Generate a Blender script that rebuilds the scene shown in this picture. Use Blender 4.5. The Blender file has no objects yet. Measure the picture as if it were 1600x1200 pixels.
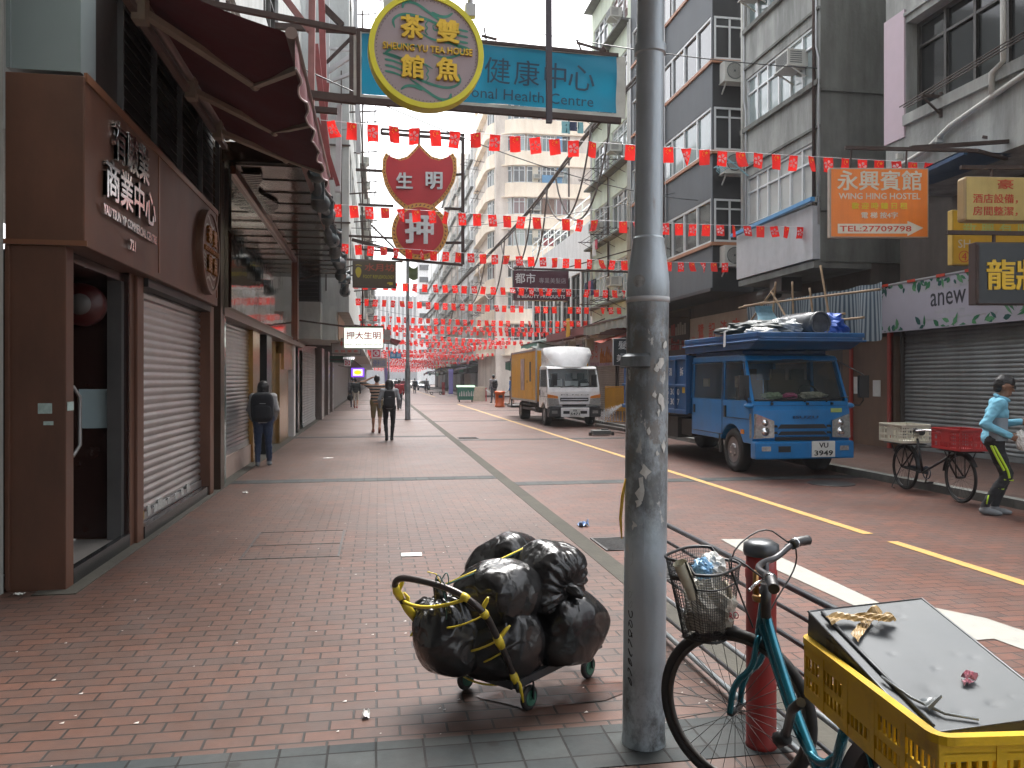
import bpy, math, random
import numpy as np
from math import radians, sin, cos, pi
from mathutils import Vector, Matrix, noise
random.seed(7); rng = np.random.default_rng(5)
SC = bpy.context.scene
COL = SC.collection
V = Vector
# ---------------------------------------------------------------- camera, light, exposure
A = radians(9.54); CA, SA = cos(A), sin(A); EYE = 1.65; FPX = 1250.0; HOR = 592.0
cam = bpy.data.cameras.new('camera'); cam.sensor_width = 36; cam.lens = FPX/1600*36; cam.shift_y = -8/1600
cam.clip_start = .05; cam.clip_end = 3000
co = bpy.data.objects.new('camera', cam); COL.objects.link(co)
co.location = (0, 0, EYE); co.rotation_euler = (radians(90), 0, -A); SC.camera = co
SUN_EL, SUN_AZ = radians(62), radians(20)          # azimuth from +Y (up the street) towards +X
W = bpy.data.worlds.new('World'); SC.world = W; W.use_nodes = True
nt = W.node_tree; bg = nt.nodes['Background']
sky = nt.nodes.new('ShaderNodeTexSky'); sky.sky_type = 'NISHITA'; sky.sun_disc = False
sky.sun_elevation = SUN_EL; sky.sun_rotation = SUN_AZ; sky.dust_density = 6; sky.air_density = 1.0; sky.ozone_density = 1
hs = nt.nodes.new('ShaderNodeHueSaturation'); hs.inputs['Saturation'].default_value = .22
nt.links.new(sky.outputs[0], hs.inputs['Color']); nt.links.new(hs.outputs[0], bg.inputs[0])
bg.inputs[1].default_value = .15
sl = bpy.data.lights.new('sun', 'SUN'); sl.energy = 1.3; sl.angle = radians(30); sl.color = (1, .97, .92)
so = bpy.data.objects.new('sun', sl); COL.objects.link(so)
sd = V((sin(SUN_AZ)*cos(SUN_EL), cos(SUN_AZ)*cos(SUN_EL), sin(SUN_EL)))
so.rotation_euler = (-sd).to_track_quat('-Z', 'Y').to_euler(); so.location = (0, 0, 40)
SC.view_settings.view_transform = 'Standard'; SC.view_settings.look = 'None'
SC.view_settings.exposure = 2.0; SC.view_settings.gamma = 1
SC.cycles.max_bounces = 7; SC.cycles.diffuse_bounces = 4; SC.cycles.glossy_bounces = 4
# ---------------------------------------------------------------- measuring: a pixel of the photo as a point of the street
def ray(px, py): 
    u = (px-800)/FPX; v = (HOR-py)/FPX
    return V((SA+u*CA, CA-u*SA, v))
def at(px, py, d): return V((0, 0, EYE))+ray(px, py)*d
def onX(px, py, X): r = ray(px, py); return at(px, py, X/r.x)
def onY(px, py, Y): r = ray(px, py); return at(px, py, Y/r.y)
def onZ(px, py, z=0): r = ray(px, py); return at(px, py, (z-EYE)/r.z)
# ---------------------------------------------------------------- materials
MATS = {}
def N(nt, kind, **kw):
    n = nt.nodes.new(kind)
    for k, v in kw.items():
        if k in n.inputs: n.inputs[k].default_value = v
        else: setattr(n, k, v)
    return n
def c4(c): return (c[0], c[1], c[2], 1)
def mat(name, col, rough=.6, metal=0, var=.18, scale=4, bump=0, bscale=30, dirt=0, dcol=None, dscale=(2, 2, .35), emit=0, spec=.5, rand=None, coat=0, trans=0, alpha=1, dthr=.5):
    if name in MATS: return MATS[name]
    m = bpy.data.materials.new(name); m.use_nodes = True; nt = m.node_tree; L = nt.links.new
    b = nt.nodes['Principled BSDF']
    b.inputs['Roughness'].default_value = rough; b.inputs['Metallic'].default_value = metal
    b.inputs['Specular IOR Level'].default_value = spec
    if coat: b.inputs['Coat Weight'].default_value = coat; b.inputs['Coat Roughness'].default_value = .08
    if trans: b.inputs['Transmission Weight'].default_value = trans
    if alpha < 1: b.inputs['Alpha'].default_value = alpha
    tc = N(nt, 'ShaderNodeTexCoord')
    n1 = N(nt, 'ShaderNodeTexNoise', Scale=scale, Detail=6, Roughness=.6)
    L(tc.outputs['Object'], n1.inputs['Vector'])
    mx = N(nt, 'ShaderNodeMix', data_type='RGBA')
    L(n1.outputs[0], mx.inputs[0])
    mx.inputs[6].default_value = c4([max(0, x*(1-var*1.6)) for x in col]); mx.inputs[7].default_value = c4([min(1, x*(1+var*1.6)) for x in col])
    out = mx.outputs[2]
    if rand:
        oi = N(nt, 'ShaderNodeObjectInfo'); cr = N(nt, 'ShaderNodeValToRGB'); cr.color_ramp.interpolation = 'CONSTANT'
        while len(cr.color_ramp.elements) < len(rand): cr.color_ramp.elements.new(.5)
        for i, c in enumerate(rand): cr.color_ramp.elements[i].position = i/len(rand); cr.color_ramp.elements[i].color = c4(c)
        L(oi.outputs['Random'], cr.inputs[0])
        m2 = N(nt, 'ShaderNodeMix', data_type='RGBA', blend_type='MULTIPLY'); m2.inputs[0].default_value = 1
        L(out, m2.inputs[6]); L(cr.outputs[0], m2.inputs[7]); out = m2.outputs[2]
    if dirt:
        mp = N(nt, 'ShaderNodeMapping'); mp.inputs['Scale'].default_value = dscale
        L(tc.outputs['Object'], mp.inputs[0])
        n2 = N(nt, 'ShaderNodeTexNoise', Scale=1.0, Detail=8, Roughness=.68); L(mp.outputs[0], n2.inputs['Vector'])
        rp = N(nt, 'ShaderNodeMapRange'); rp.inputs[1].default_value = dthr-.08; rp.inputs[2].default_value = dthr+.2; rp.inputs[4].default_value = dirt
        L(n2.outputs[0], rp.inputs[0])
        m3 = N(nt, 'ShaderNodeMix', data_type='RGBA'); L(rp.outputs[0], m3.inputs[0]); L(out, m3.inputs[6])
        m3.inputs[7].default_value = c4(dcol or [x*.35 for x in col]); out = m3.outputs[2]
    L(out, b.inputs['Base Color'])
    rr = N(nt, 'ShaderNodeMapRange'); rr.inputs[3].default_value = max(.03, rough*.8); rr.inputs[4].default_value = min(1, rough*1.2)
    L(n1.outputs[0], rr.inputs[0]); L(rr.outputs[0], b.inputs['Roughness'])
    if bump:
        n3 = N(nt, 'ShaderNodeTexNoise', Scale=bscale, Detail=4); L(tc.outputs['Object'], n3.inputs['Vector'])
        bp = N(nt, 'ShaderNodeBump', Strength=bump, Distance=.02); L(n3.outputs[0], bp.inputs['Height']); L(bp.outputs[0], b.inputs['Normal'])
    if emit:
        L(out, b.inputs['Emission Color']); b.inputs['Emission Strength'].default_value = emit
    MATS[name] = m; return m
def pavers(name, ca, cb, mortar, bw, rh, off=.5, ms=.006, rough=.5, wet=0, ox=0, oy=0, sp=.3):
    m = bpy.data.materials.new(name); m.use_nodes = True; nt = m.node_tree; L = nt.links.new; b = nt.nodes['Principled BSDF']
    tc = N(nt, 'ShaderNodeTexCoord'); mp = N(nt, 'ShaderNodeMapping'); mp.inputs['Location'].default_value = (ox, oy, 0)
    wn = N(nt, 'ShaderNodeTexNoise', Scale=1.3, Detail=2); L(tc.outputs['Object'], wn.inputs['Vector'])
    wv = N(nt, 'ShaderNodeVectorMath', operation='SCALE'); wv.inputs['Scale'].default_value = .012
    L(wn.outputs['Color'], wv.inputs[0]); wa = N(nt, 'ShaderNodeVectorMath', operation='ADD')
    L(tc.outputs['Object'], wa.inputs[0]); L(wv.outputs[0], wa.inputs[1]); L(wa.outputs[0], mp.inputs[0])
    br = N(nt, 'ShaderNodeTexBrick', Scale=1.0); br.offset = off
    br.inputs['Brick Width'].default_value = bw; br.inputs['Row Height'].default_value = rh
    br.inputs['Mortar Size'].default_value = ms; br.inputs['Mortar Smooth'].default_value = .3; br.inputs['Bias'].default_value = -.1
    br.inputs['Color1'].default_value = c4(ca); br.inputs['Color2'].default_value = c4(cb); br.inputs['Mortar'].default_value = c4(mortar)
    L(mp.outputs[0], br.inputs['Vector'])
    n1 = N(nt, 'ShaderNodeTexNoise', Scale=.55, Detail=9, Roughness=.7); L(tc.outputs['Object'], n1.inputs['Vector'])
    n2 = N(nt, 'ShaderNodeTexNoise', Scale=9, Detail=6, Roughness=.7); L(tc.outputs['Object'], n2.inputs['Vector'])
    r1 = N(nt, 'ShaderNodeMapRange'); r1.inputs[1].default_value = .3; r1.inputs[2].default_value = .72; r1.inputs[3].default_value = .82; r1.inputs[4].default_value = 1.14
    L(n1.outputs[0], r1.inputs[0])
    r2 = N(nt, 'ShaderNodeMapRange'); r2.inputs[1].default_value = .25; r2.inputs[2].default_value = .75; r2.inputs[3].default_value = .75; r2.inputs[4].default_value = 1.22
    L(n2.outputs[0], r2.inputs[0])
    mu = N(nt, 'ShaderNodeMath', operation='MULTIPLY'); L(r1.outputs[0], mu.inputs[0]); L(r2.outputs[0], mu.inputs[1])
    vm = N(nt, 'ShaderNodeVectorMath', operation='SCALE'); L(br.outputs[0], vm.inputs[0]); L(mu.outputs[0], vm.inputs['Scale'])
    # trodden-in grey grime
    m3 = N(nt, 'ShaderNodeMix', data_type='RGBA'); r3 = N(nt, 'ShaderNodeMapRange'); r3.inputs[1].default_value = .42; r3.inputs[2].default_value = .75; r3.inputs[4].default_value = .6
    n4 = N(nt, 'ShaderNodeTexNoise', Scale=2.3, Detail=8, Roughness=.75); L(tc.outputs['Object'], n4.inputs['Vector']); L(n4.outputs[0], r3.inputs[0])
    L(r3.outputs[0], m3.inputs[0]); L(vm.outputs[0], m3.inputs[6]); g = sum(ca)/3; m3.inputs[7].default_value = (g*.95, g*.87, g*.84, 1)
    b.inputs['Specular IOR Level'].default_value = sp
    vo = N(nt, 'ShaderNodeTexVoronoi', Scale=2.6); L(tc.outputs['Object'], vo.inputs['Vector']); rv = N(nt, 'ShaderNodeMapRange'); rv.inputs[1].default_value = .05; rv.inputs[2].default_value = .09; rv.inputs[3].default_value = .6; rv.inputs[4].default_value = 0; L(vo.outputs[0], rv.inputs[0])
    m4 = N(nt, 'ShaderNodeMix', data_type='RGBA'); L(rv.outputs[0], m4.inputs[0]); L(m3.outputs[2], m4.inputs[6]); m4.inputs[7].default_value = (.02, .018, .017, 1)
    L(m4.outputs[2], b.inputs['Base Color'])
    r4 = N(nt, 'ShaderNodeMapRange'); r4.inputs[1].default_value = .3; r4.inputs[2].default_value = .7; r4.inputs[3].default_value = rough-.06-wet; r4.inputs[4].default_value = rough+.07
    L(n1.outputs[0], r4.inputs[0]); L(r4.outputs[0], b.inputs['Roughness'])
    bp = N(nt, 'ShaderNodeBump', Strength=.5, Distance=.006); ad = N(nt, 'ShaderNodeMath', operation='MULTIPLY_ADD')
    L(n2.outputs[0], ad.inputs[0]); ad.inputs[1].default_value = .35; iv = N(nt, 'ShaderNodeMath', operation='SUBTRACT'); iv.inputs[0].default_value = 1
    L(br.outputs['Fac'], iv.inputs[1]); L(iv.outputs[0], ad.inputs[2]); L(ad.outputs[0], bp.inputs['Height']); L(bp.outputs[0], b.inputs['Normal'])
    MATS[name] = m; return m
# ---------------------------------------------------------------- mesh building
def frame(d):
    d = V(d).normalized(); u = V((0, 0, 1)) if abs(d.z) < .95 else V((1, 0, 0))
    a = d.cross(u).normalized(); return a, a.cross(d).normalized()
ONE_PIECE = {'lettering', 'badge', 'print', 'graffiti', 'rivet', 'key_pattern', 'fish_emblem', 'spokes', 'leaf_border', 'grille', 'pane', 'marking'}
class MB:
    def __init__(s): s.v = []; s.f = []; s.m = []; s.s = []
    def add(s, vs, fs, m=0, sm=False):
        o = len(s.v); s.v += [tuple(p) for p in vs]
        for f in fs: s.f.append([i+o for i in f]); s.m.append(m); s.s.append(sm)
        return s
    def box(s, x0, x1, y0, y1, z0, z1, m=0):
        return s.add([(x, y, z) for z in (z0, z1) for y in (y0, y1) for x in (x0, x1)],
                     [(0, 2, 3, 1), (4, 5, 7, 6), (0, 1, 5, 4), (1, 3, 7, 5), (3, 2, 6, 7), (2, 0, 4, 6)], m)
    def bar(s, p, q, w, h=None, m=0, up=None):
        p, q = V(p), V(q); a, b = frame(q-p); h = h or w
        if up is not None:
            a = (q-p).normalized().cross(V(up)).normalized(); b = a.cross((q-p).normalized())
        vs = [c+a*i*w/2+b*j*h/2 for c in (p, q) for i, j in ((-1, -1), (1, -1), (1, 1), (-1, 1))]
        return s.add(vs, [(0, 3, 2, 1), (4, 5, 6, 7), (0, 1, 5, 4), (1, 2, 6, 5), (2, 3, 7, 6), (3, 0, 4, 7)], m)
    def tube(s, pts, r, n=8, m=0, cap=True, closed=False):
        pts = [V(p) for p in pts]; k = len(pts); rs = r if isinstance(r, (list, tuple)) else [r]*k
        t0 = (pts[1]-pts[0]).normalized(); a, b = frame(t0); vs = []
        for i, p in enumerate(pts):
            if closed: t = (pts[(i+1) % k]-pts[i-1])
            else: t = pts[min(i+1, k-1)]-pts[max(i-1, 0)]
            t = t.normalized() if t.length > 1e-9 else t0
            a = (a-t*a.dot(t)).normalized(); b = t.cross(a)
            for j in range(n): th = 2*pi*j/n; vs.append(p+(a*cos(th)+b*sin(th))*rs[i])
        fs = []
        for i in range(k if closed else k-1):
            i2 = (i+1) % k
            for j in range(n): j2 = (j+1) % n; fs.append((i*n+j, i*n+j2, i2*n+j2, i2*n+j))
        o = len(s.v); s.add(vs, fs, m, True)
        if cap and not closed:
            s.f.append([o+j for j in range(n)][::-1]); s.m.append(m); s.s.append(False)
            s.f.append([o+(k-1)*n+j for j in range(n)]); s.m.append(m); s.s.append(False)
        return s
    def cyl(s, p, q, r, n=12, m=0, r2=None): return s.tube([p, q], [r, r if r2 is None else r2], n, m)
    def torus(s, c, axis, R, r, n=32, k=8, m=0, a0=0, a1=2*pi):
        a, b = frame(axis); c = V(c); full = abs(a1-a0-2*pi) < 1e-6
        pts = [c+(a*cos(a0+(a1-a0)*i/n)+b*sin(a0+(a1-a0)*i/n))*R for i in range(n if full else n+1)]
        return s.tube(pts, r, k, m, closed=full)
    def lathe(s, prof, c=(0, 0, 0), n=20, m=0, axis=(0, 0, 1)):
        c = V(c); ax = V(axis).normalized(); a, b = frame(ax); vs = []
        for r, z in prof:
            for j in range(n): th = 2*pi*j/n; vs.append(c+ax*z+(a*cos(th)+b*sin(th))*r)
        fs = [(i*n+j, i*n+(j+1) % n, (i+1)*n+(j+1) % n, (i+1)*n+j) for i in range(len(prof)-1) for j in range(n)]
        o = len(s.v); s.add(vs, fs, m, True)
        if prof[0][0] > 1e-4: s.f.append([o+j for j in range(n)][::-1]); s.m.append(m); s.s.append(False)
        if prof[-1][0] > 1e-4: s.f.append([o+(len(prof)-1)*n+j for j in range(n)]); s.m.append(m); s.s.append(False)
        return s
    def prism(s, poly, P, t0, t1, m=0):
        n = len(poly); vs = [P(x, y, t0) for x, y in poly]+[P(x, y, t1) for x, y in poly]
        s.add(vs, [tuple(range(n))[::-1], tuple(range(n, 2*n))]+[(i, (i+1) % n, n+(i+1) % n, n+i) for i in range(n)], m); return s
    def grid(s, P, nu, nv, m=0, sm=True, wrap=False):
        vs = [P(i/nu, j/nv) for j in range(nv+1) for i in range(nu+1)]
        return s.add(vs, [(j*(nu+1)+i, j*(nu+1)+i+1, (j+1)*(nu+1)+i+1, (j+1)*(nu+1)+i) for j in range(nv) for i in range(nu)], m, sm)
    def ell(s, c, r, n=16, k=10, m=0, M=None):
        c = V(c); r = (r, r, r) if not isinstance(r, (tuple, list)) else r; vs = []
        for i in range(k+1):
            ph = pi*i/k
            for j in range(n):
                p = V((r[0]*sin(ph)*cos(2*pi*j/n), r[1]*sin(ph)*sin(2*pi*j/n), r[2]*cos(ph)))
                vs.append(c+(M @ p if M else p))
        return s.add(vs, [(i*n+j, (i+1)*n+j, (i+1)*n+(j+1) % n, i*n+(j+1) % n) for i in range(k) for j in range(n)], m, True)
    def mesh(s, name, mats):
        me = bpy.data.meshes.new(name); me.from_pydata(s.v, [], s.f)
        for x in (mats if isinstance(mats, (list, tuple)) else [mats]): me.materials.append(x)
        me.polygons.foreach_set('material_index', s.m); me.polygons.foreach_set('use_smooth', s.s); me.update(); return me
    # the far-apart pieces of this mesh, as separate builders (a door's two hinges, a row of posts)
    def pieces(s):
        n = len(s.v); p = list(range(n))
        def fd(i):
            while p[i] != i: p[i] = p[p[i]]; i = p[i]
            return i
        for f in s.f:
            for i in f[1:]: p[fd(i)] = fd(f[0])
        r = {}; 
        for i in range(n): r.setdefault(fd(i), []).append(i)
        ks = list(r); k = len(ks)
        if k < 2 or k > 700: return [s]
        a = np.array(s.v, float); lo = np.array([a[r[q]].min(0) for q in ks]); hi = np.array([a[r[q]].max(0) for q in ks]); sz = (hi-lo).max(1)
        gap = np.maximum(0, np.maximum(lo[:, None]-hi[None], lo[None]-hi[:, None])); near = np.sqrt((gap**2).sum(2)) <= np.maximum(.02, .5*np.maximum(sz[:, None], sz[None]))
        lab = list(range(k))
        def fl(i):
            while lab[i] != i: i = lab[i]
            return i
        for i, j in zip(*np.nonzero(np.triu(near, 1))): lab[fl(i)] = fl(j)
        ids = {}; own = {}
        for q in range(k):
            g = ids.setdefault(fl(q), len(ids))
            for i in r[ks[q]]: own[i] = g
        m = len(ids)
        if m < 2 or m > 60: return [s]
        out = [MB() for _ in range(m)]; mp = {}
        for i in range(n): o = out[own[i]]; mp[i] = len(o.v); o.v.append(s.v[i])
        for f, mi, sm in zip(s.f, s.m, s.s): o = out[own[f[0]]]; o.f.append([mp[i] for i in f]); o.m.append(mi); o.s.append(sm)
        return out
    # link as one object; w=True when the vertices are in world space (they are moved into the parent's space)
    def done(s, name, mats, parent=None, w=True, loc=None, rz=0, bevel=0, **kw):
        if parent is not None and w:
            M = inv(parent); s.v = [tuple(M @ V(p)) for p in s.v]
        if parent is None and loc is None and kw.get('kind') != 'structure':
            a = np.array(s.v); loc = ((a[:, 0].min()+a[:, 0].max())/2, (a[:, 1].min()+a[:, 1].max())/2, a[:, 2].min())
            s.v = [tuple(r) for r in (a-np.array(loc))]
        if parent is not None and name not in ONE_PIECE:
            ps = s.pieces()
            if len(ps) > 1: return [q.done(name, mats, parent, False, loc, rz, bevel, **kw) for q in ps][0]
        o = bpy.data.objects.new(name, s.mesh(name, mats)); COL.objects.link(o); o.parent = parent
        if loc is not None: o.location = loc
        if rz: o.rotation_euler = (0, 0, rz)
        if bevel:
            bv = o.modifiers.new('bevel', 'BEVEL'); bv.width = bevel; bv.segments = 2; bv.limit_method = 'ANGLE'; bv.angle_limit = radians(40)
        tag(o, **kw); return o
def tag(o, label=None, cat=None, group=None, kind=None):
    if label: o['label'] = label
    if cat: o['category'] = cat
    if group: o['group'] = group
    if kind: o['kind'] = kind
def root(o):
    while o.parent: o = o.parent
    return o
def inv(o):
    r = root(o); return (Matrix.Translation(r.location) @ r.rotation_euler.to_matrix().to_4x4()).inverted()
def T(name, label, cat, loc=(0, 0, 0), rz=0, group=None):
    o = bpy.data.objects.new(name, None); COL.objects.link(o); o.location = loc; o.rotation_euler = (0, 0, rz); o.empty_display_size = .1
    tag(o, label, cat, group); return o
def dup(o, loc=None, rz=None, label=None, parent=None):
    c = o.copy(); COL.objects.link(c)
    if loc is not None: c.location = loc
    if rz is not None: c.rotation_euler = (0, 0, rz)
    if label: c['label'] = label
    if parent is not None: c.parent = parent
    for ch in list(o.children): dup(ch, parent=c)
    return c
# writing: a text curve turned into a mesh; M maps x right, y up, z out of the sign
_tc = {}
def text(body, m, parent, M, h=None, w=None, bold=0, ext=.003, name='lettering', align='CENTER', world=True):
    key = (body, bold, ext)
    if key not in _tc:
        cu = bpy.data.curves.new('t', 'FONT'); cu.body = body; cu.align_x = 'CENTER'; cjk = any(ord(q) > 0x2e80 for q in body); cu.offset = 0 if cjk else bold; cu.extrude = 0; cu.resolution_u = 2
        o = bpy.data.objects.new('t', cu); COL.objects.link(o); dg = bpy.context.evaluated_depsgraph_get()
        me = bpy.data.meshes.new_from_object(o.evaluated_get(dg)); bpy.data.objects.remove(o)
        vs = np.array([v.co[:] for v in me.vertices]); fs = [list(p.vertices) for p in me.polygons]
        if cjk and bold:      # brush weight: the same strokes laid a little to each side
            n0 = len(vs); f0 = fs; vs0 = vs; fs = []; sh = [(0, 0), (1, 0), (0, 1), (1, 1), (.5, .5)]; vs = np.concatenate([vs0+np.array((bold*1.6*x, bold*1.1*y, .0004*i)) for i, (x, y) in enumerate(sh)])
            for i in range(len(sh)): fs += [[q+i*n0 for q in f] for f in f0]
        _tc[key] = (vs, fs); bpy.data.meshes.remove(me)
    vs, fs = _tc[key]; lo, hi = vs.min(0), vs.max(0); c = (lo+hi)/2; sz = hi-lo
    sy = (h/sz[1]) if h else w/sz[0]; sx = (w/sz[0]) if w else sy
    off = {'CENTER': 0, 'LEFT': sz[0]*sx/2, 'RIGHT': -sz[0]*sx/2}[align]
    b = MB(); b.add([M @ V(((p[0]-c[0])*sx+off, (p[1]-c[1])*sy, ext+p[2])) for p in vs], fs)
    # rim so that the letters have thickness
    from collections import Counter
    E = Counter()
    for f in fs:
        for i in range(len(f)): E[tuple(sorted((f[i], f[(i+1) % len(f)])))] += 1
    n = len(vs); b.v += [tuple(M @ V(((p[0]-c[0])*sx+off, (p[1]-c[1])*sy, -.001))) for p in vs]
    for (i, j), k in E.items():
        if k == 1: b.f.append([i, j, n+j, n+i]); b.m.append(0); b.s.append(False)
    return b.done(name, m, parent, w=world)
def face_matrix(o, right, up):   # sign plane: origin o, right, up
    r = V(right).normalized(); u = V(up); u = (u-r*u.dot(r)).normalized(); n = r.cross(u)
    return Matrix(((r.x, u.x, n.x, o[0]), (r.y, u.y, n.y, o[1]), (r.z, u.z, n.z, o[2]), (0, 0, 0, 1)))
# signed-distance bodies: smooth union of tapered capsules, surfaced by surface nets
def sdf_mesh(caps, res, k=.02, pad=.03):
    a = np.array([c[0] for c in caps], float); b = np.array([c[1] for c in caps], float)
    ra = np.array([c[2] for c in caps], float); rb = np.array([c[3] for c in caps], float)
    lo = np.minimum(a-ra[:, None], b-rb[:, None]).min(0)-pad; hi = np.maximum(a+ra[:, None], b+rb[:, None]).max(0)+pad
    ns = np.ceil((hi-lo)/res).astype(int)+1
    D = np.full(ns, 1e3, np.float32); Lb = np.zeros(ns, np.int16); best = np.full(ns, 1e3, np.float32)
    for i in range(len(caps)):
        m = max(ra[i], rb[i])+k*2+res*2
        l = np.maximum(((np.minimum(a[i], b[i])-m-lo)/res).astype(int), 0); h = np.minimum(((np.maximum(a[i], b[i])+m-lo)/res).astype(int)+2, ns)
        ax = [lo[q]+res*np.arange(l[q], h[q], dtype=np.float32) for q in range(3)]
        X, Y, Z = np.meshgrid(*ax, indexing='ij'); d = b[i]-a[i]; dd = max(float(d @ d), 1e-9)
        t = np.clip(((X-a[i][0])*d[0]+(Y-a[i][1])*d[1]+(Z-a[i][2])*d[2])/dd, 0, 1)
        dist = np.sqrt((X-a[i][0]-t*d[0])**2+(Y-a[i][1]-t*d[1])**2+(Z-a[i][2]-t*d[2])**2)-(ra[i]+(rb[i]-ra[i])*t)
        sl_ = tuple(slice(l[q], h[q]) for q in range(3)); cur = D[sl_]
        kk = caps[i][5] if len(caps[i]) > 5 else k
        hh = np.clip(.5+.5*(cur-dist)/kk, 0, 1); D[sl_] = cur*(1-hh)+dist*hh-kk*hh*(1-hh)
        bm = dist < best[sl_]; best[sl_] = np.where(bm, dist, best[sl_]); Lb[sl_] = np.where(bm, caps[i][4], Lb[sl_])
    ins = D < 0; nx, ny, nz = ns-1
    cnt = np.zeros((nx, ny, nz), np.int8); P = np.zeros((nx, ny, nz, 3), np.float32)
    cr = [(0, 0, 0), (1, 0, 0), (0, 1, 0), (0, 0, 1), (1, 1, 0), (1, 0, 1), (0, 1, 1), (1, 1, 1)]
    for p in cr:
        for q in range(3):
            if p[q]: continue
            p2 = list(p); p2[q] = 1
            s1 = tuple(slice(p[e], p[e]+(nx, ny, nz)[e]) for e in range(3)); s2 = tuple(slice(p2[e], p2[e]+(nx, ny, nz)[e]) for e in range(3))
            x = ins[s1] != ins[s2]; d1, d2 = D[s1], D[s2]
            t = np.where(x, d1/np.where(np.abs(d1-d2) < 1e-9, 1, d1-d2), 0)
            cnt += x
            for e in range(3): P[..., e] += np.where(x, p[e]+(t if e == q else 0), 0)
    act = cnt > 0; idx = -np.ones((nx, ny, nz), int); idx[act] = np.arange(act.sum())
    cells = np.argwhere(act); vs = (cells+P[act]/cnt[act][:, None])*res+lo; fs = []; lab = []
    for q in range(3):
        e1, e2 = (q+1) % 3, (q+2) % 3
        s1 = [slice(None)]*3; s2 = [slice(None)]*3; s1[q] = slice(0, -1); s2[q] = slice(1, None)
        A1, A2 = ins[tuple(s1)], ins[tuple(s2)]
        for (x, y, z) in np.argwhere(A1 != A2):
            c = [x, y, z]
            if c[e1] < 1 or c[e2] < 1 or c[e1] >= (nx, ny, nz)[e1] or c[e2] >= (nx, ny, nz)[e2]: continue
            def I(a1, a2):
                w_ = list(c); w_[e1] -= a1; w_[e2] -= a2; return idx[tuple(w_)]
            f = [I(0, 0), I(1, 0), I(1, 1), I(0, 1)]
            if not A1[x, y, z]: f = f[::-1]
            fs.append(f); lab.append(int(Lb[x, y, z]))
    return vs, fs, lab
def sdf_obj(name, caps, mats, parent, res=.015, k=.02, smooth=1, wrinkle=0, **kw):
    vs, fs, lab = sdf_mesh(caps, res, k); b = MB()
    if wrinkle:      # folds in the clothing
        cl = np.zeros(len(vs), bool)
        for f, l in zip(fs, lab):
            if l in (1, 2) or name == 'hair': cl[f] = True
        c0 = np.array(vs).mean(0)
        for i in np.nonzero(cl)[0]:
            p = V(vs[i]); n1 = noise.noise(V((p.x*9, p.y*9, p.z*20))); n2 = noise.noise(V((p.x*17+3, p.y*17, p.z*30))); w_ = wrinkle*(max(0, 1-abs(n1)*5)*1.3+n2*.5)
            d = V((p.x-c0[0], p.y-c0[1], 0)); d = d.normalized() if d.length > .02 else V((0, 0, 0)); vs[i] = tuple(p+d*w_)
    b.v = [tuple(v) for v in vs]; b.f = fs; b.m = lab; b.s = [True]*len(fs)
    o = b.done(name, mats, parent, w=False, **kw)
    if smooth:
        md = o.modifiers.new('relax', 'SMOOTH'); md.iterations = smooth*2; md.factor = .5
    return o
# ================================================================ materials used all over
M_brick = pavers('red_paver', (.09, .043, .03), (.058, .033, .025), (.008, .007, .006), .22, .11, ms=.007, rough=.47, sp=.28)
M_road = pavers('road_paver', (.105, .042, .028), (.068, .033, .025), (.01, .008, .007), .22, .11, ms=.006, rough=.5, sp=.24, ox=.07, oy=.03)
M_band = pavers('grey_paver', (.05, .056, .056), (.024, .03, .032), (.012, .012, .012), .21, .2, off=0, ms=.006, rough=.62, sp=.12)
M_kerbstrip = mat('kerb_concrete', (.06, .057, .048), .85, var=.3, scale=6, bump=.2, dirt=.6, dcol=(.035, .033, .03), dscale=(2, 2, 2), spec=.12)
M_kerb = mat('kerb_stone', (.13, .135, .125), .7, var=.2, bump=.3, dirt=.7, dcol=(.06, .06, .055), dscale=(3, 3, 3))
M_yellow = mat('road_yellow', (.34, .2, .035), .6, var=.2, scale=12, dirt=.6, dcol=(.22, .12, .05), dscale=(7, 7, 7), dthr=.52)
M_white = mat('road_white', (.2, .2, .18), .7, var=.2, scale=10, dirt=.5, dcol=(.25, .2, .17), dscale=(5, 5, 5), dthr=.55)
M_iron = mat('cast_iron', (.05, .05, .05), .5, metal=.6, var=.3, scale=20, bump=.3)
M_bronze = mat('bronze_cladding', (.125, .056, .034), .46, metal=.3, var=.2, scale=1.6, bump=.03, bscale=3, dirt=.55, dcol=(.04, .02, .014), dscale=(1.2, 1.2, .4))
M_bronze2 = mat('bronze_edge', (.2, .09, .05), .35, metal=.5, var=.15)
M_greypan = mat('grey_panel', (.2, .245, .255), .3, metal=.3, var=.1, scale=1.2)
M_dark = mat('dark_interior', (.012, .009, .008), .5, var=.2)
M_darkbrown = mat('dark_brown_lacquer', (.022, .009, .007), .25, var=.2)
M_blackstone = mat('black_granite', (.016, .017, .018), .22, var=.3, scale=60)
M_steel = mat('galvanised_steel', (.42, .43, .44), .3, metal=.9, var=.15, scale=3, dirt=.3, dcol=(.2, .19, .18))
M_shut = mat('shutter_steel', (.4, .4, .41), .34, metal=.9, var=.12, scale=2, dirt=.4, dcol=(.2, .18, .17), dscale=(2, 2, .6))
M_shut2 = mat('shutter_grey', (.25, .265, .265), .5, metal=.3, var=.2, scale=2, dirt=.4, dcol=(.07, .07, .07))
M_louvre = mat('louvre_black', (.02, .02, .022), .35, metal=.4, var=.2)
M_chrome = mat('polished_steel', (.72, .74, .76), .14, metal=1, var=.05)
M_gold = mat('gold_metal', (.36, .2, .06), .24, metal=.9, var=.35, scale=3, bump=.1, bscale=6)
M_goldmir = mat('bronze_mirror', (.1, .062, .034), .14, metal=.95, var=.5, scale=2.5, bump=.3, bscale=3.5)
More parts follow.
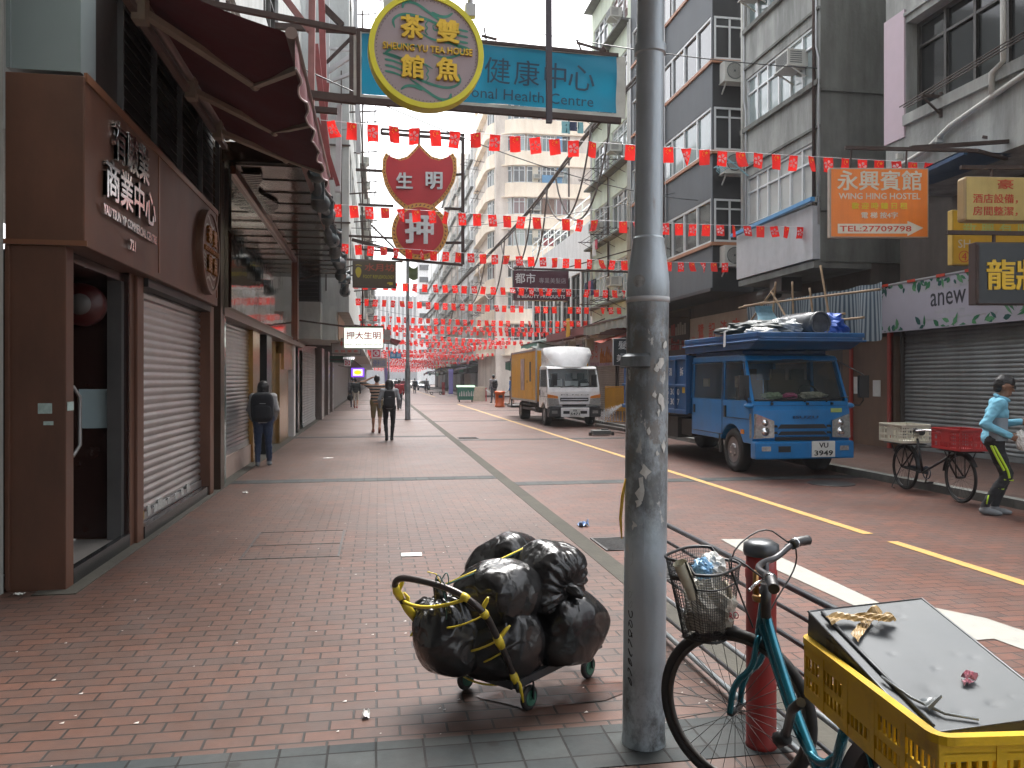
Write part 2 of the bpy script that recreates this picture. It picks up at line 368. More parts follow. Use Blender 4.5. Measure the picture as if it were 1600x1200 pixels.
M_mirror = mat('shop_mirror', (.3, .26, .21), .05, metal=1, var=.1, bump=.22, bscale=1.6)
M_maroon = mat('awning_maroon', (.08, .009, .014), .8, var=.15, scale=5, bump=.2, bscale=8)
M_awnarm = mat('awning_arm', (.34, .28, .22), .5, metal=.4, var=.15)
M_redsteel = mat('red_painted_steel', (.25, .045, .045), .45, var=.25, scale=8, dirt=.5, dcol=(.09, .04, .03))
M_pinksteel = mat('faded_red_steel', (.28, .11, .1), .5, var=.2, scale=8, dirt=.5, dcol=(.12, .06, .05))
M_rust = mat('rusty_steel', (.06, .04, .034), .7, metal=.3, var=.4, scale=15)
M_plaster = mat('grey_plaster', (.4, .42, .41), .85, var=.12, scale=2, bump=.2, bscale=15, dirt=.55, dcol=(.2, .2, .19))
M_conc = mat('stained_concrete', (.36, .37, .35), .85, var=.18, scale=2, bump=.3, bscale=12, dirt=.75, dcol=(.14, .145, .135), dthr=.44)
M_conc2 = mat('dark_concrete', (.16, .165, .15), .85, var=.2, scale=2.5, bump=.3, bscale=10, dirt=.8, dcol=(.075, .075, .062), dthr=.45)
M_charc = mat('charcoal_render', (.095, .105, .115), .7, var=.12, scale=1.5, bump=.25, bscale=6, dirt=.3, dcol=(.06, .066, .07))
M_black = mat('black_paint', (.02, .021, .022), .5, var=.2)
M_sill = mat('orange_sill', (.35, .16, .085), .6, var=.2)
M_pgreen = mat('pale_green_render', (.6, .66, .53), .85, var=.1, scale=2, dirt=.45, dcol=(.36, .38, .3))
M_pwhite = mat('white_render', (.78, .79, .78), .8, var=.08, scale=2, dirt=.4, dcol=(.4, .4, .38))
M_cream = mat('cream_render', (.9, .8, .66), .85, var=.06, scale=1, dirt=.5, dcol=(.55, .4, .28), dscale=(.8, .8, .2))
M_beige = mat('beige_render', (.7, .63, .56), .85, var=.12, scale=1, dirt=.6, dcol=(.3, .24, .2), dscale=(.8, .8, .2))
M_pinkw = mat('pink_paint', (.5, .4, .45), .8, var=.08, dirt=.3, dcol=(.45, .38, .4))
M_wframe = mat('white_window_frame', (.6, .62, .62), .4, metal=.2, var=.08)
M_dframe = mat('dark_window_frame', (.06, .055, .05), .45, metal=.4, var=.2)
GL = [(.05, .06, .06), (.1, .12, .11), (.03, .035, .04), (.45, .5, .46), (.16, .22, .22), (.06, .055, .05), (.35, .42, .42), (.1, .11, .11), (.55, .55, .52), (.2, .1, .09)]
M_glass = mat('window_glass', (1, 1, 1), .06, var=.25, scale=1.3, rand=GL, spec=1)
GLD = [(.02, .022, .022), (.03, .03, .028), (.012, .014, .014), (.045, .05, .045)]
M_glassd = mat('dark_glass', (1, 1, 1), .08, var=.2, scale=1.5, rand=GLD, spec=.6)
M_ac = mat('ac_casing', (.5, .5, .46), .5, var=.12, scale=4, dirt=.5, dcol=(.3, .27, .22))
M_acg = mat('ac_grille', (.1, .11, .11), .5, var=.2)
M_pipe = mat('pale_pipe', (.5, .5, .46), .5, var=.15, dirt=.4, dcol=(.25, .22, .18))
M_tile = mat('brown_granite', (.13, .1, .088), .28, var=.35, scale=30)
M_walldk = mat('ground_floor_wall', (.085, .07, .06), .7, var=.3, scale=3, dirt=.5, dcol=(.025, .022, .02))
M_ltgrey = mat('light_grey_paint', (.45, .46, .47), .5, var=.12, dirt=.4, dcol=(.25, .25, .25))
# ================================================================ ground, road, pavements
def struct(name, b, m): return b.done(name, m, kind='structure', loc=(0, 0, 0))
struct('ground', MB().box(-400, 400, -80, 900, -.6, -.02), mat('ground_earth', (.12, .1, .09), .9))
struct('left_pavement', MB().box(-4, 2.02, -9, 240, -.3, 0), M_brick)
struct('road', MB().box(2.02, 8.0, -9, 240, -.3, 0), M_road)
struct('cross_street', MB().box(8.0, 60, 53, 71, -.3, -.002), M_road)
struct('right_pavement', MB().box(8.16, 14, -9, 52, -.3, .11).box(8.16, 22, 72.6, 240, -.3, .11), M_brick)
b = MB()
for y in np.arange(-9, 52, 1.0): b.box(8.0, 8.16, y, y+.99, -.3, .115)
for y in np.arange(73, 200, 1.5): b.box(8.0, 8.16, y, y+1.49, -.3, .115)
struct('right_kerb', b, M_kerb)
struct('kerb_strip', MB().box(1.95, 2.14, -9, 240, -.05, .004), M_kerbstrip)
b = MB()
for y in (3.28, 13.1, 22.9, 32.7, 42.5, 52.3, 62.1): b.box(-2.45, 1.948, y, y+.4, -.05, .004)
struct('pavement_grey_paving', b, M_band)
b = MB()
for y in (2.5, 12.2, 21.3, 31, 41, 51): b.box(2.142, 7.98, y, y+.4, -.05, .004)
struct('road_grey_paving', b, M_band)
struct('pavement_edge', MB().box(-2.6, -2.28, 6.6, 200, -.05, .006), M_kerbstrip)
# road paint
b = MB(); ys = [1.0, 3.7, 4.1, 9.55, 9.75, 20, 40, 60, 85]
for y0, y1 in ((-4, 7.35), (7.75, 14), (14, 30), (30, 52), (72, 150)): b.add([(5.08, y0, .005), (5.2, y0, .005), (5.2, y1, .005), (5.08, y1, .005)], [(0, 1, 2, 3)])
struct('road_marking', b, M_yellow)
pl = [(1126, 843), (1168, 843), (1217, 870), (1300, 908), (1387, 949), (1439, 946), (1541, 967), (1582, 981), (1680, 1010), (1680, 1040), (1600, 1016), (1553, 999), (1500, 1003), (1440, 1000), (1330, 945), (1200, 885)]
b = MB(); b.add([(p.x, p.y, .005) for p in (onZ(*q) for q in pl)], [tuple(range(len(pl)))[::-1]]); struct('road_marking', b, M_white)
# ================================================================ facade kit
class Fac:
    def __init__(s, o, rz): s.o = V(o); s.rz = rz; s.c, s.s = cos(rz), sin(rz)
    def P(s, x, z, n=0): return s.o+V((s.c*x+s.s*n, s.s*x-s.c*n, z))      # n>0 is out towards the street
    def box(s, b, x0, x1, z0, z1, n0, n1, m=0):
        vs = [s.P(x, z, n) for z in (z0, z1) for n in (n1, n0) for x in (x0, x1)]
        return b.add(vs, [(0, 2, 3, 1), (4, 5, 7, 6), (0, 1, 5, 4), (1, 3, 7, 5), (3, 2, 6, 7), (2, 0, 4, 6)], m)
    def wall(s, b, x0, x1, z0, z1, holes, rev=.14, m=0, depth=4, mr=None):
        mr = m if mr is None else mr
        xs = sorted({x0, x1, *[h[0] for h in holes], *[h[0]+h[2] for h in holes]}); zs = sorted({z0, z1, *[h[1] for h in holes], *[h[1]+h[3] for h in holes]})
        xs = [x for x in xs if x0-1e-6 <= x <= x1+1e-6]; zs = [z for z in zs if z0-1e-6 <= z <= z1+1e-6]
        for i in range(len(xs)-1):
            for j in range(len(zs)-1):
                cx, cz = (xs[i]+xs[i+1])/2, (zs[j]+zs[j+1])/2
                if any(h[0] < cx < h[0]+h[2] and h[1] < cz < h[1]+h[3] for h in holes): continue
                b.add([s.P(xs[i], zs[j]), s.P(xs[i+1], zs[j]), s.P(xs[i+1], zs[j+1]), s.P(xs[i], zs[j+1])], [(0, 1, 2, 3)], m)
        for x, z, w, h in holes:
            for p, q in (((x, z), (x+w, z)), ((x+w, z), (x+w, z+h)), ((x+w, z+h), (x, z+h)), ((x, z+h), (x, z))):
                b.add([s.P(*p), s.P(*p, -rev), s.P(*q, -rev), s.P(*q)], [(0, 1, 2, 3)], mr)
        q = [s.P(x, z, n) for n in (0, -depth) for x, z in ((x0, z0), (x1, z0), (x1, z1), (x0, z1))]
        b.add(q, [(0, 4, 7, 3), (1, 2, 6, 5), (3, 7, 6, 2), (0, 1, 5, 4), (4, 5, 6, 7)], m)
_win = {}
def window(parent, fac, x, z, w, h, nc=2, tr=.3, rev=.14, fm=None, gm=None, fw=.05, bars=0):
    fm = fm or M_wframe; gm = gm or M_glass; key = (round(w, 2), round(h, 2), nc, tr, fm.name, gm.name, bars, fw)
    if key not in _win:
        b = MB(); d = fw
        b.box(0, w, -d/2, d, 0, d).box(0, w, -d/2, d, h-d, h)
        for i in range(nc+1):
            xx = (w-d)*i/nc; b.box(xx, xx+d, -d/2+.003, d-.003, d, h-d)
        if tr:
            zz = h*(1-tr); b.box(d, w-d, -d/2+.006, d-.006, zz, zz+d*.8)
        for i in range(bars): zz = h*(i+1)/(bars+1); b.box(0, w, -.09, -.08, zz, zz+.012)
        g = MB(); cw = (w-d)/nc
        for i in range(nc): 
            t = .012*((i*37) % 3-1)
            g.add([(d/2+cw*i, .03, d/2), (d/2+cw*(i+1), .03+t, d/2), (d/2+cw*(i+1), .03+t, h-d/2), (d/2+cw*i, .03, h-d/2)], [(0, 1, 2, 3)])
        _win[key] = (b.mesh('window', fm), g.mesh('pane', gm))
    r = root(parent); a, c = _win[key]
    o = bpy.data.objects.new('window', a); COL.objects.link(o); o.parent = parent
    o.location = fac.P(x, z, -rev)-r.location; o.rotation_euler = (0, 0, fac.rz)
    p = bpy.data.objects.new('pane', c); COL.objects.link(p); p.parent = o
    return o
_ac = {}
def ac_unit(fac, x, z, n=0, label='', group=None, kind=0):
    if kind not in _ac:
        b = MB(); g = MB()
        if kind == 0:
            b.box(-.3, .3, -.42, .1, 0, .38).bar((-.28, .05, -.25), (-.28, -.4, -.012), .03).bar((.28, .05, -.25), (.28, -.4, -.012), .03).box(-.33, .33, -.45, .05, -.028, -.004)
            for i in range(9): g.box(-.26, .26, -.43, -.422, .04+.035*i, .058+.035*i)
            for sx in (-1, 1):
                for i in range(6): g.box(sx*.301-.004, sx*.301+.004, -.36, -.06, .06+.05*i, .08+.05*i)
        else:
            b.box(-.42, .42, -.36, 0, 0, .6).bar((-.35, 0, -.3), (-.35, -.35, -.012), .035).bar((.35, 0, -.3), (.35, -.35, -.012), .035).box(-.45, .45, -.38, 0, -.03, -.004)
            g.torus((-.1, -.365, .3), (0, 1, 0), .24, .012, 24, 6)
            for i in range(8): g.torus((-.1, -.363, .3), (0, 1, 0), .03+.027*i, .005, 18, 4)
            g.box(-.13, -.07, -.372, -.36, .27, .33)
        _ac[kind] = (b.mesh('air_conditioner', M_ac), g.mesh('grille', M_acg))
    a, c = _ac[kind]; o = bpy.data.objects.new('air_conditioner', a); COL.objects.link(o)
    o.location = fac.P(x, z, n); o.rotation_euler = (0, 0, fac.rz); tag(o, label, 'air conditioner', group)
    p = bpy.data.objects.new('grille', c); COL.objects.link(p); p.parent = o; return o
def shutter(parent, fac, x0, x1, z0, z1, n, m, pitch=.085, amp=.018, name='shutter'):
    b = MB(); k = max(2, int((z1-z0)/pitch)); prof = []
    for i in range(k):
        for t in (0, .12, .3, .5, .7, .88): prof.append((z0+(z1-z0)*(i+t)/k, amp*(sin(pi*min(1, t/.88))**.7)))
    prof.append((z1, 0)); nv = len(prof)
    b.add([fac.P(x, z, n+d) for z, d in prof for x in (x0, x1)], [(2*i, 2*i+1, 2*i+3, 2*i+2) for i in range(nv-1)], 0, True)
    fac.box(b, x0, x1, z0-.001, z0+.09, n-.01, n+amp+.012)
    return b.done(name, m, parent)
# ================================================================ right-hand row
RR = -pi/2
def rfac(y_far, X=10.0): return Fac((X, y_far, 0), RR)     # x grows towards the camera
# --- R1: grey building with pink pier, nearest on the right
r1 = T('grey_tenement_building', 'grey rendered tenement with a pink corner pier, dark wide windows and a crooked drain pipe', 'building', (10.8, 5, 0))
f = rfac(14.5); L = 10.5
holes = []; wl = []
for k, z in enumerate((6.72, 9.75)):
    for x in np.arange(.62, L-3.2, 3.3): holes.append((x, z, 3.0, 1.75)); wl.append((x, z))
b = MB(); f.wall(b, 0, L, 5.33, 13, holes, .3, depth=8)
b.done('wall', M_conc, r1)
b = MB(); f.box(b, -.02, .6, 6.3, 8.75, -.1, .03); b.done('pier_paint', M_pinkw, r1)
b = MB(); f.box(b, .6, L, 6.5, 6.7, -.02, .07); f.box(b, .6, L, 8.6, 8.66, -.02, .05); b.done('ledge', M_conc, r1)
for x, z in wl: window(r1, f, x, z, 3.0, 1.75, 4, .28, .26, M_dframe, M_glassd, .06)
g = Fac((11.45, 14.5, 0), RR); b = MB(); g.wall(b, -1.6, L, -.05, 5.33, [(1.9-3.5+.05, .1, 5.15, 2.6), (4.2, .1, 3.5, 2.6)], .12, depth=6.5); b.done('shopfront_wall', M_walldk, r1)
shutter(r1, g, -1.5, 3.55, .12, 2.72, -.06, M_shut2, .085, .02); shutter(r1, g, 4.25, 7.7, .12, 2.7, -.06, M_shut2, .085, .02)
b = MB(); b.tube([(9.93, 14.2, 5.72), (9.93, 13.2, 5.86), (9.93, 12.6, 6.1), (9.93, 9, 6.75), (9.93, 4.5, 7.0)], .045, 8); b.tube([(9.9, 11.35, 9), (9.9, 11.35, 6.75), (9.9, 11.6, 6.65), (9.9, 11.6, 6.32)], .045, 8)
for y in (14, 12.9, 11.6, 10.2, 9): b.box(9.88, 10.01, y-.03, y+.03, 5.9 if y > 12 else 6.3, 6.0 if y > 12 else 6.36)
b.done('drain_pipe', M_pipe, r1)
b = MB()
for k in range(3): b.tube([(9.82-.08*k, 13.6, 6.75), (9.82-.08*k, 11, 6.9), (9.82-.08*k, 9, 6.95)], .012, 5)
b.bar((9.98, 12.9, 6.72), (9.6, 12.9, 6.72), .05).bar((9.98, 12.9, 6.4), (9.6, 12.9, 6.72), .03).bar((9.98, 12.9, 6.8), (9.98, 12.9, 6.35), .05).bar((9.98, 10.2, 6.85), (9.6, 10.2, 6.85), .05)
b.done('drying_rack', M_rust, r1)
# projecting box with its own air-conditioner on the upper right
b = MB(); b.box(9.2, 10, 10.2, 12.4, 8.62, 9.6); b.done('projecting_box', M_conc2, r1)
ac_unit(Fac((9.2, 12.1, 0), RR), .7, 8.9, 0, 'air conditioner on the projecting box at the top right of the grey tenement', kind=1)
# --- gap infill between R1 and R2: dark alley wall
r12 = T('alley_wall', 'dark brown boarded wall with paper notices between the grey shutter and the blue truck', 'wall', (11.3, 16.8, 0))
MB().box(11.25, 12.4, 16.12, 18.0, .11, 2.6).done('boarding', mat('brown_board', (.13, .075, .045), .6, var=.25, scale=3, dirt=.5, dcol=(.05, .03, .02)), r12)
MB().box(12.4, 12.8, 13, 21, .1, 12).done('back_wall', M_walldk, r12)
MB().box(11.22, 11.25, 16.5, 16.75, 1.25, 1.62).box(11.22, 11.25, 17.3, 17.5, 1.3, 1.7).done('notice', mat('paper', (.6, .6, .57), .8), r12)
MB().box(11.2, 11.3, 16.12, 16.2, .1, 2.7).box(11.18, 11.245, 17.56, 17.62, .1, 2.7).done('red_trim', mat('red_trim', (.3, .03, .02), .5), r12)
# --- R2 concrete
r2 = T('stained_concrete_building', 'stained bare concrete tenement with white framed windows, a blank side wall and a blue gutter', 'building', (10.8, 18.8, 0))
f = rfac(20.8); L = 3.9
rows = [(5.85, 1.32), (8.54, 1.34), (11.25, 1.34), (13.95, 1.3)]
b = MB(); f.wall(b, 0, L, 4.35, 16.5, [(.15, z, 3.5, h) for z, h in rows], .1, depth=5, m=0)
b.done('wall', M_conc, r2)
for z, h in rows: window(r2, f, .15, z, 3.5, h, 6, .34, .06, M_wframe, M_glass, .055)
b = MB()
for z, h in rows: f.box(b, -.02, L+.02, z-.14, z-.02, -.02, .1); f.box(b, -.02, L+.02, z+h+.25, z+h+.31, -.02, .06)
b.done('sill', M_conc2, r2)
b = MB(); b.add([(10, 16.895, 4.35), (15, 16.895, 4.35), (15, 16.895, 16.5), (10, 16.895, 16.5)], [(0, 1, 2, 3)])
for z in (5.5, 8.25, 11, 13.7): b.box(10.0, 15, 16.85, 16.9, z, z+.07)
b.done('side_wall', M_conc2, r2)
b = MB(); b.box(9.82, 10.0, 16.92, 20.85, 4.4, 5.62); b.done('balcony_panel', M_ltgrey, r2)
MB().bar((9.7, 20.9, 5.62), (9.7, 16.7, 5.72), .1, .09).done('blue_gutter', mat('blue_gutter', (.07, .26, .5), .4), r2)
MB().box(11.3, 15, 16.95, 20.8, .1, 4.35).done('ground_floor', M_walldk, r2)
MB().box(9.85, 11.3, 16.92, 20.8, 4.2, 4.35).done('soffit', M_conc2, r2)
ac_unit(f, 2.9, 9.1, 0, 'window air conditioner on the upper sill of the stained concrete building')
ac_unit(f, .9, 11.8, 0, 'window air conditioner on the third storey of the stained concrete building')
b = MB(); b.bar((10, 20.5, 7.2), (9.3, 20.5, 7.7), .03).bar((10, 20.2, 7.5), (9.2, 20.4, 7.5), .02).bar((10, 20.9, 7.5), (9.2, 20.9, 7.5), .02).bar((9.2, 20.2, 7.5), (9.2, 20.95, 7.5), .02)
for k in range(6): b.tube([(9.25, 20.3+.1*k, 7.5), (9.22, 20.32+.1*k, 7.38), (9.3, 20.28+.1*k, 7.3)], .012, 5)
b.done('drying_rack', mat('pale_blue_rack', (.25, .45, .5), .5), None, label='small pale blue folding clothes rack jutting from the concrete building', cat='clothes rack')
# --- R3 charcoal
r3 = T('charcoal_building', 'charcoal grey rendered building with orange sills and long white framed bay windows', 'building', (11, 27, 0))
f = rfac(30.8); L = 7.9
zs = [5.8, 8.58, 11.33, 14.1]
holes = [(.0, z, 7.9, 1.36) for z in zs]
b = MB(); f.wall(b, 0, L, 4.4, 18, [(0.1, z, 7.7, 1.36) for z in zs], .1, depth=5); b.done('wall', M_charc, r3)
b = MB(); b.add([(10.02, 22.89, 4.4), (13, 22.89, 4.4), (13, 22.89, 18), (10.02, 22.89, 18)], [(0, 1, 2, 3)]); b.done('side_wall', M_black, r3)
for z in zs:
    window(r3, f, .1, z, 7.7, 1.36, 7, 0, .05, M_wframe, M_glass, .07)
    MB().box(9.94, 10.0, 22.86, 30.8, z-.11, z-.01).box(9.94, 11.2, 22.8, 22.888, z-.11, z-.01).done('sill', M_sill, r3)
    fs_ = Fac((10.05, 22.86, 0), 0)
    window(r3, fs_, 0, z+.01, 1.0, 1.3, 2, .25, .03, M_wframe, M_glass if z > 8 else M_glassd, .06)
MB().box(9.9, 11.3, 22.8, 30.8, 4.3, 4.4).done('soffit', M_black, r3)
MB().box(11.3, 15, 20.8, 30.8, .1, 4.3).done('ground_floor', M_walldk, r3)
for z in zs[:3]: ac_unit(Fac((10.1, 22.88, 0), 0), .55, z-.75, 0, 'outdoor air conditioner on the black side wall of the charcoal building, '+{5.8: 'lowest of the three', 8.58: 'middle of the three', 11.33: 'topmost of the three'}[z], kind=1)
# --- R4 pale green
r4 = T('pale_green_building', 'pale green and white tenement crowded with window boxes, air conditioners and washing', 'building', (11, 33.7, 0))
f = rfac(36.7); L = 5.88
zs = [5.2+2.8*k for k in range(6)]
b = MB(); f.wall(b, 0, L, 3.9, 22.5, [(x, z, 2.3, 1.5) for z in zs for x in (.35, 3.2)], .12, depth=5); b.done('wall', M_pgreen, r4)
for k, z in enumerate(zs):
    for j, x in enumerate((.35, 3.2)): 
        window(r4, f, x, z, 2.3, 1.5, 3, .3, .08, M_wframe, M_glass, .06, bars=3 if (k+j) % 2 else 0)
        if (k+j) % 2: ac_unit(f, x+1.1, z+.35, .05, 'window air conditioner on the pale green tenement', 'air conditioners on the pale green tenement')
    MB().box(9.6, 10, 30.85, 36.7, z-.35, z-.27).done('ledge', M_conc2, r4)
MB().box(11.3, 15, 30.8, 36.7, .1, 3.9).done('ground_floor', M_walldk, r4)
b = MB()
for z in zs[:4]:
    for y in (31.5, 33, 35): b.bar((10, y, z-.2), (8.9, y, z-.2), .03).bar((10, y, z-.7), (9, y, z-.22), .02)
    for q in range(4): b.tube([(9.8-.25*q, 31.2, z-.18), (9.8-.25*q, 35.4, z-.18)], .012, 5)
b.done('drying_rack', M_rust, r4)
def washing(name, p, axis, n, cols, label, hgt=.55):
    b = MB(); ax = V(axis)
    for k in range(n):
        q = V(p)+ax*(.34*k); h = hgt*random.uniform(.7, 1.2); w = .15
        b.grid(lambda u, v: q+ax*((u-.5)*2*w*(1 if v > .3 else 1-.2*v))+V((random.uniform(-.015, .015)+.05*sin(u*9+k), 0, -h*v)), 6, 6, k % len(cols))
    return b.done(name, [mat('cloth_%s' % c[0], c[1], .85, bump=.2) for c in cols], None, label=label, cat='laundry')
washing('washing', (9.1, 33, 5.9), (0, 1, 0), 5, [('black', (.015, .015, .02)), ('navy', (.03, .04, .1)), ('pink', (.5, .1, .15))], 'dark shirts hung to dry above the grey awning')
washing('washing', (9.3, 36.2, 13.6), (-1, 0, 0), 3, [('teal', (.2, .45, .5)), ('navy', (.03, .04, .1))], 'blue washing hung high on the pale green tenement')
washing('washing', (8.9, 32, 7.4), (0, 1, 0), 2, [('pink', (.5, .1, .15)), ('white', (.6, .6, .6))], 'pink washing hung on the pale green tenement')
washing('washing', (9.2, 38, 4.6), (0, 1, 0), 2, [('yellow', (.6, .35, .05))], 'yellow cloth hung to dry behind the dark red hair salon sign', .8)
# --- R5 low white
r5 = T('low_white_building', 'low white building with railed roof terrace and tall greenish glazing', 'building', (11, 44, 0))
f = rfac(51.5); L = 14.78
b = MB(); f.wall(b, 0, L, 3.6, 9.2, [(.4+2.05*k, 4.1, 1.85, 2.9) for k in range(7)], .15, depth=6); b.done('wall', M_pwhite, r5)
for k in range(7): window(r5, f, .4+2.05*k, 4.1, 1.85, 2.9, 2, .4, .1, M_dframe, M_glass, .07)
b = MB()
for z in (9.6, 10.0, 10.4): b.bar((10, 51.5, z), (10, 36.8, z), .05)
for y in np.arange(36.9, 51.5, 1.6): b.bar((10, y, 9.2), (10, y, 10.42), .05)
b.done('roof_railing', M_wframe, r5)
MB().box(11.3, 16, 36.7, 51.5, .1, 3.6).done('ground_floor', M_walldk, r5)
# --- R6 cream corner block with rounded corner, beyond the cross street
r6 = T('cream_corner_building', 'tall cream tenement with a rounded corner and brown stained balcony bands beyond the side street', 'building', (14, 78, 0))
def roundpath(n, R=3.2):
    pts = [(10.2-n, 84), (10.2-n, 72+R)]
    for i in range(1, 10): a = pi+(pi/2)*i/10; pts.append((10.2+R+(R+n)*cos(a), 72+R+(R+n)*sin(a)))
    pts += [(10.2+R, 72-n), (19.5, 72-n)]; return pts
def ribbon(b, n, z0, z1, m=0, t=.2):
    o, i_ = roundpath(n), roundpath(n-t); k = len(o)
    for q in range(k-1):
        vs = [(*o[q], z0), (*o[q+1], z0), (*o[q+1], z1), (*o[q], z1), (*i_[q], z0), (*i_[q+1], z0), (*i_[q+1], z1), (*i_[q], z1)]
        b.add(vs, [(0, 1, 2, 3), (3, 2, 6, 7), (0, 4, 5, 1)], m)
fl = [3.9+2.9*k for k in range(9)]
b = MB()
for z in fl: ribbon(b, 0, z, z+1.25, 0, .3); ribbon(b, .22, z-.12, z, 0, .5)
ribbon(b, .1, 29.2, 30.2)
b.done('balcony_band', M_cream, r6)
b = MB(); b.box(10.7, 19.5, 72.6, 84, .1, 29.2); ribbon(b, -.28, .1, 29.3); b.box(17.4, 19.5, 72.02, 73, 4, 29.2); b.done('wall', M_beige, r6)
for k, z in enumerate(fl[:-1]):
    ff = Fac((13.4, 72.12, 0), 0)
    for j, (x, w) in enumerate(((.1, 1.3), (1.5, 1.25), (2.85, 1.1))): window(r6, ff, x, z+1.25, w, 1.53, 2 if j != 1 else 3, .28 if k % 2 else 0, .02, M_wframe, M_glass if (k+j) % 4 else M_glassd, .07)
    ac_unit(ff, 1.0, z+1.6, 0, 'window air conditioner on the cream corner tenement', 'air conditioners on the cream corner tenement')
    if k % 2: ac_unit(ff, 3.2, z+1.9, 0, 'window air conditioner on the cream corner tenement', 'air conditioners on the cream corner tenement')
    # curved corner glazing
    for i in range(4):
        a0 = pi+(pi/2)*(i+.06)/4; a1 = pi+(pi/2)*(i+.94)/4; R = 3.12; cx, cy = 13.4, 75.2
        p = V((cx+R*cos(a0), cy+R*sin(a0), 0)); q = V((cx+R*cos(a1), cy+R*sin(a1), 0)); d = q-p
        window(r6, Fac(p, math.atan2(d.y, d.x)), 0, z+1.25, d.length, 1.53, 2, .28, .02, M_wframe, M_glass, .07)
# --- R7 far right row
def far_block(name, label, X, y0, y1, H, wm, side, fl0=4.2, fh=2.85, seed=0, bay=2.6, acs=True, gf=True, grp=''):
    rnd = random.Random(seed); r = T(name, label, 'building', (X+side*3, (y0+y1)/2, 0))
    f = Fac((X, y1 if side > 0 else y0, 0), RR if side > 0 else pi/2); L = y1-y0; nb = max(1, int(L/bay)); bw = L/nb; nf = int((H-fl0)/fh)
    zs = [fl0+.95+fh*k for k in range(nf)]
    b = MB(); f.wall(b, 0, L, fl0-.6, H, [(bw*j+.25, z, bw-.5, 1.45) for z in zs for j in range(nb)], .14, depth=7); b.done('wall', wm, r)
    n = 0
    for k, z in enumerate(zs):
        for j in range(nb):
            if n < 96: window(r, f, bw*j+.25, z, bw-.5, 1.45, 2 if j % 2 else 3, .3, .1, M_wframe, M_glass if rnd.random() > .3 else M_glassd, .08); n += 1
            if acs and rnd.random() < .45: ac_unit(f, bw*(j+.5)+rnd.uniform(-.5, .5), z+rnd.choice((.2, -.75)), .02, 'air conditioner on the '+grp, 'air conditioners on the '+grp, rnd.choice((0, 0, 1)))
        
    b = MB()
    for k, z in enumerate(zs):
        f.box(b, -.0, L, z-.32, z-.2, -.03, .3)
        if rnd.random() < .8:
            x = rnd.uniform(0, L-3)
            for q in range(3): b.bar(f.P(x+q*1.2, z-.1, 0), f.P(x+q*1.2, z+.1, 1.1), .04)
            for q in range(3): b.bar(f.P(x, z+.03*q, .35*q+.3), f.P(x+2.4, z+.03*q, .35*q+.3), .025)
    b.done('ledge', M_conc2, r)
    b = MB()
    for x in (L*.27, L*.71): b.tube([f.P(x, fl0-.5, .06), f.P(x, H-.3, .06)], .06, 6); b.tube([f.P(x+.3, fl0+2, .05), f.P(x+.3, H-.8, .05)], .04, 6)
    b.done('drain_pipe', M_pipe, r)
    if gf:
        b = MB(); n_in = -1.3 if side > 0 else (-1.5 if X > -2 else 0); f.box(b, 0, L, .0, fl0-.6, n_in-6, n_in); b.done('ground_floor', M_walldk, r)
        if side < 0 and X > -2:
            pass
    return r, f
far_block('balconied_tenement', 'pale tenement just beyond the cream corner block, crowded with racks and air conditioners', 10.0, 84.2, 100, 27, M_pwhite, 1, seed=1, grp='pale tenement beyond the cream corner block')
far_block('balconied_tenement', 'beige tenement in the middle of the far right row', 9.8, 100.2, 122, 30, M_beige, 1, seed=2, grp='beige tenement in the far right row')
far_block('balconied_tenement', 'white tenement farthest along the right-hand row', 10.0, 122.2, 160, 24, M_pwhite, 1, seed=3, bay=4, grp='farthest tenement on the right')
# end of the street
re_ = T('white_tower_block', 'white tower block with dark horizontal window bands closing the far end of the street', 'building', (10, 230, 0))
b = MB(); b.box(11, 26, 226, 240, 0, 36); b.done('wall', M_pwhite, re_)
b = MB()
for z in np.arange(5, 35, 3.4): b.box(11.6, 17.5, 225.8, 226, z, z+1.5)
b.done('window_band', M_glassd, re_)
re2 = T('ribbed_office_block', 'low white office block with vertical ribs at the end of the street', 'building', (-2, 232, 0))
b = MB(); b.box(-14, 11, 228, 240, 0, 25); b.done('wall', M_ltgrey, re2)
b = MB()
for x in np.arange(-13.5, 10.8, 1.1): b.box(x, x+.45, 227.6, 228, 6, 25.3)
b.done('rib', M_pwhite, re2)

# pipes, clutter and coloured infill on the right-hand tenements
for r_, ys in ((r2, (20.72, 17.05)), (r3, (30.7, 26.9)), (r4, (36.6, 33.75, 30.95))):
    for i, y in enumerate(ys):
        MB().tube([(9.93, y, 4.6), (9.93, y, 16)], .045, 8).done('drain_pipe', M_pipe if i % 2 == 0 else M_rust, r_)
        MB().tube([(9.95, y-.16, 5.2), (9.95, y-.16, 9), (9.95, y-.05, 9.3), (9.95, y-.05, 15)], .022, 6).done('conduit', M_ltgrey, r_)
rr = random.Random(40); M_inf = [mat('infill_teal', (.1, .3, .28), .5), mat('infill_brown', (.16, .09, .06), .5), mat('infill_cream', (.6, .55, .45), .7), mat('infill_wine', (.25, .06, .06), .6), mat('infill_blue', (.1, .25, .42), .5)]
for k, z in enumerate(fl[:-1]):
    for x, w in ((14.0, .55), (14.9, 1.2), (16.3, .5)):
        if rr.random() < .6: MB().box(x, x+w, 72.04, 72.07, z+1.3, z+1.3+rr.choice((.7, 1.4))).done('window_infill', rr.choice(M_inf), r6)
    b = MB()
    for q in range(2): b.bar((10.1, 76+3*q, z+1.1), (9.1, 76+3*q, z+1.2), .04).bar((9.7-.3*q, 75.5, z+1.2), (9.7-.3*q, 81, z+1.2), .03)
    b.done('drying_rack', M_rust, r6)
    MB().box(17.35, 17.5, 71.95, 72.02, z, z+2.7).done('pipe_chase', M_rust, r6)
